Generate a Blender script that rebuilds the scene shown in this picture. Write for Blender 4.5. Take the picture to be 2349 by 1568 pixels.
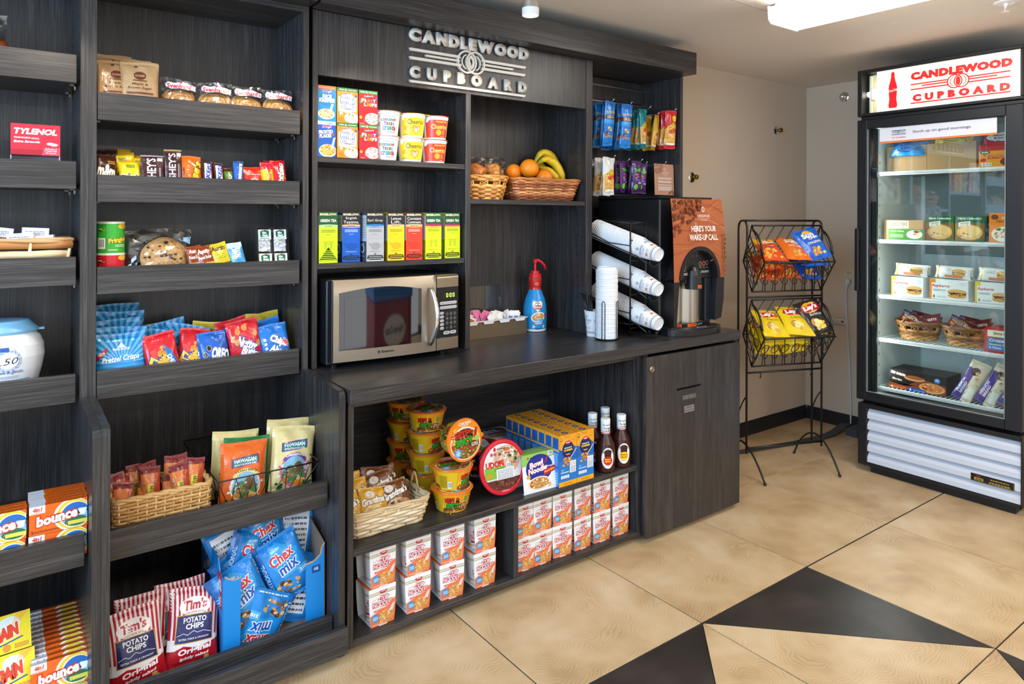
import bpy, bmesh, math, random
from mathutils import Vector, Matrix, noise

# ------------------------------------------------------------------ clear
for o in list(bpy.data.objects): bpy.data.objects.remove(o, do_unlink=True)
SC = bpy.context.scene
COL = SC.collection
R = math.radians
PI = math.pi

# ------------------------------------------------------------------ camera
cam_d = bpy.data.cameras.new('camera'); cam = bpy.data.objects.new('camera', cam_d); COL.objects.link(cam)
cam_d.sensor_width = 36.0; cam_d.lens = 36.0*1600.3/2349.0
cam_d.shift_y = -(784.0-496.0)/2349.0; cam_d.shift_x = 0.0
cam_d.clip_start = 0.02; cam_d.clip_end = 60
_yaw = R(53.382); _rol = R(0.21)
_f = Vector((math.cos(_yaw), math.sin(_yaw), 0)); _r = Vector((math.sin(_yaw), -math.cos(_yaw), 0)); _u = Vector((0, 0, 1))
_r3 = _r*math.cos(_rol)+_u*math.sin(_rol); _u3 = -_r*math.sin(_rol)+_u*math.cos(_rol)
_m = Matrix((( _r3.x, _u3.x, -_f.x), (_r3.y, _u3.y, -_f.y), (_r3.z, _u3.z, -_f.z)))
cam.matrix_world = Matrix.Translation((0, 0, 1.30)) @ _m.to_4x4()
SC.camera = cam

# ------------------------------------------------------------------ world, exposure
w = bpy.data.worlds.new('world'); SC.world = w; w.use_nodes = True
w.node_tree.nodes['Background'].inputs[0].default_value = (0.93, 0.97, 1.0, 1)
w.node_tree.nodes['Background'].inputs[1].default_value = 1.1
vs = SC.view_settings; vs.view_transform = 'Standard'; vs.look = 'None'; vs.exposure = 0.30; vs.gamma = 1.0; vs.use_curve_mapping = False

def area(name, loc, rot, sx, sy, watts, col):
    d = bpy.data.lights.new(name, 'AREA'); d.shape = 'RECTANGLE'; d.size = sx; d.size_y = sy; d.energy = watts; d.color = col
    o = bpy.data.objects.new(name, d); COL.objects.link(o); o.location = loc; o.rotation_euler = rot
    return o
# daylight from the room's big window, to the left of and behind the camera
area('window_daylight', (-1.85, 0.35, 1.55), (R(90), 0, R(-90)), 2.2, 1.1, 95, (0.36, 0.66, 1.0))
# the room's other ceiling fluorescents, behind the camera
area('ceiling_fluorescent_light', (0.9, -0.9, 2.10), (0, 0, 0), 1.2, 0.25, 26, (1.0, 0.93, 0.84))
area('ceiling_fluorescent_light', (2.5, -1.2, 2.10), (0, 0, 0), 0.25, 1.2, 26, (1.0, 0.93, 0.84))
area('ceiling_fluorescent_light', (-0.9, 0.7, 2.10), (0, 0, 0), 0.25, 1.2, 16, (1.0, 0.95, 0.88))

# ------------------------------------------------------------------ colour and materials
def lin(c):
    c = c/255.0
    return c/12.92 if c <= 0.04045 else ((c+0.055)/1.055)**2.4
def H(s):
    s = s.lstrip('#')
    return (lin(int(s[0:2], 16)), lin(int(s[2:4], 16)), lin(int(s[4:6], 16)))
MATS = {}
def newmat(name):
    m = bpy.data.materials.new(name); m.use_nodes = True
    nt = m.node_tree
    return m, nt, nt.nodes['Principled BSDF']
def mat(name, col, rough=0.5, metal=0.0, spec=0.5, emit=0.0, trans=0.0, alpha=1.0, coat=0.0):
    if name in MATS: return MATS[name]
    m, nt, b = newmat(name)
    if isinstance(col, str): col = H(col)
    b.inputs['Base Color'].default_value = (*col, 1); b.inputs['Roughness'].default_value = rough
    b.inputs['Metallic'].default_value = metal; b.inputs['Specular IOR Level'].default_value = spec
    b.inputs['Coat Weight'].default_value = coat
    if emit: b.inputs['Emission Color'].default_value = (*col, 1); b.inputs['Emission Strength'].default_value = emit
    if trans: b.inputs['Transmission Weight'].default_value = trans
    if alpha < 1: b.inputs['Alpha'].default_value = alpha
    MATS[name] = m; return m
def printmat(name, rough, spec=0.5, metal=0.0, bump=0.0, emit=0.0, coat=0.0):
    m, nt, b = newmat(name)
    a = nt.nodes.new('ShaderNodeAttribute'); a.attribute_name = 'Col'
    nt.links.new(a.outputs['Color'], b.inputs['Base Color'])
    b.inputs['Roughness'].default_value = rough; b.inputs['Specular IOR Level'].default_value = spec; b.inputs['Metallic'].default_value = metal
    b.inputs['Coat Weight'].default_value = coat
    if emit:
        nt.links.new(a.outputs['Color'], b.inputs['Emission Color']); b.inputs['Emission Strength'].default_value = emit
    if bump:
        tc = nt.nodes.new('ShaderNodeTexCoord'); n = nt.nodes.new('ShaderNodeTexNoise'); n.inputs['Scale'].default_value = 45; n.inputs['Detail'].default_value = 3
        bp = nt.nodes.new('ShaderNodeBump'); bp.inputs['Strength'].default_value = bump; bp.inputs['Distance'].default_value = 0.004
        nt.links.new(tc.outputs['Object'], n.inputs['Vector']); nt.links.new(n.outputs['Fac'], bp.inputs['Height']); nt.links.new(bp.outputs['Normal'], b.inputs['Normal'])
    MATS[name] = m; return m
CARTON = printmat('printed_carton', 0.38, 0.4)
PLASTIC = printmat('printed_plastic', 0.28, 0.5)
FILM = printmat('printed_film', 0.22, 0.5, 0.0, 0.55)
PAPER = printmat('printed_paper', 0.7, 0.2)
WICKER = printmat('woven_cane', 0.5, 0.35)
FOOD = printmat('food_surface', 0.55, 0.35, 0.0, 0.5)
FRUIT = printmat('fruit_skin', 0.4, 0.45)
BACKLIT = printmat('backlit_sign_print', 0.3, 0.4, 0.0, 0.0, 0.85)
def laminate(name, ax):
    m, nt, b = newmat(name)
    tc = nt.nodes.new('ShaderNodeTexCoord'); mp = nt.nodes.new('ShaderNodeMapping')
    s = [330.0, 330.0, 330.0]; s[ax] = 7.0
    mp.inputs['Scale'].default_value = s
    n = nt.nodes.new('ShaderNodeTexNoise'); n.inputs['Scale'].default_value = 1.0; n.inputs['Detail'].default_value = 3.0; n.inputs['Roughness'].default_value = 0.65
    mp2 = nt.nodes.new('ShaderNodeMapping'); s2 = [38.0, 38.0, 38.0]; s2[ax] = 1.2; mp2.inputs['Scale'].default_value = s2
    n2 = nt.nodes.new('ShaderNodeTexNoise'); n2.inputs['Scale'].default_value = 1.0; n2.inputs['Detail'].default_value = 2.0
    mx = nt.nodes.new('ShaderNodeMath'); mx.operation = 'MULTIPLY_ADD'; mx.inputs[1].default_value = 0.45
    r = nt.nodes.new('ShaderNodeValToRGB')
    r.color_ramp.elements[0].position = 0.46; r.color_ramp.elements[0].color = (0.012, 0.0115, 0.013, 1)
    r.color_ramp.elements[1].position = 0.98; r.color_ramp.elements[1].color = (0.076, 0.069, 0.067, 1)
    e = r.color_ramp.elements.new(0.70); e.color = (0.027, 0.0248, 0.0255, 1)
    nt.links.new(tc.outputs['Object'], mp.inputs['Vector']); nt.links.new(mp.outputs['Vector'], n.inputs['Vector'])
    nt.links.new(tc.outputs['Object'], mp2.inputs['Vector']); nt.links.new(mp2.outputs['Vector'], n2.inputs['Vector'])
    nt.links.new(n2.outputs['Fac'], mx.inputs[0]); nt.links.new(n.outputs['Fac'], mx.inputs[2])
    nt.links.new(mx.outputs[0], r.inputs['Fac']); nt.links.new(r.outputs['Color'], b.inputs['Base Color'])
    bp = nt.nodes.new('ShaderNodeBump'); bp.inputs['Strength'].default_value = 0.18; bp.inputs['Distance'].default_value = 0.001
    nt.links.new(n.outputs['Fac'], bp.inputs['Height']); nt.links.new(bp.outputs['Normal'], b.inputs['Normal'])
    b.inputs['Roughness'].default_value = 0.34; b.inputs['Specular IOR Level'].default_value = 0.5
    return m
LX = laminate('dark_laminate_grain_x', 0); LY = laminate('dark_laminate_grain_y', 1); LZ = laminate('dark_laminate_grain_z', 2)
def rough_paint(name, col, bump, scale, rough=0.8):
    m, nt, b = newmat(name)
    tc = nt.nodes.new('ShaderNodeTexCoord'); n = nt.nodes.new('ShaderNodeTexNoise'); n.inputs['Scale'].default_value = scale; n.inputs['Detail'].default_value = 2
    bp = nt.nodes.new('ShaderNodeBump'); bp.inputs['Strength'].default_value = bump; bp.inputs['Distance'].default_value = 0.003
    nt.links.new(tc.outputs['Object'], n.inputs['Vector']); nt.links.new(n.outputs['Fac'], bp.inputs['Height']); nt.links.new(bp.outputs['Normal'], b.inputs['Normal'])
    b.inputs['Base Color'].default_value = (*H(col), 1); b.inputs['Roughness'].default_value = rough; b.inputs['Specular IOR Level'].default_value = 0.25
    return m
WALLM = rough_paint('tan_wall_paint', '#cbb8a3', 0.35, 160)
CEILM = rough_paint('ceiling_paint', '#e6ddd2', 0.5, 90)
BLACK = mat('black_plastic', '#131316', 0.35)
BLACKM = mat('black_metal_frame', '#17171a', 0.42, 0.0, 0.45)
WIRE = mat('black_wire', '#131110', 0.38)
WHITEP = mat('white_plastic', '#e6e7ea', 0.35)
STEEL = mat('stainless_steel', '#b9b2a6', 0.28, 1.0)
BRUSH = mat('brushed_steel', '#a59a8a', 0.42, 1.0)
CHROME = mat('chrome', '#dcdcdc', 0.08, 1.0)
BRASS = mat('brass', '#8f7436', 0.3, 1.0)
SIGNM = mat('satin_aluminium', '#d6d0c6', 0.45, 0.15)
def glassmat(name, tint, gloss, rough=0.02, ior=1.45):
    # thin clear sheet: see-through with a real Fresnel reflection
    m = bpy.data.materials.new(name); m.use_nodes = True; nt = m.node_tree; nt.nodes.remove(nt.nodes['Principled BSDF'])
    out = nt.nodes['Material Output']; t = nt.nodes.new('ShaderNodeBsdfTransparent'); t.inputs[0].default_value = (*tint, 1)
    g = nt.nodes.new('ShaderNodeBsdfGlossy'); g.inputs['Roughness'].default_value = rough
    fr = nt.nodes.new('ShaderNodeLayerWeight'); fr.inputs['Blend'].default_value = 0.5
    pw = nt.nodes.new('ShaderNodeMath'); pw.operation = 'POWER'; pw.inputs[1].default_value = 5.0
    sc_ = nt.nodes.new('ShaderNodeMath'); sc_.operation = 'MULTIPLY_ADD'; sc_.inputs[1].default_value = 0.9; sc_.inputs[2].default_value = 0.04
    nt.links.new(fr.outputs['Facing'], pw.inputs[0]); nt.links.new(pw.outputs[0], sc_.inputs[0])
    mu = nt.nodes.new('ShaderNodeMath'); mu.operation = 'MULTIPLY'; mu.inputs[1].default_value = gloss; mu.use_clamp = True
    mx = nt.nodes.new('ShaderNodeMixShader')
    nt.links.new(sc_.outputs[0], mu.inputs[0]); nt.links.new(mu.outputs[0], mx.inputs[0]); nt.links.new(t.outputs[0], mx.inputs[1]); nt.links.new(g.outputs[0], mx.inputs[2]); nt.links.new(mx.outputs[0], out.inputs['Surface'])
    return m
GLASS = glassmat('door_glass', (0.90, 0.95, 0.93), 1.6)
ACRYL = glassmat('clear_acrylic', (0.94, 0.95, 0.96), 1.5)
CLEAR = glassmat('clear_film', (0.93, 0.93, 0.92), 3.0, 0.12)

# ------------------------------------------------------------------ mesh builder
GREY = (0.5, 0.5, 0.5)
class MB:
    def __init__(s): s.v = []; s.f = []; s.c = []; s.sm = []
    def add(s, vs, fs, col=GREY, smooth=False):
        b = len(s.v); s.v.extend(vs)
        for f in fs:
            s.f.append(tuple(i+b for i in f)); s.c.append(col); s.sm.append(smooth)
        return s
    def box(s, x0, x1, y0, y1, z0, z1, col=GREY):
        vs = [(x0,y0,z0),(x1,y0,z0),(x1,y1,z0),(x0,y1,z0),(x0,y0,z1),(x1,y0,z1),(x1,y1,z1),(x0,y1,z1)]
        return s.add(vs, [(0,3,2,1),(4,5,6,7),(0,1,5,4),(1,2,6,5),(2,3,7,6),(3,0,4,7)], col)
    def cbox(s, x0, x1, y0, y1, z0, z1, e=0.002, col=GREY):
        # box with chamfered edges
        vs = []; idx = {}
        for ix, x in enumerate((x0, x1)):
            for iy, y in enumerate((y0, y1)):
                for iz, z in enumerate((z0, z1)):
                    sx = e if ix == 0 else -e; sy = e if iy == 0 else -e; sz = e if iz == 0 else -e
                    for a, p in enumerate(((x, y+sy, z+sz), (x+sx, y, z+sz), (x+sx, y+sy, z))):
                        idx[ix, iy, iz, a] = len(vs); vs.append(p)
        g = lambda ix, iy, iz, a: idx[ix, iy, iz, a]
        fs = []
        for i in (0, 1):
            o = [(0,0),(1,0),(1,1),(0,1)]
            if i == 0: o = o[::-1]
            fs.append(tuple(g(i, a, b, 0) for a, b in o))
            fs.append(tuple(g(b, i, a, 1) for a, b in o))
            fs.append(tuple(g(a, b, i, 2) for a, b in o))
        for i in (0, 1):
            for j in (0, 1):
                fs.append((g(0,i,j,1), g(1,i,j,1), g(1,i,j,2), g(0,i,j,2)))
                fs.append((g(i,0,j,0), g(i,1,j,0), g(i,1,j,2), g(i,0,j,2)))
                fs.append((g(i,j,0,0), g(i,j,1,0), g(i,j,1,1), g(i,j,0,1)))
                for k in (0, 1): fs.append((g(i,j,k,0), g(i,j,k,1), g(i,j,k,2))) if False else None
        for i in (0, 1):
            for j in (0, 1):
                for k in (0, 1): fs.append((g(i,j,k,0), g(i,j,k,1), g(i,j,k,2)))
        return s.add(vs, fs, col)
    def prism(s, pts, axis, a, b, col=GREY):
        # polygon (2-D points in the two other axes) extruded along axis from a to b
        def mk(p, t):
            return {0: (t, p[0], p[1]), 1: (p[0], t, p[1]), 2: (p[0], p[1], t)}[axis]
        n = len(pts)
        vs = [mk(p, a) for p in pts]+[mk(p, b) for p in pts]
        fs = [tuple(range(n))[::-1], tuple(range(n, 2*n))]+[(i, (i+1) % n, n+(i+1) % n, n+i) for i in range(n)]
        return s.add(vs, fs, col)
    def lathe(s, prof, seg=24, col=GREY, o=(0,0,0), cap=True, smooth=True, M=None, cols=None):
        # prof: (r, z); cols: one colour per band
        for k in range(len(prof)-1):
            (r0, z0), (r1, z1) = prof[k], prof[k+1]
            vs = []
            for i in range(seg):
                a = 2*PI*i/seg; c, sn = math.cos(a), math.sin(a)
                vs.append((o[0]+r0*c, o[1]+r0*sn, o[2]+z0)); vs.append((o[0]+r1*c, o[1]+r1*sn, o[2]+z1))
            if M: vs = [tuple(M @ Vector(p)) for p in vs]
            s.add(vs, [(2*i, 2*((i+1) % seg), 2*((i+1) % seg)+1, 2*i+1) for i in range(seg)], cols[k] if cols else col, smooth)
        if cap:
            for k, (r, z) in ((0, prof[0]), (-1, prof[-1])):
                if r > 1e-5:
                    vs = [(o[0]+r*math.cos(2*PI*i/seg), o[1]+r*math.sin(2*PI*i/seg), o[2]+z) for i in range(seg)]
                    if M: vs = [tuple(M @ Vector(p)) for p in vs]
                    s.add(vs, [tuple(range(seg))], cols[k] if cols else col)
        return s
    def tube(s, pts, r, seg=6, col=GREY, closed=False, rr=None):
        pts = [Vector(p) for p in pts]; n = len(pts); rings = []
        up = None
        for i, p in enumerate(pts):
            if closed: t = (pts[(i+1) % n]-pts[i-1])
            else: t = pts[min(i+1, n-1)]-pts[max(i-1, 0)]
            if t.length < 1e-9: t = Vector((0,0,1))
            t.normalize()
            if up is None:
                up = Vector((0,0,1)) if abs(t.z) < 0.9 else Vector((1,0,0))
            a = t.cross(up)
            if a.length < 1e-4: a = t.cross(Vector((0.3, 0.9, 0.2)))
            a.normalize(); b = a.cross(t); b.normalize(); up = b
            q = rr[i] if rr else r
            rings.append([tuple(p+a*(q*math.cos(2*PI*k/seg))+b*(q*math.sin(2*PI*k/seg))) for k in range(seg)])
        vs = [v for g in rings for v in g]; fs = []
        m = n if closed else n-1
        for i in range(m):
            j = (i+1) % n
            for k in range(seg): fs.append((i*seg+k, i*seg+(k+1) % seg, j*seg+(k+1) % seg, j*seg+k))
        if not closed: fs.append(tuple(range(seg))[::-1]); fs.append(tuple((n-1)*seg+k for k in range(seg)))
        return s.add(vs, fs, col, True)
    def ball(s, c, r, col=GREY, seg=16, rings=10, sq=(1,1,1), fn=None):
        vs = []; fs = []
        for i in range(rings+1):
            th = PI*i/rings
            for j in range(seg):
                ph = 2*PI*j/seg
                d = Vector((math.sin(th)*math.cos(ph), math.sin(th)*math.sin(ph), math.cos(th)))
                q = r*(fn(d) if fn else 1)
                vs.append((c[0]+d.x*q*sq[0], c[1]+d.y*q*sq[1], c[2]+d.z*q*sq[2]))
        for i in range(rings):
            for j in range(seg): fs.append((i*seg+j, (i+1)*seg+j, (i+1)*seg+(j+1) % seg, i*seg+(j+1) % seg))
        return s.add(vs, fs, col, True)
    def grid(s, fn, nx, ny, col=GREY, smooth=True, colfn=None):
        vs = [fn(i/nx, j/ny) for j in range(ny+1) for i in range(nx+1)]
        b = len(s.v); s.v.extend(vs)
        for j in range(ny):
            for i in range(nx):
                k = b+j*(nx+1)+i
                s.f.append((k, k+1, k+nx+2, k+nx+1)); s.c.append(colfn((i+.5)/nx, (j+.5)/ny) if colfn else col); s.sm.append(smooth)
        return s
    def xf(s, M): s.v = [tuple(M @ Vector(p)) for p in s.v]; return s
    def mesh(s, name, m):
        me = bpy.data.meshes.new(name); me.from_pydata(s.v, [], s.f)
        me.polygons.foreach_set('use_smooth', s.sm)
        at = me.attributes.new('Col', 'FLOAT_COLOR', 'FACE')
        at.data.foreach_set('color', [x for c in s.c for x in (c[0], c[1], c[2], 1.0)])
        me.materials.append(m); me.update()
        return me
    def build(s, name, m, parent=None, loc=(0,0,0), rot=(0,0,0), weld=False):
        # geometry given in world space is moved into its parent's frame
        if parent is not None and s.v:
            Mi = parent.matrix_basis.inverted() if parent.parent is None else (parent.parent.matrix_basis @ parent.matrix_basis).inverted()
            s.xf(Mi)
        return put(s.mesh(name, m), name, parent, loc, rot)
def put(me, name, parent=None, loc=(0,0,0), rot=(0,0,0)):
    o = bpy.data.objects.new(name, me); COL.objects.link(o)
    o.location = loc; o.rotation_euler = rot
    if parent is not None: o.parent = parent
    return o
def tag(o, label=None, cat=None, group=None, kind=None):
    if label: o['label'] = label
    if cat: o['category'] = cat
    if group: o['group'] = group
    if kind: o['kind'] = kind
    return o
def thing(name, label, cat, loc=(0,0,0), rot=(0,0,0), group=None):
    o = bpy.data.objects.new(name, None); COL.objects.link(o); o.location = loc; o.rotation_euler = rot; o.empty_display_size = 0.05
    return tag(o, label, cat, group)
def dup(root, label=None, loc=None, rot=None, group=None):
    c = root.copy(); COL.objects.link(c)
    if loc is not None: c.location = loc
    if rot is not None: c.rotation_euler = rot
    if label: c['label'] = label
    if group: c['group'] = group
    for ch in list(root.children):
        d = ch.copy(); COL.objects.link(d); d.parent = c
        for g in list(ch.children):
            e = g.copy(); COL.objects.link(e); e.parent = d
    return c

# ------------------------------------------------------------------ flat print: shapes and lettering in (u, v) metres
_TC = {}
def text_tris(s, bold=0.0, shear=0.0, res=2, space=1.0):
    k = (s, round(bold, 4), round(shear, 3), res, space)
    if k in _TC: return _TC[k]
    cu = bpy.data.curves.new('t', 'FONT'); cu.body = s; cu.size = 1.0; cu.offset = bold; cu.shear = shear; cu.resolution_u = res; cu.space_character = space
    ob = bpy.data.objects.new('t', cu); me = bpy.data.meshes.new_from_object(ob)
    vs = [(v.co.x, v.co.y) for v in me.vertices]; ts = []
    for p in me.polygons:
        ix = list(p.vertices)
        for q in range(1, len(ix)-1): ts.append((vs[ix[0]], vs[ix[q]], vs[ix[q+1]]))
    bpy.data.objects.remove(ob); bpy.data.meshes.remove(me); bpy.data.curves.remove(cu)
    if vs: bb = (min(v[0] for v in vs), max(v[0] for v in vs), min(v[1] for v in vs), max(v[1] for v in vs))
    else: bb = (0, 1, 0, 1)
    _TC[k] = (ts, bb); return _TC[k]
def _slice(poly, ax, t, keep_low):
    out = []; n = len(poly)
    for i in range(n):
        a = poly[i]; b = poly[(i+1) % n]
        da = a[ax]-t; db = b[ax]-t
        if not keep_low: da, db = -da, -db
        if da <= 0: out.append(a)
        if (da < 0 < db) or (db < 0 < da):
            k = da/(da-db); p = (a[0]+(b[0]-a[0])*k, a[1]+(b[1]-a[1])*k); out.append(p)
    return out
class Art:
    STEP = 0.00005
    def __init__(s, w, h): s.w = w; s.h = h; s.it = []; s.rng = random.Random(7); s.n = 1
    def _p(s, polys, col, sub=0.0):
        if isinstance(col, str): col = H(col)
        s.it.append((polys, col, s.n*Art.STEP+sub)); s.n += 1; return s
    def rect(s, x0, y0, x1, y1, col): return s._p([[(x0,y0),(x1,y0),(x1,y1),(x0,y1)]], col)
    def poly(s, pts, col): return s._p([list(pts)], col)
    def fan(s, pts, col):
        c = (sum(p[0] for p in pts)/len(pts), sum(p[1] for p in pts)/len(pts)); n = len(pts)
        return s._p([[c, pts[i], pts[(i+1) % n]] for i in range(n)], col)
    def ell(s, cx, cy, rx, ry, col, n=20, a0=0, a1=360, rot=0):
        c, sn = math.cos(R(rot)), math.sin(R(rot)); P = []
        m = n if a1-a0 >= 360 else n+1
        for i in range(m):
            a = R(a0+(a1-a0)*i/n); x, y = rx*math.cos(a), ry*math.sin(a); P.append((cx+x*c-y*sn, cy+x*sn+y*c))
        if a1-a0 < 360: P.append((cx, cy))
        return s._p([P], col)
    def ring(s, cx, cy, rx, ry, t, col, n=24, a0=0, a1=360):
        Q = []
        for i in range(n):
            a, b = R(a0+(a1-a0)*i/n), R(a0+(a1-a0)*(i+1)/n)
            Q.append([(cx+(rx-t)*math.cos(a), cy+(ry-t)*math.sin(a)), (cx+rx*math.cos(a), cy+ry*math.sin(a)), (cx+rx*math.cos(b), cy+ry*math.sin(b)), (cx+(rx-t)*math.cos(b), cy+(ry-t)*math.sin(b))])
        return s._p(Q, col)
    def line(s, pts, t, col):
        Q = []
        for (x0, y0), (x1, y1) in zip(pts[:-1], pts[1:]):
            l = math.hypot(x1-x0, y1-y0) or 1; dx, dy = -(y1-y0)/l*t/2, (x1-x0)/l*t/2
            Q.append([(x0+dx,y0+dy),(x1+dx,y1+dy),(x1-dx,y1-dy),(x0-dx,y0-dy)])
        return s._p(Q, col)
    def star(s, cx, cy, r0, r1, n, col):
        return s.fan([(cx+(r1 if i % 2 == 0 else r0)*math.cos(PI*i/n), cy+(r1 if i % 2 == 0 else r0)*math.sin(PI*i/n)) for i in range(2*n)], col)
    def blobs(s, cx, cy, rx, ry, cols, n, size, clip=None):
        # food pieces: small irregular patches inside an ellipse
        for c in cols:
            col = H(c) if isinstance(c, str) else c
            Q = []
            for i in range(max(1, n//len(cols))):
                a = s.rng.uniform(0, 2*PI); q = math.sqrt(s.rng.random()); x, y = cx+rx*q*math.cos(a), cy+ry*q*math.sin(a)
                sz = size*s.rng.uniform(.6, 1.3); ph = s.rng.uniform(0, 3)
                Q.append([(x+sz*s.rng.uniform(.6, 1)*math.cos(ph+k*PI/3), y+sz*.7*s.rng.uniform(.6, 1)*math.sin(ph+k*PI/3)) for k in range(6)])
            s._p(Q, col)
        return s
    def fine(s, x0, y0, x1, y1, rows, col, fill=0.45):
        # unreadable small print: broken thin bars
        Q = []; dy = (y1-y0)/rows
        for r in range(rows):
            x = x0; y = y0+dy*r
            while x < x1:
                l = (x1-x0)*s.rng.uniform(.06, .2); e = min(x+l, x1); Q.append([(x,y),(e,y),(e,y+dy*fill),(x,y+dy*fill)]); x = e+(x1-x0)*.03
        return s._p(Q, col)
    def text(s, t, cx, cy, w=None, h=None, col='#ffffff', bold=0.015, shear=0.0, rot=0.0, bend=0.0, out=None, ow=0.04, res=2, space=1.0, slope=0.0):
        if out: s.text(t, cx, cy, w, h, out, bold+ow, shear, rot, bend, None, 0, 1, space, slope) if False else s._text(t, cx, cy, w, h, out, bold, shear, rot, bend, ow, 1, space, slope)
        return s._text(t, cx, cy, w, h, col, bold, shear, rot, bend, 0.0, res, space, slope)
    def _text(s, t, cx, cy, w, h, col, bold, shear, rot, bend, ow, res, space, slope):
        ts0, bb = text_tris(t, bold, shear, res, space)
        ts = text_tris(t, bold+ow, shear, res, space)[0] if ow else ts0
        bw, bh = (bb[1]-bb[0]) or 1, (bb[3]-bb[2]) or 1
        sx = w/bw if w else None; sy = h/bh if h else None
        if sx is None: sx = sy
        if sy is None: sy = sx
        mx, my = (bb[0]+bb[1])/2, (bb[2]+bb[3])/2; c, sn = math.cos(R(rot)), math.sin(R(rot))
        def tr(p):
            x, y = (p[0]-mx)*sx, (p[1]-my)*sy; y += -bend*x*x+slope*x
            return (cx+x*c-y*sn, cy+x*sn+y*c)
        return s._p([[tr(a), tr(b), tr(d)] for a, b, d in ts], col)
    def mix(s, other, fn):
        # place another Art inside this one through fn(u, v) -> (u, v)
        for P, c, l in other.it: s._p([[fn(*p) for p in q] for q in P], c)
        return s
    def emit(s, mb, fn, du=None, dv=None, clip=True):
        for P, c, l in s.it:
            for q in P:
                pieces = [q]
                if clip:
                    for ax, t, lo in ((0, s.w, True), (0, 0, False), (1, s.h, True), (1, 0, False)):
                        if pieces and (max(p[ax] for p in pieces[0]) > t if lo else min(p[ax] for p in pieces[0]) < t):
                            z = _slice(pieces[0], ax, t, lo); pieces = [z] if len(z) > 2 else []
                for ax, st in ((0, du), (1, dv)):
                    if not st: continue
                    nxt = []
                    for z in pieces:
                        a, b = min(p[ax] for p in z), max(p[ax] for p in z)
                        k = math.floor(a/st+1e-6)+1
                        cur = z
                        while k*st < b-1e-7 and len(cur) > 2:
                            lo = _slice(cur, ax, k*st, True)
                            if len(lo) > 2: nxt.append(lo)
                            cur = _slice(cur, ax, k*st, False); k += 1
                        if len(cur) > 2: nxt.append(cur)
                    pieces = nxt
                for z in pieces:
                    mb.add([fn(p[0], p[1], l) for p in z], [tuple(range(len(z)))], c, bool(du))
        return mb
def face_front(x0, z0, y): return lambda u, v, l: (x0+u, y-l, z0+v)
def face_left(y1, z0, x): return lambda u, v, l: (x-l, y1-u, z0+v)        # u runs from back to front
def face_top(x0, y0, z): return lambda u, v, l: (x0+u, y0+v, z+l)
# ================================================================== SETTING
def struct(name, mb, m, parent=None):
    o = mb.build(name, m, parent)
    if parent is None: o['kind'] = 'structure'
    return o
XW, YW, ZC = 4.25, 2.505, 2.14
struct('wall_back', MB().box(-1.9, XW+.1, YW, YW+.1, -.02, ZC), WALLM)
struct('wall_right', MB().box(XW, XW+.1, -2.4, YW, -.02, ZC), WALLM)
struct('ceiling', MB().box(-1.9, XW+.1, -2.4, YW+.1, ZC, ZC+.1), CEILM)
struct('trim_1', MB().box(1.2, 2.9, 1.6615, 1.6645, ZC-.0006, ZC), mat('ceiling_seam', '#a79c90', .8))
BASEM = mat('black_rubber_base', '#1b1b20', 0.4)
struct('baseboard_back', MB().prism([(YW, 0), (YW-.012, 0), (YW-.006, .07), (YW-.004, .082), (YW, .082)], 0, 2.70, XW, BASEM and GREY), BASEM)
struct('baseboard_right', MB().prism([(XW, 0), (XW-.012, 0), (XW-.006, .07), (XW-.004, .082), (XW, .082)], 1, -2.4, YW-.012), BASEM)
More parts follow.
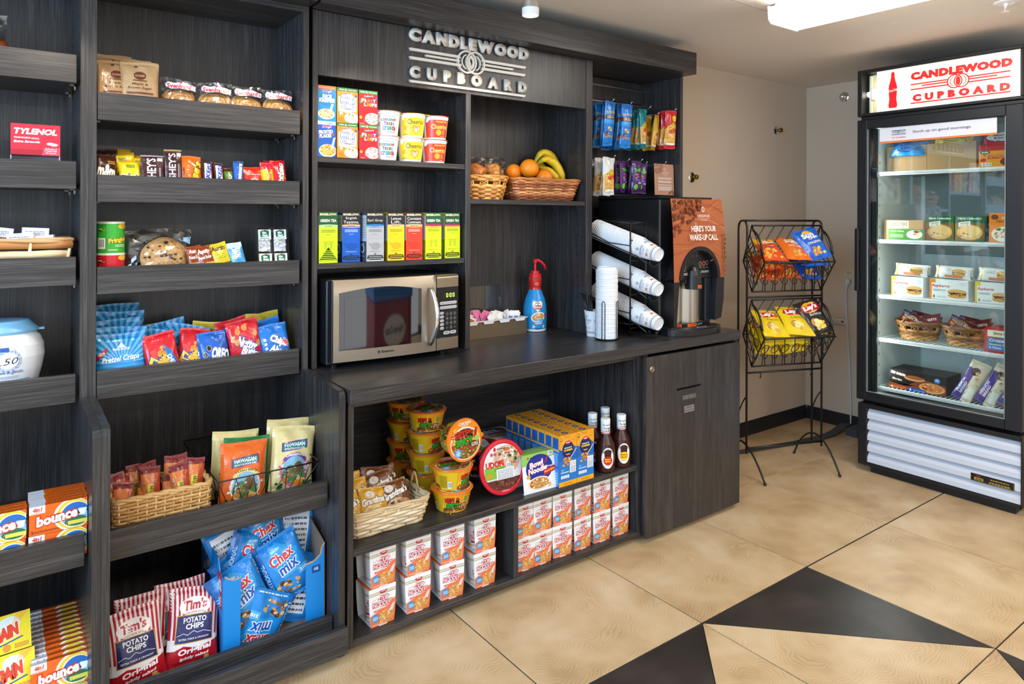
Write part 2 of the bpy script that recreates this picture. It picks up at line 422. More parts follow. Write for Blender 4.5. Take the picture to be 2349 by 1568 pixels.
# --- floor: 24 inch wood-look tiles, some cut on the diagonal with a dark half
def tilemat(name, c0, c1, c2):
    m, nt, b = newmat(name); N = nt.nodes.new; L = nt.links.new
    tc = N('ShaderNodeTexCoord'); oi = N('ShaderNodeObjectInfo')
    wn = N('ShaderNodeTexWhiteNoise'); wn.noise_dimensions = '1D'; L(oi.outputs['Random'], wn.inputs['W'])
    off = N('ShaderNodeVectorMath'); off.operation = 'MULTIPLY_ADD'; off.inputs[1].default_value = (-.5, -.42, 0); off.inputs[2].default_value = (-.05, -.08, 0); L(wn.outputs['Color'], off.inputs[0])
    ad = N('ShaderNodeVectorMath'); ad.operation = 'ADD'; L(tc.outputs['Object'], ad.inputs[0]); L(off.outputs[0], ad.inputs[1])
    big = N('ShaderNodeTexNoise'); big.inputs['Scale'].default_value = 3.2; big.inputs['Detail'].default_value = 3; L(ad.outputs[0], big.inputs['Vector'])
    sq = N('ShaderNodeVectorMath'); sq.operation = 'MULTIPLY'; sq.inputs[1].default_value = (1.0, 1.5, 0); L(ad.outputs[0], sq.inputs[0])
    ln = N('ShaderNodeVectorMath'); ln.operation = 'LENGTH'; L(sq.outputs[0], ln.inputs[0])
    d = N('ShaderNodeMath'); d.operation = 'MULTIPLY_ADD'; d.inputs[1].default_value = .34; L(big.outputs['Fac'], d.inputs[0]); L(ln.outputs['Value'], d.inputs[2])
    m1 = N('ShaderNodeMath'); m1.operation = 'MULTIPLY'; m1.inputs[1].default_value = 560.0; L(d.outputs[0], m1.inputs[0])
    s1 = N('ShaderNodeMath'); s1.operation = 'SINE'; L(m1.outputs[0], s1.inputs[0])
    m2 = N('ShaderNodeMath'); m2.operation = 'MULTIPLY'; m2.inputs[1].default_value = 62.0; L(d.outputs[0], m2.inputs[0])
    s2 = N('ShaderNodeMath'); s2.operation = 'SINE'; L(m2.outputs[0], s2.inputs[0])
    fi = N('ShaderNodeTexNoise'); fi.inputs['Scale'].default_value = 4.0; fi.inputs['Detail'].default_value = 6; L(ad.outputs[0], fi.inputs['Vector'])
    a1 = N('ShaderNodeMath'); a1.operation = 'MULTIPLY_ADD'; a1.inputs[1].default_value = .05; L(s1.outputs[0], a1.inputs[0]); L(fi.outputs['Fac'], a1.inputs[2])
    a2 = N('ShaderNodeMath'); a2.operation = 'MULTIPLY_ADD'; a2.inputs[1].default_value = .018; L(s2.outputs[0], a2.inputs[0]); L(a1.outputs[0], a2.inputs[2])
    r = N('ShaderNodeValToRGB'); E = r.color_ramp.elements
    E[0].position = .26; E[0].color = (*H(c0), 1); E[1].position = .74; E[1].color = (*H(c2), 1); e = E.new(.5); e.color = (*H(c1), 1)
    L(a2.outputs[0], r.inputs['Fac']); L(r.outputs['Color'], b.inputs['Base Color'])
    b.inputs['Roughness'].default_value = .42; b.inputs['Specular IOR Level'].default_value = .35
    return m
TILEL = tilemat('wood_look_tile_light', '#a5855f', '#c4a77f', '#d4bd9b')
TILED = tilemat('wood_look_tile_dark', '#221d1b', '#332c29', '#463d38')
floor = struct('floor', MB().box(-1.9, XW+.1, -2.4, YW+.1, -.03, -.004), mat('dark_grout', '#2a2523', .8))
T = .6093; X0, Y0 = 1.8265, 1.427; G = .0022
me_t = MB().cbox(0, T-2*G, 0, T-2*G, -.0035, 0, .0008).mesh('tile', TILEL)
def tri(pts, m):
    c = (sum(p[0] for p in pts)/3, sum(p[1] for p in pts)/3)
    q = []
    for p in pts:
        dx, dy = c[0]-p[0], c[1]-p[1]; l = math.hypot(dx, dy); q.append((p[0]+dx/l*.0045, p[1]+dy/l*.0045))
    return MB().prism(q, 2, -.0035, 0).mesh('tile', m)
SPL = {(0, -1): [((0,T),(T,T),(T,0), TILED), ((0,T),(T,0),(0,0), TILEL)],
       (-1, -1): [((0,T),(T,T),(0,0), TILED), ((T,T),(T,0),(0,0), TILEL)],
       (0, -2): [((T,T),(T,0),(0,0), TILED), ((T,T),(0,0),(0,T), TILEL)],
       (-1, -2): [((0,T),(T,0),(0,0), TILED), ((0,T),(T,T),(T,0), TILEL)]}
for i in range(-6, 4):
    for j in range(-6, 2):
        x, y = X0+i*T, Y0+j*T
        if (i, j) in SPL:
            for a, b_, c_, m in SPL[i, j]: put(tri((a, b_, c_), m), 'tile', floor, (x, y, 0))
            continue
        o = put(me_t, 'tile', floor, (x+G+(0), y+G+(.003 if j == 0 else 0), 0))
        sx = min(1, (XW-.002-x-G)/(T-2*G)); sy = min(1, (YW-.002-y-G)/(T-2*G)); o.scale = (sx, sy, 1)

# ================================================================== FURNITURE
def pin(mb, x, y, z, s):
    # shelf support pin
    mb.box(min(x, x+s*.014), max(x, x+s*.014), y-.006, y+.006, z-.004, z); mb.box(min(x, x+s*.004), max(x, x+s*.004), y-.006, y+.006, z-.014, z); return mb
PINM = mat('nickel_pin', '#8d8b88', .35, 1.0)
def sidepanel(x0, x1, yb=2.503):
    P = [(yb, .02), (yb, 1.98), (2.222, 1.98), (2.222, .803), (1.934, .791), (1.924, .787), (1.919, .779), (1.918, .77), (1.918, .02)]
    return MB().prism(P, 0, x0, x1)
def lipshelf(root, xa, xb, zl, zt, yf, depth_back, name='shelf'):
    z = zl+.003
    s = MB().cbox(xa, xb, yf+.019, depth_back, z, z+.019, .001).build(name, LX, root)
    MB().cbox(xa, xb, yf, yf+.018, zl, zt, .0012).build('front_lip', LX, s)
    for yy in (yf+.06, depth_back-.05):
        for xx, sg_ in ((xa-.002, 1), (xb+.002, -1)): pin(MB(), xx, yy, z, sg_).build('shelf_pin', PINM, s)
def bay(xl0, xl1, xr0, xr1, label, lips, lowlip):
    root = thing('shelving_unit', label, 'shelf', ((xl0+xr1)/2, 2.2, 0))
    sidepanel(xl0, xl1).build('side_panel', LZ, root); sidepanel(xr0, xr1).build('side_panel', LZ, root)
    MB().box(xl1, xr0, 2.494, 2.503, .02, 1.98).build('back_panel', LZ, root)
    MB().box(xl1, xr0, 2.225, 2.494, 1.961, 1.98).build('top_panel', LX, root)
    for zl, zt in lips: lipshelf(root, xl1+.002, xr0-.009, zl, zt, 2.223, 2.493)
    lipshelf(root, xl1+.002, xr0-.009, lowlip[0], lowlip[1], 1.98, 2.493)
    MB().cbox(xl1+.001, xr0-.001, 1.97, 2.493, .07, .09, .001).build('bottom_shelf', LX, root)
    MB().cbox(xl1+.001, xr0-.004, 1.952, 1.97, .07, .128, .001).build('front_lip', LX, root)
    MB().cbox(xl0, xr1+.002, 1.899, 1.917, .035, .11, .0012).build('kick_board', LX, root)
    h = MB()
    for k in range(22):
        z = .85+k*.05
        for y in (2.27, 2.45): h.box(xr0-.0004, xr0+.001, y-.003, y+.003, z-.003, z+.003); h.box(xl1-.001, xl1+.0004, y-.003, y+.003, z-.003, z+.003)
    h.build('pin_holes', mat('dark_hole', '#050506', .9), root)['kind'] = 'stuff'
    return root
bay2 = bay(.208, .227, .805, .824, 'tall dark wood shelving unit with snack bags and candy, left of the counter', [(1.562, 1.639), (1.335, 1.411), (1.080, 1.156), (.790, .869)], (.441, .516))
bay1 = bay(-.408, -.389, .189, .2075, 'tall dark wood shelving unit with laundry boxes at the left edge', [(1.657, 1.734), (1.369, 1.445), (1.109, 1.186), (.791, .868)], (.447, .525))
def crown(x0, x1, label):
    r = thing('crown_moulding', label, 'moulding', ((x0+x1)/2, 2.2, 1.98))
    MB().cbox(x0, x1, 2.15, 2.169, 1.981, 2.083, .001).build('fascia_board', LX, r)
    MB().cbox(x0, x1, 2.169, 2.503, 1.981, 1.999, .001).build('soffit_board', LX, r)
    MB().cbox(x1-.019, x1, 2.169, 2.503, 2.0, 2.083, .001).build('end_board', LY, r)
crown(-.408, .826, 'plain dark wood crown board on top of the left shelving')
crown(.838, 2.693, 'dark wood crown board above the raised lettering')

# --- base cabinet, counter, hutch
base = thing('base_cabinet', 'open dark wood base cabinet holding noodle cups and boxes', 'cabinet', (1.46, 2.2, 0))
MB().cbox(.839, .858, 1.935, 2.503, .02, .752, .001).build('side_panel', LZ, base)
MB().cbox(2.068, 2.087, 1.935, 2.503, .02, .752, .001).build('side_panel', LZ, base)
MB().box(.858, 2.068, 2.494, 2.503, .045, .733).build('back_panel', LX, base)
MB().cbox(.858, 2.068, 1.935, 2.494, .733, .752, .001).build('top_rail', LX, base)
MB().cbox(.858, 2.068, 1.935, 2.494, .289, .309, .001).build('shelf', LX, base)
MB().cbox(.858, 2.068, 1.935, 2.494, .024, .043, .001).build('bottom_shelf', LX, base)
MB().cbox(1.452, 1.472, 1.936, 2.494, .044, .289, .001).build('divider', LZ, base)
cb = thing('locking_cabinet', 'closed dark wood cabinet with a lock and a narrow slot under the coffee machine', 'cabinet', (2.39, 2.2, 0))
MB().box(2.0885, 2.107, 1.919, 2.503, .03, .752).build('side_panel', LZ, cb); MB().box(2.671, 2.69, 1.919, 2.503, .03, .752).build('side_panel', LZ, cb)
MB().box(2.107, 2.671, 2.494, 2.503, .05, .752).build('back_panel', LZ, cb); MB().box(2.107, 2.671, 1.92, 2.494, .03, .05).build('bottom_panel', LX, cb)
# door with the slot cut through it
sx0, sx1, sz0, sz1 = 2.262, 2.418, .5835, .5925
d = MB()
d.cbox(2.0785, sx0, 1.90, 1.917, .022, .741, .0008); d.cbox(sx1, 2.689, 1.90, 1.917, .022, .741, .0008)
d.box(sx0-.001, sx1+.001, 1.9002, 1.9168, .0225, sz0); d.box(sx0-.001, sx1+.001, 1.9002, 1.9168, sz1, .7405)
door = d.build('door', LZ, cb)
MB().box(sx0-.001, sx1+.001, 1.916, 1.917, sz0-.002, sz1+.002).build('slot_shadow_gap', mat('slot_black', '#040404', .9), door)
Ml = Matrix.Translation((2.1085, 1.90, .692)) @ Matrix.Rotation(R(90), 4, 'X')
MB().lathe([(.0125, -.002), (.0125, .003), (.009, .005), (.008, .0035), (.004, .0035), (.0035, .006), (0, .006)], 20, M=Ml).build('lock', mat('nickel_lock', '#b4a990', .25, 1.0), door)
a = Art(.1, .1); a.fine(.0, .055, .085, .075, 1, '#6f6a68', .9); a.fine(.01, .0, .075, .03, 3, '#8d8884', .8)
a.emit(MB(), face_front(2.298, .485, 1.8999)).build('worn_sticker', PAPER, door)
MB().cbox(.832, 2.693, 1.90, 2.503, .7535, .793, .0015).build('countertop', LX)
tag(bpy.data.objects['countertop'], 'long dark wood countertop with chipped front edge under the microwave', 'countertop')
hut = thing('hutch', 'dark wood hutch of open compartments standing on the counter', 'shelf', (1.77, 2.37, .793))
MB().cbox(.841, .860, 2.235, 2.503, .7935, 1.98, .001).build('side_panel', LZ, hut)
MB().cbox(1.4425, 1.465, 2.237, 2.493, .7935, 1.766, .001).build('divider', LZ, hut)
MB().cbox(2.061, 2.097, 2.235, 2.503, .7935, 1.98, .001).build('divider', LZ, hut)
MB().cbox(2.679, 2.698, 2.235, 2.503, .7935, 1.98, .001).build('side_panel', LZ, hut)
MB().box(.860, 2.061, 2.493, 2.503, .7935, 1.98).build('back_panel', LZ, hut)
MB().cbox(.860, 2.061, 2.2385, 2.256, 1.766, 1.98, .0008).build('header_board', LZ, hut)
for xa, xb, zt in ((.861, 1.4415, 1.497), (.861, 1.4415, 1.141), (1.466, 2.060, 1.366)):
    sh = MB().cbox(xa, xb, 2.241, 2.492, zt-.019, zt, .001).build('shelf', LX, hut)
    for yy in (2.29, 2.44):
        for xx, sg_ in ((xa, 1), (xb, -1)): pin(MB(), xx, yy, zt-.019, sg_).build('shelf_pin', PINM, sh)
h = MB()
for k in range(20):
    z = .86+k*.045
    for x in (2.0606, 1.4421): 
        for y in (2.29, 2.44): h.box(x-.0006, x+.0006, y-.0025, y+.0025, z-.0025, z+.0025)
h.build('pin_holes', MATS['dark_hole'], hut)['kind'] = 'stuff'
# slat wall of the snack-hook bay
MB().box(2.097, 2.679, 2.497, 2.503, .7935, 1.98).build('slat_backer', LZ, hut)
z = 1.98
for k in range(14):
    zt_ = 1.9435-.0765*k
    MB().cbox(2.0975, 2.6785, 2.479, 2.497, max(.795, zt_-.0035-.0665), zt_-.0045, .001).build('slat', LZ, hut)
    st = MB(); st.box(2.0975, 2.6785, 2.494, 2.4969, zt_-.0045, zt_+.0055); st.box(2.0975, 2.6785, 2.4785, 2.494, zt_-.0045, zt_-.0035)
    st.build('slat_insert', mat('aluminium_strip', '#b9b6b2', .3, 1.0), hut)
MB().cbox(2.0975, 2.6785, 2.479, 2.497, 1.9495, 1.979, .001).build('slat', LZ, hut)

# --- raised sign on the header
def brand_art(w):
    # the two lines of lettering, the bars and the double-ring emblem; height .366 w
    k = w/.54
    A = Art(w, .2*k); P = lambda x: x*k
    return A, k
sign = thing('wall_sign', 'brushed metal raised letters and ring emblem on the dark header board', 'sign', (1.465, 2.2385, 1.88))
def letters(word, x0, x1, z0, z1, y0, y1, bold, space, m, parent, name='letter'):
    cu = bpy.data.curves.new('t', 'FONT'); cu.size = 1; cu.offset = bold; cu.resolution_u = 3
    widths = []; Ms = []
    for ch in word:
        cu.body = ch; ob = bpy.data.objects.new('t', cu); me = bpy.data.meshes.new_from_object(ob); bpy.data.objects.remove(ob)
        xs = [v.co.x for v in me.vertices]; ys = [v.co.y for v in me.vertices]
        widths.append((min(xs), max(xs), min(ys), max(ys))); Ms.append(me)
    tot = sum(b-a for a, b, c, e in widths); cap = max(b[3] for b in widths)-0
    sz = (z1-z0)/(max(b[3] for b in widths)-min(b[2] for b in widths)); mn = min(b[2] for b in widths)
    avail = (x1-x0); wl = avail*space/tot; gap = avail*(1-space)/(len(word)-1); x = x0
    for me, (a, b, c, e) in zip(Ms, widths):
        bm = bmesh.new(); bm.from_mesh(me)
        r = bmesh.ops.extrude_face_region(bm, geom=bm.faces[:]); bmesh.ops.translate(bm, verts=[v for v in r['geom'] if isinstance(v, bmesh.types.BMVert)], vec=(0, 0, 1))
        for v in bm.verts:
            v.co = Vector((x+(v.co.x-a)*wl, y1+(y0-y1)*v.co.z, z0+(v.co.y-mn)*sz))-Vector(parent.location)
        nm = bpy.data.meshes.new(name); bm.to_mesh(nm); bm.free(); nm.materials.append(m); bpy.data.meshes.remove(me)
        put(nm, name, parent); x += (b-a)*wl+gap
letters('CANDLEWOOD', 1.195, 1.738, 1.930, 1.978, 2.226, 2.238, .085, .955, SIGNM, sign)
letters('CUPBOARD', 1.199, 1.729, 1.797, 1.842, 2.226, 2.238, .085, .60, SIGNM, sign)
def bar(x0, x1, z, t, sl, sr):
    MB().prism([(x0, z+t), (x1+sr, z+t), (x1, z), (x0+sl, z)], 1, 2.226, 2.238).build('bar', SIGNM, sign)
for x0, x1, z_, t_, sl, sr in ((1.196, 1.412, 1.894, .010, .006, -.004), (1.261, 1.408, 1.880, .008, .005, .0), (1.196, 1.412, 1.863, .010, .006, .004), (1.508, 1.717, 1.894, .010, .0, .006), (1.512, 1.655, 1.880, .008, 0, .005), (1.508, 1.714, 1.863, .010, 0, .006), (1.196, 1.716, 1.780, .0085, .006, .007)):
    bar(x0, x1, z_, t_, sl, sr)
def ring3(cx, cz, r1, r0, a0, a1, y0, y1, n=28):
    P = [(cx+r1*math.cos(R(a0+(a1-a0)*i/n)), cz+r1*math.sin(R(a0+(a1-a0)*i/n))) for i in range(n+1)]
    Q = [(cx+r0*math.cos(R(a0+(a1-a0)*i/n)), cz+r0*math.sin(R(a0+(a1-a0)*i/n))) for i in range(n+1)]
    mb = MB()
    for i in range(n): mb.prism([P[i], P[i+1], Q[i+1], Q[i]], 1, y0, y1)
    return mb
ring3(1.441, 1.885, .044, .0375, 0, 360, 2.2262, 2.238).build('ring', SIGNM, sign)
ring3(1.479, 1.885, .044, .0375, 0, 360, 2.2258, 2.238).build('ring', SIGNM, sign)
ring3(1.447, 1.885, .0305, .026, 110, 250, 2.2264, 2.238, 14).build('crescent', SIGNM, sign)
ring3(1.473, 1.885, .0305, .026, -70, 70, 2.2264, 2.238, 14).build('crescent', SIGNM, sign)
LENS = [(1.46, 1.914), (1.472, 1.902), (1.4765, 1.885), (1.472, 1.868), (1.46, 1.856), (1.448, 1.868), (1.4435, 1.885), (1.448, 1.902)]
MB().prism(LENS, 1, 2.229, 2.238).build('flame_plate', SIGNM, sign)
MB().prism([(1.457, 1.903), (1.464, 1.893), (1.4655, 1.884), (1.4615, 1.871), (1.459, 1.883), (1.455, 1.889)], 1, 2.2285, 2.2292).build('flame', mat('flame_dark', '#1c1a1a', .6), sign)

# --- wraparound fluorescent on the ceiling
fl = thing('ceiling_light', 'white wraparound fluorescent fixture on the ceiling in front of the fridge', 'ceiling light', (2.52, 1.0, ZC))
MB().cbox(2.455, 2.585, .36, 1.585, ZC-.045, ZC-.001, .003).build('housing', mat('galvanised_housing', '#8b8f94', .45, .4), fl)
LENSM, nt, b = newmat('lit_prismatic_lens')
b.inputs['Base Color'].default_value = (1, .98, .95, 1); b.inputs['Roughness'].default_value = .4; b.inputs['Emission Color'].default_value = (1, .955, .88, 1); b.inputs['Emission Strength'].default_value = 13.0
MB().prism([(2.405, ZC-.028), (2.410, ZC-.072), (2.425, ZC-.086), (2.60, ZC-.086), (2.615, ZC-.072), (2.62, ZC-.028)], 1, .37, 1.572).build('diffuser', LENSM, fl)
ENDM = mat('white_end_cap', '#e9e6de', .4, emit=.25)
for y in (.366, 1.573): MB().prism([(2.401, ZC-.024), (2.406, ZC-.076), (2.423, ZC-.090), (2.602, ZC-.090), (2.619, ZC-.076), (2.624, ZC-.024)], 1, y, y+.006).build('end_cap', ENDM, fl)
MB().cbox(2.46, 2.478, 1.585, 1.592, ZC-.034, ZC-.012, .001).build('latch', CHROME, fl)
# --- sprinkler
sp = thing('sprinkler', 'white ceiling fire sprinkler above the fridge', 'sprinkler', (3.153, 1.033, ZC))
MB().lathe([(.042, ZC-.001), (.042, ZC-.005), (.03, ZC-.008), (.026, ZC-.006), (.012, ZC-.006)], 24, o=(3.153, 1.033, 0)).build('escutcheon', WHITEP, sp)
s_ = MB().lathe([(.007, ZC-.006), (.007, ZC-.018), (.0035, ZC-.02), (.0035, ZC-.026)], 12, o=(3.153, 1.033, 0))
s_.tube([(3.147, 1.033, ZC-.018), (3.145, 1.033, ZC-.03), (3.153, 1.033, ZC-.038)], .0018); s_.tube([(3.159, 1.033, ZC-.018), (3.161, 1.033, ZC-.03), (3.153, 1.033, ZC-.038)], .0018)
s_.build('head', WHITEP, sp); MB().lathe([(.0018, ZC-.034), (.0018, ZC-.02)], 8, o=(3.153, 1.033, 0)).build('glass_bulb', mat('red_bulb', '#c01818', .1), sp)
MB().lathe([(.013, ZC-.038), (.013, ZC-.0395)], 16, o=(3.153, 1.033, 0)).build('deflector', WHITEP, sp)
# --- track spotlights in front of the hutch
tr = MB().cbox(-.3, 1.5, 1.795, 1.825, ZC-.022, ZC-.0005, .002).build('light_track', WHITEP)
tag(tr, 'white ceiling track carrying the small spotlights', 'light track')
GLOW = mat('lit_lamp_face', (1, .86, .68), .4, emit=9.0)
HEADM = mat('satin_nickel_head', '#b8b2a8', .35, .8)
def spotlight(x, label, watts, aim, col=(1, .84, .66), size=62):
    r = thing('track_spotlight', label, 'spotlight', (x, 1.81, ZC-.022), (0, 0, 0), 'track spotlights')
    MB().lathe([(.009, 0), (.009, -.055)], 12).build_local('stem', WHITEP, r)
    M = Matrix.Translation((0, 0, -.055))
    dv = (Vector(aim)-Vector((x, 1.81, ZC-.077))).normalized()
    q = dv.to_track_quat('-Z', 'Y')
    q = Matrix.Rotation(R(0), 4, 'X')
    hd = MB().lathe([(.015, .0), (.019, -.006), (.023, -.03), (.026, -.058), (.027, -.078)], 24, M=M).build_local('head', HEADM, r)
    MB().lathe([(.0155, .001), (.0165, -.004)], 24, M=M).build_local('collar', WHITEP, r)
    MB().lathe([(.0272, -.078), (.0285, -.0785), (.0285, -.102), (.026, -.102)], 24, cap=False, M=M).build_local('trim_ring', WHITEP, r)
    MB().lathe([(.0255, -.0985), (.0001, -.0985)], 24, cap=False, M=M).build_local('lens', GLOW, r)
    d = bpy.data.lights.new('spot_lamp', 'SPOT'); d.energy = watts; d.color = col; d.spot_size = R(size); d.spot_blend = .6; d.shadow_soft_size = .022
    o = bpy.data.objects.new('spot_lamp', d); COL.objects.link(o); o.parent = r; o.location = (0, 0, -.165)
    o.rotation_euler = (Vector(aim)-Vector((x, 1.81, ZC-.022-.165))).to_track_quat('-Z', 'Y').to_euler()
def _bl(s, name, m, parent): return put(s.mesh(name, m), name, parent)
MB.build_local = _bl
spotlight(1.418, 'satin spotlight head with white rim hanging in front of the crown', 22, (1.45, 2.25, 1.55))
spotlight(1.08, 'satin spotlight head cut by the top edge, left of its twin', 12, (1.02, 2.26, 1.45))
spotlight(.74, 'third spotlight head on the ceiling track, over the snack shelves', 12, (.58, 2.3, 1.40))
spotlight(.15, 'spotlight head on the ceiling track over the laundry shelf', 12, (.05, 2.3, 1.4))

ice = thing('ice_cream_freezer', 'maroon and blue ice cream freezer across the room, mirrored in the microwave door', 'freezer', (2.36, -.86, 0))
MAR = mat('maroon_enamel', '#8f2433', .35); BLU = mat('blue_enamel', '#3a78c0', .35)
MB().cbox(1.92, 2.82, -1.16, -.56, .08, .66, .012).build('body', MAR, ice); MB().cbox(1.90, 2.84, -1.18, -.54, .66, .74, .012).build('rim', BLU, ice); MB().prism([(-.545, .74), (-1.175, .74), (-1.175, .83), (-.9, .83), (-.545, .77)], 0, 1.905, 2.835).build('sliding_top', BLU, ice)
for x in (1.98, 2.76):
    for y in (-1.1, -.62): MB().lathe([(.02, 0), (.02, .08)], 10, o=(x, y, 0)).build('caster', BLACK, ice)
A = Art(.5, .3); A.ell(.25, .15, .24, .115, '#b9a878', 36); A.ell(.25, .15, .232, .108, '#d9d6c6', 36); A.text('Häagen-Dazs', .25, .15, .40, .075, '#26262c', .03)
A.emit(MB(), lambda u, v, l: (2.66-u*1.1, -.5595+l, .26+v*1.1)).build('logo_plaque', PAPER, ice)
# ================================================================== PRODUCT MAKERS
def bagfn(w, h, d, seed=0, seal=.06, pinch=.05, wrk=1.0):
    rg = random.Random(seed); ph = [rg.uniform(0, 6.28) for _ in range(8)]; k1, k2 = rg.uniform(5, 8), rg.uniform(9, 13); sh = rg.uniform(-.25, .25)
    def B(u, v):        # u -1..1, v 0..1 -> bulge
        t = min(max((v-seal)/(1-2*seal), 0), 1)
        e = math.sin(PI*t) if 0 < t < 1 else 0
        q = (1-abs(u)**2.6)**.6 if abs(u) < 1 else 0
        b = d/2*q*e**.5
        near = (1-e)**2*q
        b += wrk*d*.16*near*e**.3*math.sin(k1*u+ph[0]+sh*6*v)+wrk*d*.05*q*e*math.sin(k2*u*.5+5*v+ph[1])+wrk*d*.05*q*e*math.sin(7*v-3*u+ph[2])
        return b
    def X(u, v):
        t = min(max((v-seal)/(1-2*seal), 0), 1); e = math.sin(PI*t)
        return u*w/2*(1-pinch*e)
    def Z(u, v): return v*h+wrk*.012*h*math.sin(2.2*u+ph[3])*(v-.5)*2*(1 if abs(v-.5) > .4 else .3)
    return B, X, Z
def bag(name, w, h, d, base, art=None, seed=0, seal=.06, m=None, back=None, sealcol=None, pinch=.05, wrk=1.0, nx=18, ny=24):
    B, X, Z = bagfn(w, h, d, seed, seal, pinch, wrk)
    base = H(base) if isinstance(base, str) else base; back = H(back) if back else base; sc = H(sealcol) if sealcol else base
    mb = MB()
    cf = lambda i, j: sc if (j < seal*.9 or j > 1-seal*.9) else base
    mb.grid(lambda i, j: (X(2*i-1, j), -B(2*i-1, j), Z(2*i-1, j)), nx, ny, base, True, cf)
    mb.grid(lambda i, j: (X(1-2*i, j), B(1-2*i, j), Z(1-2*i, j)), nx, ny, back, True, cf if back == base else None)
    if art:
        gridv = [[(X(2*i/nx-1, j/ny), -B(2*i/nx-1, j/ny), Z(2*i/nx-1, j/ny)) for i in range(nx+1)] for j in range(ny+1)]
        def fn(u, v, l):
            a, b = min(max(u/w*nx, 0), nx-1e-6), min(max(v/h*ny, 0), ny-1e-6); i, j = int(a), int(b); a -= i; b -= j
            p, q, r_, s_ = gridv[j][i], gridv[j][i+1], gridv[j+1][i], gridv[j+1][i+1]
            o = [p[k]*(1-a)*(1-b)+q[k]*a*(1-b)+r_[k]*(1-a)*b+s_[k]*a*b for k in range(3)]
            return (o[0], o[1]-l-.0011, o[2])
        art.emit(mb, fn, w/nx, h/ny)
    return mb.mesh(name, m or FILM)
def one(me, name, label, cat, loc, rot=(0,0,0), group=None):
    return tag(put(me, name, None, loc, rot), label, cat, group)
def carton(name, w, d, h, base, front=None, left=None, top=None, leftc=None, topc=None, m=None, e=.0006):
    # origin: middle of the bottom front edge; front faces -Y
    base = H(base); mb = MB(); mb.cbox(-w/2, w/2, 0, d, 0, h, e, base)
    if leftc: Art(d, h).rect(0, 0, d, h, leftc).emit(mb, face_left(d, 0, -w/2))
    if topc: Art(w, d).rect(0, 0, w, d, topc).emit(mb, face_top(-w/2, 0, h))
    if left: left.emit(mb, face_left(d, 0, -w/2-.0001))
    if top: top.emit(mb, face_top(-w/2, 0, h+.0001))
    if front: front.emit(mb, face_front(-w/2, 0, 0))
    return mb.mesh(name, m or CARTON)
def wrapart(mb, art, prof, a_mid=-90.0, du=.008):
    # art wrapped round a lathe: u is arc length at the widest radius, v is height
    rm = max(p[0] for p in prof)
    def rad(z):
        for (r0, z0), (r1, z1) in zip(prof[:-1], prof[1:]):
            if z0 <= z <= z1 and z1 > z0: return r0+(r1-r0)*(z-z0)/(z1-z0)
        return prof[-1][0]
    def fn(u, v, l):
        a = R(a_mid)+(u-art.w/2)/rm; r = rad(v)+l+.0004
        return (r*math.cos(a), r*math.sin(a), v)
    art.emit(mb, fn, du, None)
def nutrition(A, x0, y0, x1, y1):
    A.rect(x0, y0, x1, y1, '#e9edf2'); A.fine(x0+.06*(x1-x0), y0+.05*(y1-y0), x1-.06*(x1-x0), y1-.05*(y1-y0), 8, '#4a4f5a', .4)
def barcode(A, x0, y0, x1, y1, rot=False):
    A.rect(x0, y0, x1, y1, '#f5f6f8'); n = 9
    for i in range(n):
        if rot:
            a = y0+(y1-y0)*(i+.6)/(n+1); A.rect(x0+.1*(x1-x0), a, x1-.1*(x1-x0), a+(y1-y0)/(n+1)*(.25+.35*((i*7) % 3)/2), '#22242c')
        else:
            a = x0+(x1-x0)*(i+.6)/(n+1); A.rect(a, y0+.12*(y1-y0), a+(x1-x0)/(n+1)*(.25+.35*((i*7) % 3)/2), y1-.08*(y1-y0), '#22242c')
def clearbag(parent, w, h, d, seed, seal=.08):
    # crinkled see-through wrapper
    B, X, Z = bagfn(w, h, d, seed, seal, .04, 2.2)
    mb = MB(); rg = random.Random(seed)
    jit = lambda i, j: (rg.uniform(-1, 1)*d*.05, rg.uniform(-1, 1)*d*.06)
    def f(i, j, s):
        u = (2*i-1)*s; a, b = jit(i, j)
        return (X(u, j)+a, -s*B(u, j)+b, Z(u, j))
    mb.grid(lambda i, j: f(i, j, 1), 12, 14, GREY, False); mb.grid(lambda i, j: f(i, j, -1), 12, 14, GREY, False)
    return put(mb.mesh('wrapper', CLEAR), 'wrapper', parent)
# ================================================================== SNACK SHELVES (second bay)
ZS1, ZS2, ZS3, ZS4, ZLO, ZBT = 1.584, 1.357, 1.102, .812, .463, .090
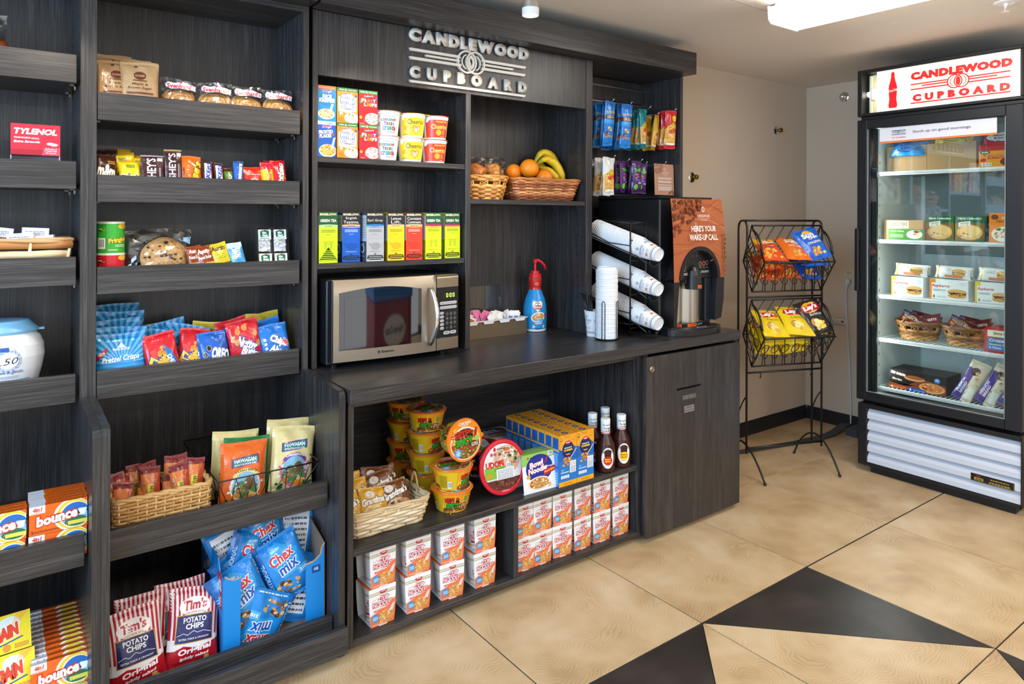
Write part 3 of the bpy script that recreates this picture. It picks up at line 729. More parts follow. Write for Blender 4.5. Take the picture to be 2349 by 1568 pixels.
# ---- shelf 1: oatmeal pouches and wrapped pastries
A = Art(.10, .165)
A.rect(0, 0, .10, .165, '#c29a6c'); A.ell(.05, .122, .017, .013, '#6f3a26', 14); A.text('QUAKER', .05, .1215, .026, .007, '#d9b48a', .02); A.rect(.031, .105, .069, .1085, '#6f3a26')
A.text('Maple &', .05, .095, .044, .0085, '#5d2f22', .02, .2); A.text('Brown Sugar', .05, .083, .066, .0095, '#5d2f22', .02, .2)
A.rect(.014, .065, .086, .071, '#7c4232'); A.fine(.014, .044, .086, .06, 3, '#8a5138'); A.rect(.014, .037, .086, .0425, '#7c4232'); A.fine(.014, .006, .086, .034, 6, '#9a6a49'); A.rect(.036, .148, .044, .154, '#6f3a26')
oat = [bag('oatmeal_pouch', .10, .165, .028, '#bf9768', A, s, .05) for s in (1, 2, 3)]
for x, y, k, sz, rt, lb in ((.282, 2.272, 0, .95, 2, 'brown paper oatmeal pouch in front, half behind the next pouch'), (.338, 2.256, 1, .96, -5, 'front brown paper oatmeal pouch nearest the wrapped pastries'), (.290, 2.318, 2, 1.10, 4, 'brown paper oatmeal pouch in the second row at the left'), (.345, 2.305, 0, 1.05, -4, 'brown paper oatmeal pouch in the second row at the right'), (.283, 2.362, 1, 1.17, -2, 'taller brown oatmeal pouch at the back by the side panel'), (.337, 2.352, 2, 1.14, 3, 'brown oatmeal pouch at the back, right of its taller neighbour')):
    o = one(oat[k], 'oatmeal_pouch', lb, 'oatmeal pouch', (x, y, ZS1), (R(-7), R(0), R(rt)), 'oatmeal pouches on the top snack shelf'); o.scale = (1, 1, sz)
def roll(seed):
    rg = random.Random(seed); mb = MB()
    cols = [H(c) for c in ('#d9a05a', '#c98a44', '#e8c285', '#b87434')]
    def f(i, j):
        r = j; a = 2*PI*i
        rr = .049*r*(1+.05*math.sin(3*a+seed)); hgt = .012*(1-r**4)+.0022*math.sin(26*r+a)
        return (rr*math.cos(a), -hgt, .058+rr*math.sin(a)*.95)
    mb.grid(f, 28, 10, cols[0], True, lambda i, j: cols[2] if math.sin(26*j+2*PI*i) > .55 else (cols[int(rg.random()*2)] if j < .93 else cols[3]))
    mb.grid(lambda i, j: (lambda p: (p[0], .012-p[1]*.2, p[2]))(f(1-i, j)), 28, 4, cols[3])
    return mb.mesh('pastry', FOOD)
L = Art(.092, .032)
L.fan([(.004, .006), (.02, .002), (.05, .005), (.088, .002), (.091, .018), (.07, .024), (.05, .03), (.03, .024), (.01, .027), (.002, .018)], '#3b4f86'); L.fan([(.006, .008), (.02, .004), (.05, .007), (.086, .004), (.089, .017), (.07, .022), (.05, .028), (.03, .022), (.011, .025), (.004, .017)], '#f2f0ee')
L.text("Svenhard's", .0465, .0135, .078, .015, '#cf2238', .035, .1); L.ell(.047, .0255, .0045, .0035, '#b5356a', 10)
for n, (x, s, rt, lb) in enumerate(((.450, 11, 4, 'clear-wrapped swirl pastry next to the oatmeal pouches'), (.552, 12, -6, 'second clear-wrapped swirl pastry on the top snack shelf'), (.648, 13, 5, 'third clear-wrapped swirl pastry with pale icing on the top snack shelf'), (.745, 14, -2, 'clear-wrapped swirl pastry at the right end of the top snack shelf'))):
    r = thing('wrapped_pastry', lb, 'pastry', (x, 2.285, ZS1), (R(-12), 0, R(rt)), 'wrapped pastries on the top snack shelf')
    put(roll(s), 'pastry', r, (0, .0, .002)); clearbag(r, .104, .132, .044, s)
    mb = MB(); L.emit(mb, lambda u, v, l: (u-.046, -.0245-l-.004*math.sin(PI*u/.092), .086+v), .01, None); put(mb.mesh('printed_band', FILM), 'printed_band', r)

# ---- shelf 2: candy
def candy(name, w, h, d, base, draw, x, y, label, rot=(-8, 0, 0), seed=0, seal=.05, sealcol=None, z=ZS2, cat='candy', wrk=1.0, sq=None, pinch=.04):
    A = Art(w, h); draw(A, w, h)
    o = one(bag(name, w, h, d, base, A, seed, seal, None, None, sealcol, pinch, wrk), name, label, cat, (x, y, z), tuple(R(q) for q in rot))
    if sq: o.scale = sq
    return o
def mm(A, w, h):
    A.rect(0, .1*h, w, .9*h, '#3f2018'); A.blobs(w*.5, h*.26, w*.46, h*.15, ('#d8c330', '#3a8a3c', '#cf4127', '#3b6fc0', '#e57a2a'), 26, w*.07)
    A.text('m&m', w*.47, h*.55, w*.8, h*.36, '#f4eee6', .05, 0, -12, out='#170c0a', ow=.05); A.fine(w*.55, h*.74, w*.9, h*.84, 2, '#d8b04a')
def mmy(A, w, h):
    A.rect(0, .06*h, w, .94*h, '#e3bf1c'); A.text("m&m's", w*.45, h*.46, w*.8, h*.3, '#40231a', .05, 0, -14, out='#fff6d8', ow=.05); A.blobs(w*.6, h*.2, w*.36, h*.12, ('#d9d4cb', '#6f8f3c', '#c4542c', '#e8c12c'), 18, w*.07); A.rect(w*.3, h*.76, w*.7, h*.86, '#7f8d3a')
def hers(A, w, h):
    A.rect(0, .04*h, w, .96*h, '#3a1519'); A.text("HERSHEY'S", w*.45, h*.46, h*.92, w*.42, '#c9c2c6', .03, 0, 90); A.fine(w*.78, h*.15, w*.86, h*.75, 1, '#a89aa0', .9); A.rect(w*.72, h*.85, w*.95, h*.93, '#d8d2d4')
def reese(A, w, h):
    A.rect(0, 0, w, h, '#e96a1c'); A.text("Reese's", w*.56, h*.42, h*.95, w*.46, '#f3c324', .05, .25, 72, out='#4a1f12', ow=.06); A.fine(w*.08, h*.3, w*.16, h*.8, 1, '#7a2d12', .8)
def snick(A, w, h):
    A.rect(0, .05*h, w, .95*h, '#4b2a20'); A.poly([(w*.22, h*.08), (w*.86, h*.08), (w*.8, h*.92), (w*.22, h*.9)], '#eceff4'); A.text('SNICKERS', w*.5, h*.48, h*.95, w*.42, '#24479c', .05, .2, 83); A.rect(w*.84, h*.1, w*.9, h*.86, '#b9251f')
def milky(A, w, h):
    A.rect(0, .05*h, w, .95*h, '#5d7f2c'); A.text('Milky', w*.5, h*.45, h*.8, w*.5, '#f3f1ea', .04, .2, 84, out='#274a18', ow=.05); A.rect(0, .86*h, w, h, '#4a2a1c')
def musk(A, w, h):
    A.rect(0, .05*h, w, .95*h, '#3566b4'); A.text('3 Musketeers', w*.5, h*.44, h*.98, w*.44, '#f4f6fa', .045, .15, 84, out='#1c3a80', ow=.05); A.rect(0, .05*h, w*.12, .3*h, '#e8c32a')
def kit(A, w, h):
    A.rect(0, 0, w, h, '#cf2a1d'); A.ell(w*.55, h*.3, w*.36, h*.3, '#eee6d8', 20, rot=10); A.ell(w*.55, h*.3, w*.33, h*.27, '#cf2a1d', 20, rot=10); A.text('Kit Kat', w*.55, h*.3, w*.6, h*.26, '#f6f1ea', .05, .2, 14); A.fine(w*.2, h*.72, w*.9, h*.8, 1, '#e8a09a')
def starb(A, w, h):
    A.rect(0, .05*h, w, .95*h, '#e0b327'); A.text('Starburst', w*.45, h*.42, h*.95, w*.34, '#c7241c', .045, .2, 84, out='#f7e9c0', ow=.05); A.rect(0, .78*h, w, h, '#c7283a'); A.blobs(w*.75, h*.3, w*.2, h*.22, ('#d8442c', '#d97f28'), 8, w*.1)
def skit(A, w, h):
    A.rect(0, .03*h, w, .97*h, '#c01823'); A.text('Skittles', w*.48, h*.45, h*.95, w*.42, '#f6f4f6', .05, .15, 82, out='#5c1020', ow=.05); A.blobs(w*.75, h*.66, w*.2, h*.28, ('#e3c22a', '#3a9a48', '#7a3a92', '#e2702a'), 14, w*.09)
candy('candy_bag', .056, .118, .030, '#3b1d17', mm, .258, 2.262, 'small brown candy bag at the left end of the candy shelf', (-14, 0, 6), 21)
candy('candy_bag', .055, .135, .028, '#3b1d17', mm, .262, 2.318, 'brown candy bag standing behind the front brown candy bag', (-6, 0, -5), 22)
candy('candy_bag', .058, .104, .028, '#e0bb18', mmy, .318, 2.262, 'front yellow candy bag beside the brown candy bag', (-16, 0, 4), 23)
candy('candy_bag', .060, .128, .028, '#e0bb18', mmy, .300, 2.305, 'yellow candy bag in the second row of the candy shelf', (-10, 0, -8), 24)
candy('candy_bag', .060, .140, .026, '#e0bb18', mmy, .303, 2.345, 'yellow candy bag in the third row, its top highest of the yellow ones', (-8, 0, 8), 25)
candy('candy_bag', .058, .122, .026, '#e0bb18', mmy, .346, 2.310, 'yellow candy bag peeking out behind the dark chocolate bar', (-10, 0, -6), 26)
candy('chocolate_bar', .061, .120, .012, '#3a1519', hers, .373, 2.258, 'dark maroon chocolate bar with silver top edge', (-10, 0, 0), 27, .05, '#b9bac0', wrk=.3, pinch=.0)
candy('chocolate_bar', .048, .140, .014, '#3a1519', hers, .428, 2.262, 'taller maroon chocolate bar with a gold foil top', (-8, 0, -3), 28, .09, '#cdb877', wrk=.3, pinch=.0)
candy('chocolate_bar', .060, .124, .022, '#e56819', reese, .480, 2.262, 'orange peanut butter candy pack next to the gold-topped bar', (-12, 0, 3), 29)
candy('chocolate_bar', .031, .116, .022, '#46261d', snick, .524, 2.258, 'brown and white candy bar with blue letters, left of two', (-14, 0, -6), 30, .06)
candy('chocolate_bar', .031, .110, .022, '#46261d', snick, .557, 2.258, 'brown and white candy bar with blue letters, right of two', (-14, 0, -2), 31, .06)
candy('chocolate_bar', .030, .094, .022, '#54752a', milky, .588, 2.262, 'small green candy bar between the brown and the blue bars', (-14, 0, 2), 32, .06)
candy('chocolate_bar', .031, .118, .022, '#2f5ca8', musk, .615, 2.255, 'blue candy bar with white letters on the candy shelf', (-16, 0, -8), 33, .06)
candy('chocolate_bar', .066, .100, .018, '#c7281b', kit, .664, 2.262, 'wide red candy bar with an oval logo', (-14, 0, 4), 34, .05)
candy('candy_bag', .042, .118, .024, '#d9ab22', starb, .712, 2.262, 'yellow and red fruit chew pack beside the red candy bag', (-14, 0, 12), 35, .06, '#c7283a')
candy('candy_bag', .050, .128, .026, '#b81722', skit, .750, 2.268, 'red fruit candy bag at the right end of the candy shelf', (-14, 0, 8), 36, .05)
candy('candy_bag', .050, .126, .024, '#b81722', skit, .732, 2.305, 'red fruit candy bag half hidden behind its twin', (-8, 0, -8), 37, .05)

# ---- shelf 3: crisps cans, cookie, crackers, mints
def can(label, body, dark, z, sub, lab2):
    r = thing('crisps_can', label, 'can', (.270, 2.300, z), (0, 0, R(8)))
    prof = [(.0355, .002), (.0358, .082)]
    mb = MB(); mb.lathe([(.034, 0), (.0362, .0005), (.0362, .003), (.0355, .004), (.0355, .083)], 36, H(body))
    A = Art(.15, .083); A.rect(0, .004, .15, .083, body)
    A.rect(.030, .012, .053, .043, '#eef0f2'); barcode(A, .032, .014, .051, .041); A.poly([(.03, .066), (.04, .072), (.054, .066), (.04, .06)], dark); A.text('grab', .037, .068, .016, .005, '#f2f4ea', .03); A.text('go!', .047, .065, .011, .005, '#f2d23a', .03)
    A.text('Pringles', .086, .036, .052, .0185, '#f5c93a', .05, .12, 10, out='#33241c', ow=.05); A.fine(.078, .018, .106, .026, 2, '#e9f2dd'); A.fine(.06, .008, .085, .013, 1, '#e9f2dd'); A.ell(.101, .076, .016, .008, '#e9b940', 12)
    wrapart(mb, A, prof); put(mb.mesh('can_body', PLASTIC), 'can_body', r)
    put(MB().lathe([(.0362, .083), (.0372, .0835), (.0372, .088), (.0355, .0895), (.0345, .088), (0, .088)], 36, H('#e9e4d6')).mesh('lid', PLASTIC), 'lid', r)
can('red short crisps can under the green one', '#cf1c2b', '#7a0e18', ZS3, '', '')
can('green short crisps can stacked on the red can', '#35a832', '#1c6b1e', ZS3+.0895, '', '')
ck = thing('wrapped_cookie', 'giant chocolate chip cookie in a clear wrapper beside the crisps cans', 'cookie', (.395, 2.285, ZS3), (R(-14), 0, 0))
mb = MB(); rg = random.Random(5); cc = [H(c) for c in ('#d3a468', '#c8965a', '#bd8a4f', '#dbb078')]
def ckf(i, j, s=1):
    a = 2*PI*i; r = .066*j*(1+.015*math.sin(5*a)); q = noise.noise((r*70*math.cos(a), r*70*math.sin(a), 3))
    return (.018+r*math.cos(a), (-.012*(1-j**5)-.0022*q*(1-j**6)) if s else .006, .069+r*math.sin(a))
mb.grid(lambda i, j: ckf(i, j), 40, 12, cc[0], True, lambda i, j: cc[int(rg.random()*4)]); mb.grid(lambda i, j: ckf(1-i, j, 0), 40, 3, cc[2])
put(mb.mesh('cookie', FOOD), 'cookie', ck)
mb = MB()
for k in range(20):
    a, q = rg.uniform(0, 6.28), .058*math.sqrt(rg.random()); mb.ball((.018+q*math.cos(a), -.0125, .069+q*math.sin(a)), .0042*rg.uniform(.6, 1.2), H('#3a2016'), 8, 6, (1.3, .6, .9))
o_ = put(mb.mesh('chocolate_chips', FOOD), 'chocolate_chips', ck); o_['kind'] = 'stuff'
clearbag(ck, .186, .158, .052, 44, .05)
def austin(A, w, h):
    A.rect(0, .5*h, w, h, '#8e3a1a'); A.rect(0, 0, w, .5*h, '#e3b45f'); A.text('Austin', w*.5, h*.84, w*.72, h*.13, '#f6efe2', .03, .2); A.text('Peanut Butter', w*.5, h*.66, w*.8, h*.1, '#f6efe2', .02)
    for k in range(3): A.rect(w*.1, h*(.07+k*.13), w*.9, h*(.16+k*.13), '#d79c48'); A.rect(w*.12, h*(.1+k*.13), w*.88, h*(.115+k*.13), '#b8772e')
def lemon(A, w, h):
    A.rect(0, .44*h, w, h, '#d9b81f'); A.rect(0, 0, w, .44*h, '#3f3222'); A.blobs(w*.5, h*.22, w*.46, h*.2, ('#d9b777', '#e7cd92', '#c79d58'), 10, w*.26); A.text('Austin', w*.5, h*.85, w*.75, h*.14, '#2c2417', .03, .2); A.text('Lemon', w*.5, h*.64, w*.6, h*.13, '#c9d23a', .05, .1, out='#2c2417', ow=.05)
def nutri(A, w, h):
    A.rect(0, 0, w, h, '#3d93cf'); A.rect(0, .86*h, w, h, '#b9dff0'); A.text('NUTRI', w*.6, h*.72, w*.72, h*.15, '#f4f8fb', .05, 0, 78); A.text('GRAIN', w*.36, h*.68, w*.7, h*.13, '#f4f8fb', .05, 0, 78); A.blobs(w*.32, h*.22, w*.24, h*.2, ('#c4924e', '#a9743a', '#d7ab68'), 9, w*.16); A.rect(w*.55, h*.05, w*.95, h*.3, '#17489c')
candy('cracker_pack', .046, .110, .018, '#d9a557', austin, .502, 2.262, 'orange cracker pack partly behind the next cracker pack', (-18, -6, 4), 51, .05, z=ZS3, cat='crackers')
candy('cracker_pack', .048, .112, .018, '#d9a557', austin, .536, 2.250, 'orange cracker pack leaning left in front of its twin', (-20, -14, -2), 52, .05, z=ZS3, cat='crackers')
candy('cracker_pack', .056, .120, .020, '#cfae1c', lemon, .580, 2.252, 'yellow lemon cracker pack leaning on the orange packs', (-18, -14, -2), 53, .05, z=ZS3, cat='crackers')
candy('cereal_bar', .048, .118, .020, '#3d93cf', nutri, .628, 2.255, 'light blue cereal bar leaning beside the mints', (-16, -12, 0), 54, .05, z=ZS3, cat='cereal bar')
mt = thing('mint_tray', 'clear plastic tray propping up four mint packs', 'tray', (.729, 2.270, ZS3), (R(-13), 0, R(-6)))
ACR2 = glassmat('tray_plastic', (.86, .88, .90), 2.0, .1)
mb = MB(); mb.box(-.048, .048, .022, .0235, 0, .160, GREY); mb.box(-.0495, -.048, -.006, .0235, 0, .160); mb.box(.048, .0495, -.006, .0235, 0, .160); mb.box(-.048, .048, -.006, .022, .1595, .161); mb.box(-.048, .048, -.006, .022, 0, .0012)
put(mb.mesh('tray_shell', ACR2), 'tray_shell', mt)
rg = random.Random(3)
Mt = mt.matrix_basis.copy()
for k, (x, z, lb) in enumerate(((-.024, .082, 'upper left mint pack in the clear tray'), (.0245, .082, 'upper right mint pack in the clear tray'), (-.024, .0025, 'lower left mint pack in the clear tray'), (.0245, .0025, 'lower right mint pack in the clear tray'))):
    r = thing('mint_pack', lb, 'mints', tuple(Mt @ Vector((x, 0, z))), (R(-13), 0, R(-6)), 'mint packs in the clear tray')
    mb = MB(); mb.cbox(-.021, .021, 0, .018, 0, .077, .002); put(mb.mesh('pack_shell', ACR2), 'pack_shell', r)
    mb = MB()
    for q in range(34): mb.ball((rg.uniform(-.017, .017), .002+rg.random()*.008, rg.uniform(.004, .046)), .0042, H('#f4f4f2'), 8, 6, (1, .8, .75))
    mb.box(-.0185, .0185, .010, .012, .003, .048, H('#eeeeec')); o_ = put(mb.mesh('mints', PLASTIC), 'mints', r); o_['kind'] = 'stuff'
    A = Art(.042, .034); A.rect(.001, 0, .041, .033, '#e9eceb'); A.fan([(.009, .008), (.034, .01), (.035, .028), (.022, .031), (.008, .026), (.007, .016)], '#1c6a44'); A.text('tic', .02, .0225, .014, .008, '#f4f8f5', .05); A.text('tac', .022, .014, .018, .008, '#f4f8f5', .05); A.line([(.006, .024), (.015, .031), (.034, .0315)], .0015, '#c22a34'); A.text('freshmints', .021, .004, .03, .0042, '#2f6a50', .02)
    mb = MB(); A.emit(mb, face_front(-.021, .041, -.0006)); put(mb.mesh('pack_label', PAPER), 'pack_label', r)
# ---- shelf 4: snack bags
def pretz(A, w, h):
    A.rect(0, 0, w, h, '#1f7fc6')
    for k in range(15):
        a = R(8+k*11.7); A.poly([(w*.5+w*.05*math.cos(a-.05), h*.42), (w*.5+w*.05*math.cos(a+.05), h*.42), (w*.5+h*1.0*math.cos(a+.05), h*.42+h*1.0*math.sin(a+.05)), (w*.5+h*1.0*math.cos(a-.05), h*.42+h*1.0*math.sin(a-.05))], '#5cb2e4')
    A.rect(0, 0, w, h*.4, '#2f97d6'); A.poly([(w*.42, h*.72), (w*.5, h*.82), (w*.58, h*.72)], '#eef4f8'); A.text('SNACK FACTORY', w*.5, h*.69, w*.36, h*.045, '#f4f8fa', .02)
    A.text('Pretzel Crisps', w*.48, h*.50, w*.78, h*.14, '#f6fafc', .02, .3, 4); A.text('minis', w*.46, h*.26, w*.42, h*.16, '#fbfdfd', .05); A.rect(w*.3, h*.12, w*.64, h*.18, '#16324a'); A.text('ORIGINAL', w*.47, h*.15, w*.28, h*.04, '#f0f4f6', .03); A.rect(w*.68, h*.06, w, h*.2, '#eef1f2'); A.blobs(w*.84, h*.14, w*.12, h*.06, ('#c47f35', '#a8621f'), 5, w*.06)
    A.poly([(0, h*.5), (w*.22, h*.66), (w*.22, h*.74), (0, h*.60)], '#c32038'); A.text('NEW', w*.1, h*.62, w*.14, h*.06, '#f8f0f0', .03, 0, 20)
def ritz(A, w, h):
    A.rect(0, 0, w, h, '#cf1f2b'); A.fan([(0, h*.22), (w*.2, h*.45), (w*.62, h*.56), (w*.66, h*.2), (w*.3, 0), (0, 0)], '#1d4f9c'); A.text('RITZ', w*.24, h*.34, w*.52, h*.26, '#f3c22e', .05, 0, 68, out='#173a78', ow=.06); A.text('Bits', w*.52, h*.42, w*.42, h*.22, '#f1b22c', .06, .2, 66, out='#173a78', ow=.06)
    A.fan([(w*.56, h*.76), (w*.78, h*.6), (w*.95, h*.3), (w*.8, h*.12), (w*.7, h*.3), (w*.6, h*.55)], '#2a76c2'); A.text('CHEESE', w*.76, h*.36, w*.5, h*.1, '#f4f6fa', .04, 0, -70); A.blobs(w*.55, h*.64, w*.2, h*.14, ('#d99a3a', '#c5822a'), 7, w*.09); A.blobs(w*.5, h*.12, w*.26, h*.1, ('#d99a3a', '#b8731f'), 7, w*.1)
def oreo(A, w, h):
    A.rect(0, 0, w, h, '#1d5cb4'); A.text('OREO', w*.66, h*.45, w*.62, h*.28, '#f6f8fb', .06, 0, -18, out='#123a80', ow=.07); A.text('mini', w*.62, h*.2, w*.42, h*.18, '#f2d23a', .05, 0, -14, out='#123a80', ow=.05)
    for x, y in ((.3, .62), (.26, .3), (.14, .48)): A.ell(w*x, h*y, w*.09, h*.08, '#2a1c18', 12); A.ring(w*x, h*y, w*.08, h*.07, w*.012, '#d9d2c8', 12)
def nutb(A, w, h):
    A.rect(0, 0, w, h, '#c31a28'); A.text('Nutter', w*.55, h*.52, w*.66, h*.2, '#f7f3ea', .05, .1, -26, out='#173a8c', ow=.08); A.text('Butter', w*.62, h*.34, w*.62, h*.2, '#f7f3ea', .05, .1, -26, out='#173a8c', ow=.08); A.text('Bites', w*.38, h*.16, w*.46, h*.18, '#f2c22c', .05, 0, -20, out='#8c1018', ow=.05)
    for x, y in ((.3, .78), (.52, .84), (.84, .7), (.22, .58), (.9, .5)): A.ell(w*x, h*y, w*.085, h*.062, '#c98b45', 10); A.blobs(w*x, h*y, w*.05, h*.04, ('#a86b2c',), 3, w*.02)
    A.text('GO-PAK', w*.12, h*.66, w*.2, h*.07, '#f4d890', .03, 0, 76)
def chips(A, w, h):
    A.rect(0, 0, w, h, '#1a6fc4'); A.text('Chips', w*.6, h*.58, w*.62, h*.22, '#f7fafc', .06, .1, -30, out='#0f3f86', ow=.08); A.text('Ahoy!', w*.52, h*.36, w*.6, h*.22, '#f7fafc', .06, .1, -30, out='#0f3f86', ow=.08); A.text('Mini', w*.86, h*.52, w*.26, h*.11, '#d8283a', .05, 0, -50, out='#f7fafc', ow=.06); A.rect(w*.5, h*.04, w, h*.14, '#c8202e'); A.blobs(w*.3, h*.12, w*.24, h*.08, ('#b98547', '#9a6630'), 6, w*.09)
    for k in range(3): A.rect(w*.12, h*(.44+.1*k), w*.2, h*(.5+.1*k), '#dfe8f0')
PB = [None]*3
for k in range(3):
    A = Art(.130, .150); pretz(A, .130, .150); PB[k] = bag('pretzel_bag', .130, .150, .034, '#1f7fc6', A, 60+k, .08)
for x, y, z, k, rx, ry, rz, lb in ((.296, 2.266, ZS4, 0, -12, 0, 3, 'front light blue pretzel snack bag at the left of its shelf'), (.298, 2.300, ZS4+.012, 1, -8, 2, 0, 'blue pretzel snack bag just behind the front one'), (.296, 2.338, ZS4+.03, 2, -8, -3, -2, 'blue pretzel snack bag third from the front in the left pile'), (.300, 2.374, ZS4+.05, 0, -6, 3, 2, 'blue pretzel snack bag fourth from the front in the left pile'), (.303, 2.410, ZS4+.068, 1, -6, -2, 0, 'topmost pretzel snack bag at the back of the left pile'), (.372, 2.300, ZS4, 2, -18, 10, -4, 'blue pretzel snack bag lying slanted behind the red cracker bag'), (.445, 2.380, ZS4+.01, 0, -10, -8, 4, 'blue pretzel snack bag at the back, left of two in the middle'), (.462, 2.344, ZS4, 1, -14, 12, -5, 'blue pretzel snack bag tilted in front of the back middle one')):
    one(PB[k], 'pretzel_bag', lb, 'snack bag', (x, y, z), (R(rx), R(ry), R(rz)), 'pretzel snack bags')
candy('snack_bag', .092, .142, .034, '#c91e2a', ritz, .412, 2.262, 'red cheese cracker bag with blue swirl, left of two', (-14, -8, 3), 71, .07, z=ZS4, cat='snack bag')
candy('snack_bag', .086, .142, .032, '#c91e2a', ritz, .485, 2.285, 'red cheese cracker bag partly hidden behind the blue cookie bag', (-12, 6, -4), 72, .07, z=ZS4, cat='snack bag')
candy('snack_bag', .088, .132, .034, '#1d5cb4', oreo, .556, 2.260, 'dark blue mini sandwich cookie bag in the middle of the shelf', (-14, -6, 2), 73, .07, z=ZS4, cat='snack bag')
candy('snack_bag', .100, .160, .036, '#b8182a', nutb, .650, 2.262, 'red peanut butter cookie bag in front', (-10, -7, 2), 74, .07, z=ZS4, cat='snack bag')
candy('snack_bag', .100, .162, .034, '#a8132a', nutb, .640, 2.305, 'red peanut butter cookie bag behind its twin', (-8, -12, 4), 75, .07, z=ZS4, cat='snack bag')
candy('snack_bag', .098, .138, .034, '#1a6fc4', chips, .744, 2.262, 'blue chocolate chip cookie bag at the right end of the shelf', (-12, -8, 4), 76, .07, z=ZS4, cat='snack bag')
candy('snack_bag', .098, .152, .034, '#1a6fc4', chips, .738, 2.305, 'blue chocolate chip cookie bag standing behind its twin', (-8, -10, 0), 77, .07, z=ZS4, cat='snack bag')
def yel(A, w, h): A.rect(0, 0, w, h, '#d9bd35'); A.text('Cookies', w*.5, h*.5, w*.7, h*.16, '#b8231f', .05, .1); A.rect(w*.1, h*.86, w*.3, h*.92, '#7a6a20')
def yel(A, w, h): A.rect(0, 0, w, h, '#d9bd35'); A.rect(w*.08, h*.8, w*.32, h*.85, '#a88f22'); A.fine(w*.5, h*.7, w*.9, h*.86, 3, '#b89d2a')
candy('snack_bag', .100, .148, .034, '#d9bd35', yel, .545, 2.372, 'yellow snack bag lying back behind the dark blue cookie bag', (-12, 6, -6), 78, .07, z=ZS4, cat='snack bag')
candy('snack_bag', .095, .158, .034, '#d9bd35', yel, .700, 2.372, 'yellow snack bag behind the red peanut butter bags', (-8, 8, 4), 79, .07, z=ZS4, cat='snack bag')
candy('snack_bag', .095, .160, .030, '#cfae28', yel, .755, 2.398, 'yellow snack bag in the far right back corner of the shelf', (-6, -6, -4), 80, .07, z=ZS4, cat='snack bag')
# ================================================================== BASKETS
def loop_rect(hx, hy, rc, n):
    # points round a rounded rectangle, evenly spaced
    P = []
    segs = []
    ax, ay = hx-rc, hy-rc
    per = 4*ax+4*ay+2*PI*rc
    for k in range(n):
        s = per*k/n; 
        parts = [(2*ax, 'b'), (PI*rc/2, 'c0'), (2*ay, 'r'), (PI*rc/2, 'c1'), (2*ax, 't'), (PI*rc/2, 'c2'), (2*ay, 'l'), (PI*rc/2, 'c3')]
        for l, t in parts:
            if s <= l or t == 'c3': break
            s -= l
        f = s/rc if t[0] == 'c' else s
        if t == 'b': p, nn = (-ax+f, -hy), (0, -1)
        elif t == 'r': p, nn = (hx, -ay+f), (1, 0)
        elif t == 't': p, nn = (ax-f, hy), (0, 1)
        elif t == 'l': p, nn = (-hx, ay-f), (-1, 0)
        else:
            c, a0 = {'c0': ((ax, -ay), -PI/2), 'c1': ((ax, ay), 0), 'c2': ((-ax, ay), PI/2), 'c3': ((-ax, -ay), PI)}[t]
            nn = (math.cos(a0+f), math.sin(a0+f)); p = (c[0]+rc*nn[0], c[1]+rc*nn[1])
        P.append((p, nn))
    return P
def loop_ell(hx, hy, n):
    return [((hx*math.cos(2*PI*k/n-PI/2), hy*math.sin(2*PI*k/n-PI/2)), (math.cos(2*PI*k/n-PI/2), math.sin(2*PI*k/n-PI/2))) for k in range(n)]
def woven(root, shape, b, t, h, rows, stakes, cols, amp, rr, flat=1.6, rim=None, openband=None, rimr=.005):
    # b, t: (hx, hy) at bottom and top; amp: how far reeds bulge over the stakes
    rg = random.Random(stakes*7+rows); n = stakes*2
    f = (lambda hx, hy: loop_rect(hx, hy, min(hx, hy)*.18, n)) if shape == 'rect' else (lambda hx, hy: loop_ell(hx, hy, n))
    mb = MB(); st = MB()
    for r in range(rows):
        k = (r+.5)/rows; z = h*k
        if openband and openband[0] < k < openband[1]: continue
        L = f(b[0]+(t[0]-b[0])*k, b[1]+(t[1]-b[1])*k); c = H(rg.choice(cols))
        pts = [(p[0]+nn[0]*amp*(1 if (i//2+r) % 2 else -1)*(1 if i % 2 == 0 else .55), p[1]+nn[1]*amp*(1 if (i//2+r) % 2 else -1)*(1 if i % 2 == 0 else .55), z+rg.uniform(-.0006, .0006)) for i, (p, nn) in enumerate(L)]
        # flattened reed
        q = MB(); q.tube([Vector(p) for p in pts], rr, 6, c, True)
        q.v = [(v[0], v[1], z+(v[2]-z)*flat) for v in q.v]; mb.add(q.v, q.f, c, True)
    A, Bt = f(*b), f(*t)
    for i in range(0, n, 2):
        (p, _), (q, _) = A[i], Bt[i]; c = H(rg.choice(cols)); st.tube([(p[0], p[1], 0), (q[0], q[1], h)], rr*.8, 5, c)
        if openband and i % 4 == 0:
            (p2, _), (q2, _) = A[(i+2) % n], Bt[(i+2) % n]; k0, k1 = openband
            lerp = lambda a, c_, k: tuple(a[m]+(c_[m]-a[m])*k for m in (0, 1))
            st.tube([(*lerp(p, q, k0), h*k0), (*lerp(p2, q2, k1), h*k1)], rr*.8, 5, c); st.tube([(*lerp(p2, q2, k0), h*k0), (*lerp(p, q, k1), h*k1)], rr*.8, 5, c)
    o1 = put(mb.mesh('weave', WICKER), 'weave', root); o1['kind'] = 'stuff'
    o2 = put(st.mesh('stakes', WICKER), 'stakes', root); o2['kind'] = 'stuff'
    P = f(*t); rm = MB()
    for q in range(2):
        rm.tube([(p[0]+nn[0]*(.003*math.sin(i*.9+q*PI)), p[1]+nn[1]*(.003*math.sin(i*.9+q*PI)), h+.003*math.cos(i*.9+q*PI)) for i, (p, nn) in enumerate(P)], rimr, 6, H(rim or cols[0]), True)
    put(rm.mesh('rim', WICKER), 'rim', root)
    put(MB().prism([p for p, _ in f(b[0]*.98, b[1]*.98)], 2, .001, .004, H(cols[-1])).mesh('base', WICKER), 'base', root)
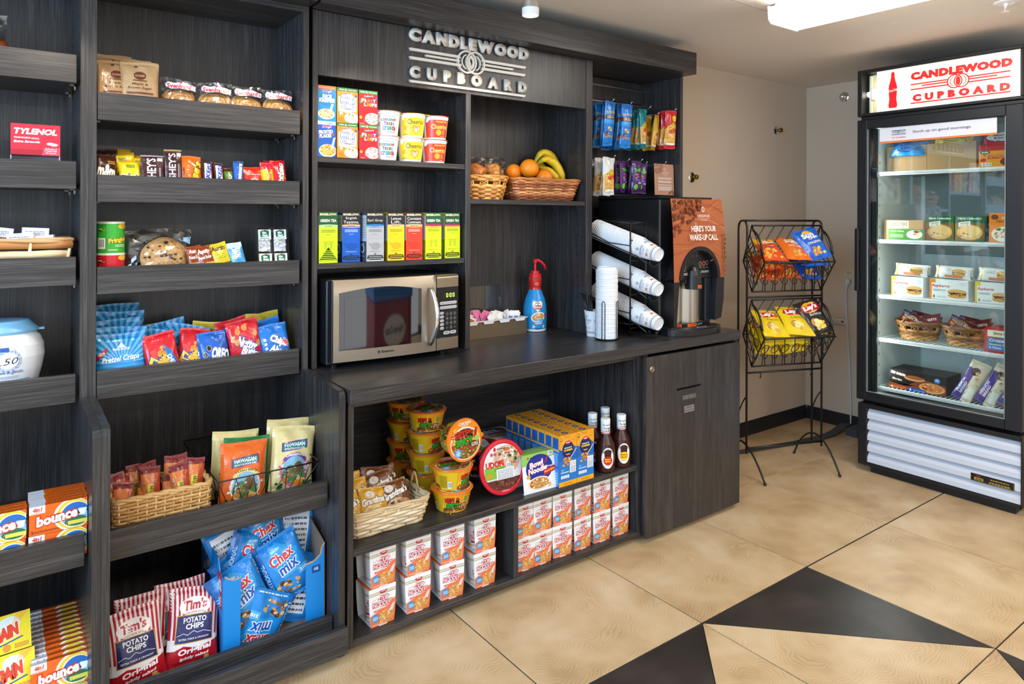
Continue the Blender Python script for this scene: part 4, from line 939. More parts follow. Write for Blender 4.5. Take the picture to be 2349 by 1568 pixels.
def cords(root, pts, r, col, name='handle'):
    mb = MB(); n = len(pts)
    for q in range(2):
        mb.tube([(Vector(p)+Vector((0, .003*math.sin(i*1.1+q*PI), .003*math.cos(i*1.1+q*PI)))) for i, p in enumerate(pts)], r, 5, H(col))
    return put(mb.mesh(name, WICKER), name, root)
# ================================================================== LOWER SNACK SHELVES
tray = thing('wicker_tray', 'long pale wicker basket of granola bars on the lower shelf', 'basket', (.362, 2.088, ZLO))
woven(tray, 'rect', (.114, .066), (.118, .072), .108, 12, 34, ('#d7b079', '#e2c08b', '#c89d62', '#ba8a50'), .0022, .0032, 1.4, '#cda268')
def nv(A, w, h):
    A.rect(0, 0, w, h, '#b5482a'); A.poly([(0, 0), (w*.4, 0), (w*.75, h), (0, h)], '#d97a3a'); A.rect(w*.5, h*.1, w, h*.3, '#8a1f2a'); A.rect(w*.3, h*.32, w*.62, h*.62, '#e6cf2e'); A.text('NATURE', w*.46, h*.47, h*.27, w*.13, '#1f5a2a', .04, 0, 90); A.text('VALLEY', w*.56, h*.47, h*.27, w*.1, '#1f5a2a', .04, 0, 90); A.blobs(w*.2, h*.4, w*.14, h*.3, ('#c79a54', '#a8743a'), 8, w*.1); A.rect(0, h*.85, w, h, '#7e2a2c')
A = Art(.050, .120); nv(A, .050, .120)
NV = [bag('granola_bar', .050, .120, .022, '#a8412a', A, 90+k, .05, None, '#8a3a26', '#6f1f26') for k in range(3)]
for k, (x, y, z, rx, ry, rz, lb) in enumerate(((.268, 2.050, .012, -24, 10, 8, 'granola bar at the left front of the wicker basket'), (.290, 2.090, .026, -18, -12, 14, 'second granola bar from the left in the wicker basket'), (.318, 2.048, .006, -30, 6, -10, 'low granola bar with its crimped edge facing forward'), (.340, 2.078, .030, -14, 3, 4, 'upright granola bar in the front left of the basket'), (.362, 2.110, .034, -16, -6, 20, 'granola bar behind the upright one, with flat top edge'), (.384, 2.050, .008, -28, 4, -8, 'granola bar in the basket middle with crimped white edge'), (.394, 2.095, .042, -16, 9, 10, 'granola bar raised highest in the basket middle'), (.418, 2.060, .028, -16, -3, 4, 'granola bar right of the middle with its yellow logo showing'), (.446, 2.072, .034, -16, 4, -6, 'granola bar at the right end of the basket with yellow logo'), (.432, 2.112, .040, -12, -6, 6, 'granola bar at the back right of the wicker basket'), (.305, 2.118, .030, -14, 6, 6, 'granola bar at the back left of the wicker basket'), (.262, 2.098, .020, -20, 4, -6, 'granola bar at the left end against the shelf panel'))):
    one(NV[k % 3], 'granola_bar', lb, 'granola bar', (x, y, ZLO+.008+z), (R(rx), R(ry), R(rz)), 'granola bars in the wicker basket')
wb = thing('wire_basket', 'black wire basket holding bags of kettle chips', 'basket', (.634, 2.22, ZLO+.002))
def wire_rect(z, x0, x1, y0, y1): return [(x0, y0, z), (x1, y0, z), (x1, y1, z), (x0, y1, z)]
Rb, Rt = (-.115, .115, -.165, .175), (-.139, .146, -.212, .222); zt = .105
mb = MB(); mb.tube([(Rt[0], Rt[2], zt), (Rt[1], Rt[2], zt), (Rt[1], Rt[3], zt), (Rt[0], Rt[3], zt)], .0022, 6, closed=True); put(mb.mesh('rim', WIRE), 'rim', wb)
mb = MB(); mb.tube([(Rb[0], Rb[2], 0.003), (Rb[1], Rb[2], 0.003), (Rb[1], Rb[3], 0.003), (Rb[0], Rb[3], 0.003)], .0018, 6, closed=True); put(mb.mesh('bottom_frame', WIRE), 'bottom_frame', wb)
mb = MB()
def zig(a0, a1, b0, b1, n):
    for i in range(n):
        for da, db in ((0, .5), (1, .5)):
            ka, kb = (i+da)/n, (i+db)/n
            mb.tube([tuple(a0[m]+(a1[m]-a0[m])*ka for m in range(3)), tuple(b0[m]+(b1[m]-b0[m])*kb for m in range(3))], .0011, 5)
c3 = lambda Q, i, z: [(Q[0], Q[2], z), (Q[1], Q[2], z), (Q[1], Q[3], z), (Q[0], Q[3], z)][i]
for i in range(4): zig(c3(Rt, i, zt), c3(Rt, (i+1) % 4, zt), c3(Rb, i, .003), c3(Rb, (i+1) % 4, .003), 6 if i % 2 == 0 else 8)
for i in range(9): x = Rb[0]+(Rb[1]-Rb[0])*i/8; mb.tube([(x, Rb[2], .003), (x, Rb[3], .003)], .0011, 5)
o_ = put(mb.mesh('mesh_wires', WIRE), 'mesh_wires', wb); o_['kind'] = 'stuff'
def haw(base, flavour, band):
    def f(A, w, h):
        A.rect(0, 0, w, h, base)
        A.poly([(w*.2, h*.60), (w*.8, h*.66), (w*.8, h*.80), (w*.2, h*.74)], '#5b2a7c'); A.poly([(w*.225, h*.615), (w*.775, h*.67), (w*.775, h*.785), (w*.225, h*.73)], '#1b7277'); A.text('HAWAIIAN', w*.5, h*.715, w*.48, h*.06, '#f2f4f2', .03, 0, 4); A.text('KETTLE STYLE POTATO CHIPS', w*.5, h*.655, w*.48, h*.028, '#e8efe6', .03, .1, 4)
        A.ell(w*.52, h*.32, w*.34, h*.24, '#d86a86' if band != '#e2c97a' else '#e8dccb', 22); A.ell(w*.52, h*.34, w*.29, h*.21, '#7fb6cf', 20); A.ell(w*.52, h*.26, w*.29, h*.14, '#5c7f52', 18); A.ell(w*.6, h*.36, w*.12, h*.10, '#7a5236', 10); A.blobs(w*.5, h*.30, w*.2, h*.1, ('#a85a3c', '#c77a4a', '#6a3f2a', '#cfd6d8', '#3f7a4a'), 16, w*.05)
        A.blobs(w*.24, h*.3, w*.08, h*.18, ('#f1e4ee', '#d6507e', '#f6f2f0'), 12, w*.035); A.blobs(w*.82, h*.32, w*.08, h*.2, ('#f1e4ee', '#d6507e', '#f6f2f0'), 12, w*.035)
        A.blobs(w*.52, h*.13, w*.34, h*.07, ('#e79a3e', '#f0b45a', '#d9822c'), 12, w*.09); A.blobs(w*.2, h*.1, w*.12, h*.06, ('#2f6a4a', '#245a3c'), 6, w*.06); A.blobs(w*.86, h*.12, w*.1, h*.05, ('#2f6a4a',), 4, w*.06)
        A.ring(w*.52, h*.36, w*.34, h*.235, w*.075, band, 20, 30, 150); A.text(flavour, w*.52, h*.565, w*.46, h*.04, '#f6efe6' if band != '#e2c97a' else '#5a2c1c', .03, 0, 2, 5)
    return f
def kchip(name, base, draw, x, y, z, label, rot, seed, w=.138, h=.18, seal='#e9e2c6'):
    A = Art(w, h); draw(A, w, h)
    return one(bag(name, w, h, .045, base, A, seed, .06, None, None, seal), name, label, 'chips', (x, y, z), tuple(R(q) for q in rot))
ZW = ZLO+.006
kchip('chip_bag', '#d95f1c', haw('#dd6420', 'LUAU BBQ', '#e2c97a'), .572, 2.062, ZW, 'orange kettle chip bag at the front of the wire basket', (-10, 5, 0), 101, .132, .178, '#d95f1c')
kchip('chip_bag', '#1f7a43', haw('#1f7a43', 'SWEET MAUI ONION', '#1f7a43'), .590, 2.098, ZW+.004, 'green chip bag wedged behind the orange one', (-8, 4, -3), 102, .130, .176, '#1f7a43')
kchip('chip_bag', '#d9c98c', haw('#dccb8f', 'ORIGINAL', '#7c3d8e'), .566, 2.148, ZW, 'pale yellow chip bag behind the orange and green ones', (-6, 6, 3), 103, .136, .190)
kchip('chip_bag', '#d9c98c', haw('#dccb8f', 'ORIGINAL', '#7c3d8e'), .716, 2.078, ZW+.006, 'pale yellow kettle chip bag with flower artwork in front at the right', (-12, 8, -2), 104, .132, .186)
kchip('chip_bag', '#d9c98c', haw('#dccb8f', 'ORIGINAL', '#7c3d8e'), .716, 2.135, ZW+.01, 'pale yellow chip bag right behind the flower-printed one', (-8, 8, 2), 105, .136, .192)
def tims(A, w, h):
    A.rect(0, 0, w, h, '#e6e2e2')
    for k in range(13): A.rect(w*(k*.083), h*.36, w*(k*.083+.042), h, '#b81f30')
    A.ell(w*.5, h*.76, w*.32, h*.12, '#ece8e8', 18); A.text("Tim's", w*.5, h*.78, w*.46, h*.13, '#b81f30', .04, .15, 4); A.text('CASCADE STYLE', w*.5, h*.685, w*.42, h*.024, '#9a6a2c', .03, 0, 0, 3)
    A.rect(0, 0, w, h*.22, '#a81722'); A.fan([(0, h*.18), (w*.3, h*.27), (w*.6, h*.22), (w, h*.30), (w, 0), (0, 0)], '#b01925')
    A.poly([(w*.12, h*.30), (w*.88, h*.30), (w*.86, h*.66), (w*.14, h*.66)], '#c99a35'); A.poly([(w*.135, h*.31), (w*.865, h*.31), (w*.845, h*.65), (w*.155, h*.65)], '#24285e'); A.text('POTATO', w*.5, h*.59, w*.46, h*.07, '#eceae6', .03); A.text('CHIPS', w*.5, h*.51, w*.36, h*.07, '#eceae6', .03)
    A.line([(w*.16, h*.40), (w*.28, h*.43), (w*.36, h*.405), (w*.48, h*.45), (w*.56, h*.42), (w*.68, h*.435), (w*.84, h*.40)], h*.006, '#e6e8f0'); A.text('EXTRA THICK & CRUNCHY', w*.5, h*.355, w*.6, h*.024, '#dfe2ea', .02); A.text('Original', w*.54, h*.20, w*.66, h*.10, '#f4eeee', .04, .1, 6); A.text('lightly salted', w*.54, h*.115, w*.56, h*.05, '#f4eeee', .03, .1, 6); A.blobs(w*.8, h*.06, w*.15, h*.05, ('#d9a85a', '#e8c27a'), 5, w*.08)
for k, (x, y, rx, ry, rz, lb, w_, h_) in enumerate(((.305, 2.015, -16, -4, 0, 'striped potato chip bag at the front left of the bottom shelf', .132, .185), (.430, 2.022, -18, 6, -4, 'striped potato chip bag at the front, beside the blue carton', .130, .190), (.418, 2.075, -14, 2, 3, 'striped potato chip bag behind the front right one', .132, .195), (.312, 2.072, -12, 3, -3, 'striped potato chip bag just behind the front left one', .130, .190))):
    A = Art(w_, h_); tims(A, w_, h_); one(bag('chip_bag', w_, h_, .05, '#a81722', A, 110+k, .04, None, '#c9c2c2', '#d9d2d2'), 'chip_bag', lb, 'chips', (x, y, ZBT), (R(rx), R(ry), R(rz)), 'striped potato chip bags')
# ---- torn display carton with snack mix bags
cx0, cx1, cy0, cy1 = .508, .797, 2.002, 2.252
ct = thing('display_carton', 'torn blue display carton full of snack mix bags', 'carton', (.6525, 2.127, ZBT))
def ctw(name, mbld, m=CARTON): return mbld.build(name, m, ct)
BL = H('#1d86d2'); BR = H('#7d6a5c')
mb = MB(); mb.prism([(cy0, ZBT+.001), (cy1, ZBT+.001), (cy1, ZBT+.26), (cy0+.06, ZBT+.25), (cy0+.04, ZBT+.215), (cy0, ZBT+.21)], 0, cx0, cx0+.003, BL)
A = Art(.25, .27); A.fan([(0, .2), (.06, .22), (.1, .2), (.09, .1), (.04, .06), (0, .08)], '#1a4f8e'); A.blobs(.08, .17, .05, .06, ('#9a5f2c', '#c48a48', '#7a4420'), 22, .014); A.rect(.19, .12, .235, .22, '#a82434'); A.text('42', .212, .185, .034, .03, '#f3e8e8', .05); A.fine(.195, .13, .23, .16, 3, '#e8d8d8'); A.rect(.05, .01, .23, .1, '#3f63a8'); A.text('Chex', .12, .065, .07, .03, '#d8e2f0', .05); A.text('mix', .14, .035, .06, .024, '#d8e2f0', .05)
A.emit(mb, face_left(cy1, ZBT, cx0-.0001)); ctw('left_panel', mb)
mb = MB(); mb.prism([(cy0, ZBT+.001), (cy1, ZBT+.001), (cy1, ZBT+.28), (cy0+.13, ZBT+.275), (cy0+.002, ZBT+.235)], 0, cx1-.003, cx1, BR); ctw('right_panel', mb)
ctw('back_panel', MB().box(cx0+.003, cx1-.003, cy1-.003, cy1, ZBT+.001, ZBT+.26, BR)); ctw('bottom_panel', MB().box(cx0+.003, cx1-.003, cy0+.003, cy1-.003, ZBT+.001, ZBT+.004, BR))
mb = MB(); mb.prism([(cx0+.003, ZBT+.001), (cx0+.045, ZBT+.001), (cx0+.047, ZBT+.206), (cx0+.03, ZBT+.203), (cx0+.012, ZBT+.21), (cx0+.003, ZBT+.22)], 1, cy0, cy0+.003, BL)
Art(.05, .23).line([(.004, .219), (.012, .211), (.03, .203), (.047, .206)], .004, '#b99878').emit(mb, face_front(cx0, ZBT, cy0), clip=False); ctw('front_strip', mb)
mb = MB(); mb.prism([(cx1-.058, ZBT+.001), (cx1-.003, ZBT+.001), (cx1-.003, ZBT+.235), (cx1-.010, ZBT+.225), (cx1-.014, ZBT+.205), (cx1-.034, ZBT+.19), (cx1-.058, ZBT+.186)], 1, cy0, cy0+.003, BL)
A = Art(.06, .24); A.line([(.058, .235), (.05, .225), (.046, .205), (.026, .19), (.002, .186)], .005, '#b99878'); A.rect(.02, .155, .046, .176, '#154a8c'); A.text('OZ', .033, .166, .014, .008, '#e8eef6', .04); A.emit(mb, face_front(cx1-.06, ZBT, cy0), clip=False); ctw('front_strip', mb)
def chex(A, w, h):
    A.rect(0, 0, w, h, '#1c82cf'); A.rect(0, 0, w*.15, h, '#155fa8'); A.text('TRADITIONAL', w*.08, h*.42, h*.62, w*.09, '#9fd2ee', .03, 0, 90)
    A.fan([(w*.2, h*.72), (w*.5, h*.95), (w*.9, h*.7), (w*.8, h*.4), (w*.4, h*.36)], '#2f9bdd'); A.text('Chex', w*.52, h*.70, w*.56, h*.17, '#d4202c', .03, .1, 8, out='#f4f4f4', ow=.05); A.text('mix', w*.58, h*.52, w*.46, h*.17, '#1d55b0', .03, .1, 8, out='#f4f4f4', ow=.05); A.text('SAVORY', w*.46, h*.83, w*.2, h*.035, '#dcecf6', .02, 0, 8)
    A.blobs(w*.42, h*.22, w*.26, h*.13, ('#8a5228', '#b5793c', '#5c3218', '#dcc08a', '#c99b5c'), 34, w*.06); A.rect(w*.72, h*.3, w*.98, h*.42, '#5aa7da'); A.text('210', w*.84, h*.36, w*.16, h*.05, '#f0f6fa', .04); A.fine(w*.2, h*.04, w*.9, h*.08, 1, '#cfe2f0')
def chexb(A, w, h):
    A.rect(0, 0, w, h, '#1c82cf'); nutrition(A, w*.12, h*.12, w*.72, h*.88); A.rect(w*.78, h*.1, w*.86, h*.9, '#155fa8'); A.blobs(w*.82, h*.5, w*.01, h*.36, ('#e0622c', '#d9e2ea'), 10, w*.02)
A = Art(.135, .185); chex(A, .135, .185); CHX = [bag('snack_mix_bag', .135, .185, .045, '#1c82cf', A, 120+k, .06) for k in range(3)]
A = Art(.135, .185); chexb(A, .135, .185); CHB = bag('snack_mix_bag', .135, .185, .04, '#1c82cf', A, 125, .06)
for me_, x, y, z, rx, ry, rz, lb in ((CHX[0], .606, 2.026, .135, -12, -24, 0, 'blue snack mix bag at the front left of the carton, leaning right'), (CHX[1], .728, 2.040, .175, -12, -22, -4, 'large upright blue snack mix bag at the front right of the carton'), (CHX[2], .662, 2.026, .215, -6, 206, 4, 'blue snack mix bag upside down at the bottom of the carton'), (CHB, .708, 2.050, .10, -14, 20, -6, 'snack mix bag showing its white nutrition panel, low in the carton'), (CHX[0], .640, 2.085, .17, -8, -30, 6, 'blue snack mix bag wedged between the two front bags'), (CHX[1], .560, 2.090, .20, -6, 24, 10, 'blue snack mix bag at the left back edge of the carton'), (CHB, .600, 2.13, .22, -4, -18, 0, 'snack mix bag with white back panel poking out at the back left'), (CHX[2], .680, 2.12, .235, -6, -14, 4, 'blue snack mix bag standing tall at the back of the carton'), (CHB, .745, 2.13, .22, -6, 8, -8, 'snack mix bag with its side print at the back right corner')):
    one(me_, 'snack_mix_bag', lb, 'snack bag', (x, y, z), (R(rx), R(ry), R(rz)), 'snack mix bags in the carton')

# ================================================================== FIRST BAY (left edge)
ZA1, ZA2, ZA3, ZA4, ZAL = 1.679, 1.391, 1.131, .813, .469
r = thing('wrapped_treat', 'brown glazed treat in a clear wrapper at the far left edge', 'pastry', (-.035, 2.31, ZA1))
put(MB().ball((0, 0, .06), .062, H('#7a3d17'), 18, 12, (1, .35, 1.0), lambda d: 1+.12*math.cos(3*math.atan2(d.z, d.x))).mesh('treat', FRUIT), 'treat', r); clearbag(r, .125, .15, .05, 130)
# dispenser of pain reliever pouches
r = thing('pouch_dispenser', 'red carton dispenser of white tablet pouches on the left shelf', 'box', (.0905, 2.268, ZA2), (0, 0, 0))
mb = MB(); W_ = H('#c9ccd2'); mb.box(-.055, -.0535, 0, .07, 0, .068, W_); mb.box(.0535, .055, 0, .07, 0, .068, W_); mb.box(-.0535, .0535, .0685, .07, 0, .15, W_); mb.box(-.0535, .0535, 0, .0685, 0, .0015, W_); mb.box(-.0535, .0535, 0, .0015, .0015, .028, W_); put(mb.mesh('tray', CARTON), 'tray', r)
A = Art(.110, .082); A.rect(0, 0, .110, .082, '#c4273c'); A.rect(0, .0, .110, .014, '#a81e31'); A.text('TYLENOL', .055, .0625, .096, .0165, '#e6e9ee', .05, .22); A.text('Acetaminophen', .025, .045, .036, .006, '#eceef2', .02); A.fine(.045, .042, .062, .048, 2, '#e0d4d8'); A.text('Extra Strength', .035, .034, .058, .008, '#f0f1f4', .04, .25); A.ell(.088, .031, .009, .0038, '#eef0f4', 12); A.ell(.096, .029, .009, .0038, '#d9dce2', 12); A.poly([(.068, 0), (.110, 0), (.110, .022), (.074, .022)], '#d84658'); A.text('50 Pouches of', .089, .017, .026, .004, '#f4eef0', .02); A.text('2 Caplets each', .0885, .0115, .028, .004, '#f4eef0', .02); A.text('500 mg each', .089, .006, .024, .004, '#f4eef0', .02)
mb = MB(); mb.cbox(-.055, .055, -.002, .068, .069, .151, .0006, H('#b92338')); A.emit(mb, face_front(-.055, .069, -.002)); put(mb.mesh('lid', CARTON), 'lid', r)
A = Art(.05, .05); A.rect(0, 0, .05, .05, '#e2e4e6'); A.fine(.006, .006, .044, .03, 4, '#7c8088'); A.line([(0, .04), (.05, .045)], .002, '#a8acb2')
pm = bag('tablet_pouch', .05, .05, .006, '#dfe1e4', A, 131, .08)
for k, (x, y, z, rx, ry, lb) in enumerate(((-.028, .022, .02, -25, 12, 'white tablet pouch at the left in the red dispenser'), (.004, .018, .016, -30, -8, 'white tablet pouch in the middle of the red dispenser'), (.03, .026, .018, -25, 15, 'white tablet pouch at the right in the red dispenser'))):
    one(pm, 'tablet_pouch', lb, 'pouch', (.0905+x, 2.268+y, ZA2+z-.012), (R(rx), R(ry), 0), 'tablet pouches in the dispenser')
# basket of soaps
r = thing('bamboo_basket', 'flat pale bamboo basket of small toiletry boxes on the left shelf', 'basket', (-.015, 2.318, ZA3))
woven(r, 'rect', (.182, .058), (.190, .066), .100, 4, 11, ('#e2c79c', '#d9b98a', '#ecd6b0', '#b57a45'), .0035, .0055, 2.1, '#c9a070', None, .0055)
A = Art(.06, .025); A.rect(0, 0, .06, .025, '#e4e6ea'); A.fine(.006, .005, .05, .018, 3, '#5a6c9c')
bx = carton('soap_box', .06, .022, .025, '#e2e5ea', A)
for x, y, z, ry, rz, lb in ((-.10, 2.285, .093, 6, 8, 'small white soap box at the far left in the bamboo basket'), (-.025, 2.290, .096, -5, -6, 'small white soap box second in the bamboo basket'), (.012, 2.300, .110, 8, 14, 'small white soap box on top of the others'), (.058, 2.284, .094, -4, -10, 'small white soap box in the middle of the bamboo basket'), (.092, 2.300, .108, 3, 4, 'small white soap box with red mark near the right'), (.105, 2.282, .086, -8, -14, 'small white soap box lying low at the basket right')):
    one(bx, 'soap_box', lb, 'soap', (x, y, ZA3+z), (0, R(ry), R(rz)), 'soap boxes in the bamboo basket')
mb = MB(); mb.prism([(-.185, .0), (.185, 0), (.185, .115), (-.185, .115)], 2, .08, .088, H('#d7e2ee')); mb.v = [(v[0], v[1]*.9-.055, v[2]) for v in mb.v]
A = Art(.34, .1); A.fine(.01, .01, .33, .09, 6, '#7ba4cf', .5); A.emit(mb, lambda u, v, l: (-.17+u, -.05+v, .0885+l)); put(mb.mesh('paper_liner', PAPER), 'paper_liner', r)
# detergent tub
r = thing('detergent_tub', 'white rounded detergent tub with light blue lid and handwritten .50', 'tub', (-.008, 2.335, ZA4))
tp = [(.086, 0), (.096, .004), (.108, .03), (.118, .07), (.124, .105), (.122, .135), (.113, .158), (.100, .170)]
mb = MB(); q = MB(); q.lathe(tp, 48, H('#e3e8ee')); 
def sqz(p): return (p[0], p[1]*.62, p[2])
q.v = [sqz(v) for v in q.v]; mb.add(q.v, q.f, H('#e3e8ee'), True)
A = Art(.20, .15)
A.fan([(.0, .005), (.17, .008), (.165, .03), (.18, .05), (.10, .048), (0, .04)], '#79bfe6'); A.fine(.02, .012, .15, .042, 3, '#1f4f8e', .5); A.ell(.062, .064, .009, .009, '#37a3d6', 16); A.ell(.062, .064, .006, .006, '#e8f2f8', 14); A.text('free & gentle', .118, .070, .066, .011, '#4f5f92', .005); A.fine(.085, .055, .14, .062, 2, '#9aa6c0')
for k in range(30):
    a = 2*PI*k/30; A.line([(.112+.024*math.cos(a), .1+.024*math.sin(a)), (.112+.031*math.cos(a+.2), .1+.031*math.sin(a+.2))], .0022, ('#6d8fd0', '#a9bfe6')[k % 2])
A.ell(.112, .1, .023, .02, '#e6e9ee', 18); A.text('.50', .112, .1, .042, .017, '#15181f', -.005, .25, 4); A.rect(.092, .126, .112, .137, '#2a56b0'); A.ell(.118, .1325, .006, .006, '#dfe7f4', 12); A.ell(.05, .105, .03, .025, '#e3cf2a', 18)
def tubmap(u, v, l):
    a = R(-76)+(u-.10)/.124
    rr = next((r0+(r1-r0)*(v-z0)/(z1-z0) for (r0, z0), (r1, z1) in zip(tp[:-1], tp[1:]) if z0 <= v <= z1), .1)+l+.001
    return sqz((rr*math.cos(a), rr*math.sin(a), v))
A.emit(mb, tubmap, .012, .012); put(mb.mesh('tub_body', PLASTIC), 'tub_body', r)
q = MB(); q.lathe([(.100, .166), (.110, .170), (.112, .175), (.094, .194), (.088, .201), (.075, .2025), (0, .2025)], 48, H('#7cb6dd')); q.v = [sqz(v) for v in q.v]
q.prism([(.10, -.014), (.122, -.01), (.122, .01), (.10, .014)], 2, .171, .176, H('#7cb6dd')); Art(.11, .05).fan([(.01, .01), (.05, .004), (.1, .012), (.1, .035), (.05, .04), (.01, .035)], '#7a3342').emit(q, lambda u, v, l: (u-.08, v-.03, .2027+l)); put(q.mesh('lid', PLASTIC), 'lid', r)
# ---- dryer sheet boxes
def bounce():
    w, h, d = .118, .0685, .0185
    A = Art(w, h); A.rect(0, 0, w, h, '#e8641b'); A.ell(w*.74, h*.5, w*.33, h*.56, '#f2efe6', 26); A.ell(w*.76, h*.5, w*.305, h*.52, '#e9c33a', 26); A.ell(w*.78, h*.48, w*.27, h*.45, '#efeadc', 26); A.ell(w*.79, h*.48, w*.25, h*.42, '#2668b4', 24); A.ell(w*.79, h*.36, w*.24, h*.28, '#7fb0dc', 20); A.ell(w*.80, h*.24, w*.2, h*.18, '#2e6a4a', 16); A.rect(w*.66, h*.14, w, h*.27, '#d8cf52')
    A.poly([(w*.86, h*.42), (w*.96, h*.42), (w*.99, h*.64), (w*.84, h*.66)], '#eef1f6'); A.rect(w*.0, h*.74, w*.27, h, '#eceef2'); A.text('4in1', w*.14, h*.88, w*.17, h*.15, '#d04a2c', .05, .2); A.fine(w*.03, h*.76, w*.25, h*.81, 1, '#d8704c')
    for k in range(9): A.line([(w*(.3+.05*k), h*.28), (w*(.25+.055*k), h*.18)], .0006, '#f2b05a')
    A.text('bounce', w*.47, h*.51, w*.72, h*.36, '#f3f1f0', .05, .15, 6, out='#d2381d', ow=.09); A.fine(w*.08, h*.08, w*.5, h*.16, 2, '#7a3512'); A.text('2', w*.05, h*.12, w*.03, h*.1, '#3a1a0c', .03)
    T_ = Art(w, d); T_.rect(0, 0, w, d, '#c9560f'); T_.rect(0, 0, w*.27, d, '#c3c7d0'); T_.fine(w*.32, d*.2, w*.95, d*.8, 2, '#8a3a0c')
    return carton('dryer_sheet_box', w, d, h, '#d95c17', A, None, T_, '#cf5512')
bo = bounce()
BW = .0190
def brow(x, y0, z, n, grp, fmt, tilt=0, pitch=BW, skip=0):
    for k in range(skip, n):
        w_ = ('front', 'second', 'third', 'fourth', 'fifth', 'sixth', 'seventh', 'eighth', 'ninth', 'tenth', 'eleventh', 'twelfth')[k]
        one(bo, 'dryer_sheet_box', fmt % w_, 'box', (x+.0012*((k*5) % 3-1), y0+k*pitch, z+tilt*0), (R(-tilt), 0, R(((k*7) % 5-2)*.35)), grp)
G1 = 'dryer sheet boxes on the lower left shelf'
brow(.1285, 2.0, ZAL, 6, G1, 'orange dryer sheet box, %s from the front in the bottom row by the panel'); brow(.1295, 2.0, ZAL+.0695, 6, G1, 'orange dryer sheet box, %s from the front in the top row by the panel')
brow(.004, 2.0, ZAL, 3, G1, 'orange dryer sheet box, %s from the front in the bottom row at the left'); brow(.006, 2.0, ZAL+.0695, 3, G1, 'orange dryer sheet box, %s from the front in the top row at the left')
G2 = 'dryer sheet boxes on the bottom left shelf'
brow(.132, 2.0, ZBT, 12, G2, 'orange dryer sheet box, %s from the front in the lower row at the bottom', 4, .0245); brow(.134, 1.996, ZBT+.0695, 12, G2, 'orange dryer sheet box, %s from the front in the upper row at the bottom', 10, .0245)
one(bo, 'dryer_sheet_box', 'orange dryer sheet box lying flat in the dark at the very back', 'box', (.115, 2.38, ZBT), (0, 0, R(3)), G2)
for k in range(3): one(bo, 'dryer_sheet_box', ('lowest', 'middle', 'topmost')[k]+' orange dryer sheet box of the dim pile at the very back', 'box', (.118, 2.41+.006*k, ZBT+.0695*(k+1)*.5), (0, 0, R(2-k*2)), G2) if False else None
def gain():
    w, h, d = .112, .085, .035
    A = Art(w, h); A.rect(0, 0, w, h, '#e6cf1e'); A.poly([(0, 0), (w*.3, 0), (w*.16, h), (0, h)], '#2f9a3c'); A.ell(w*.5, h*.55, w*.3, h*.36, '#efe23a', 18); A.ell(w*.62, h*.74, w*.2, h*.2, '#d4e2e0', 14)
    for k in range(8): A.poly([(w*.62, h*.5), (w*(.75+.03*k), h), (w*(.765+.03*k), h)], '#f3a83a')
    A.text('GAIN', w*.56, h*.52, w*.5, h*.36, '#dd3a1d', .09, .3, 14, out='#f3e9d0', ow=.07); A.line([(w*.32, h*.5), (w*.45, h*.22), (w*.85, h*.34)], .003, '#20509c'); A.ell(w*.56, h*.13, w*.07, h*.1, '#d98f2c', 14); A.blobs(w*.24, h*.24, w*.1, h*.14, ('#f3f3ee', '#2a6a2c', '#e8962c'), 12, w*.035); A.fine(w*.7, h*.08, w*.95, h*.2, 3, '#c9542c')
    B_ = Art(w, d); B_.rect(0, 0, w, d, '#187038'); B_.fine(w*.06, d*.1, w*.94, d*.9, 6, '#7fc49a', .4)
    return carton('laundry_box', w, d, h, '#1c7a3c', A, None, B_, '#1a6f38')
gn = gain()
for x, y, z, rx, rz, lb in ((.028, 2.004, ZBT, -3, 3, 'green and yellow laundry box at the bottom of the front pile'), (.030, 2.012, ZBT+.086, -30, 4, 'green and yellow laundry box in the middle of the pile, facing up'), (.022, 2.062, ZBT+.158, -34, 3, 'green and yellow laundry box at the top of the pile'), (.020, 2.085, ZBT, 0, 0, 'green laundry box standing behind the front pile'), (.018, 2.125, ZBT, 0, 0, 'green laundry box third in the standing row')):
    one(gn, 'laundry_box', lb, 'laundry box', (x, y, z), (R(rx), 0, R(rz)), 'green and yellow laundry boxes')
# ================================================================== HUTCH: cereal, cups, tea
ZH1, ZH2, ZH3, ZCT = 1.4975, 1.1415, 1.3665, .7935
def cer_top(A, w, h, c, t1, t2):
    A.rect(0, h*.90, w, h, c); A.text(t1, w*.22, h*.945, w*.26, h*.03, '#f2f6f0', .03); A.text('&', w*.42, h*.945, w*.1, h*.055, '#f2f6f0', .04); A.text(t2, w*.72, h*.945, w*.42, h*.03, '#f2f6f0', .03)
def kel(A, w, h, c='#c8202e'): A.text("Kellogg's", w*.5, h*.84, w*.52, h*.08, c, .03, .25, 5, out='#f4f0ee', ow=.05)
def bowl_(A, w, h, cx, cy, rx, ry, cols, n, sz): A.ell(cx, cy, rx*1.12, ry*1.15, '#dfe1e6', 22); A.ell(cx, cy+ry*.1, rx, ry, cols[0], 20); A.blobs(cx, cy+ry*.1, rx*.92, ry*.9, cols, n, sz)
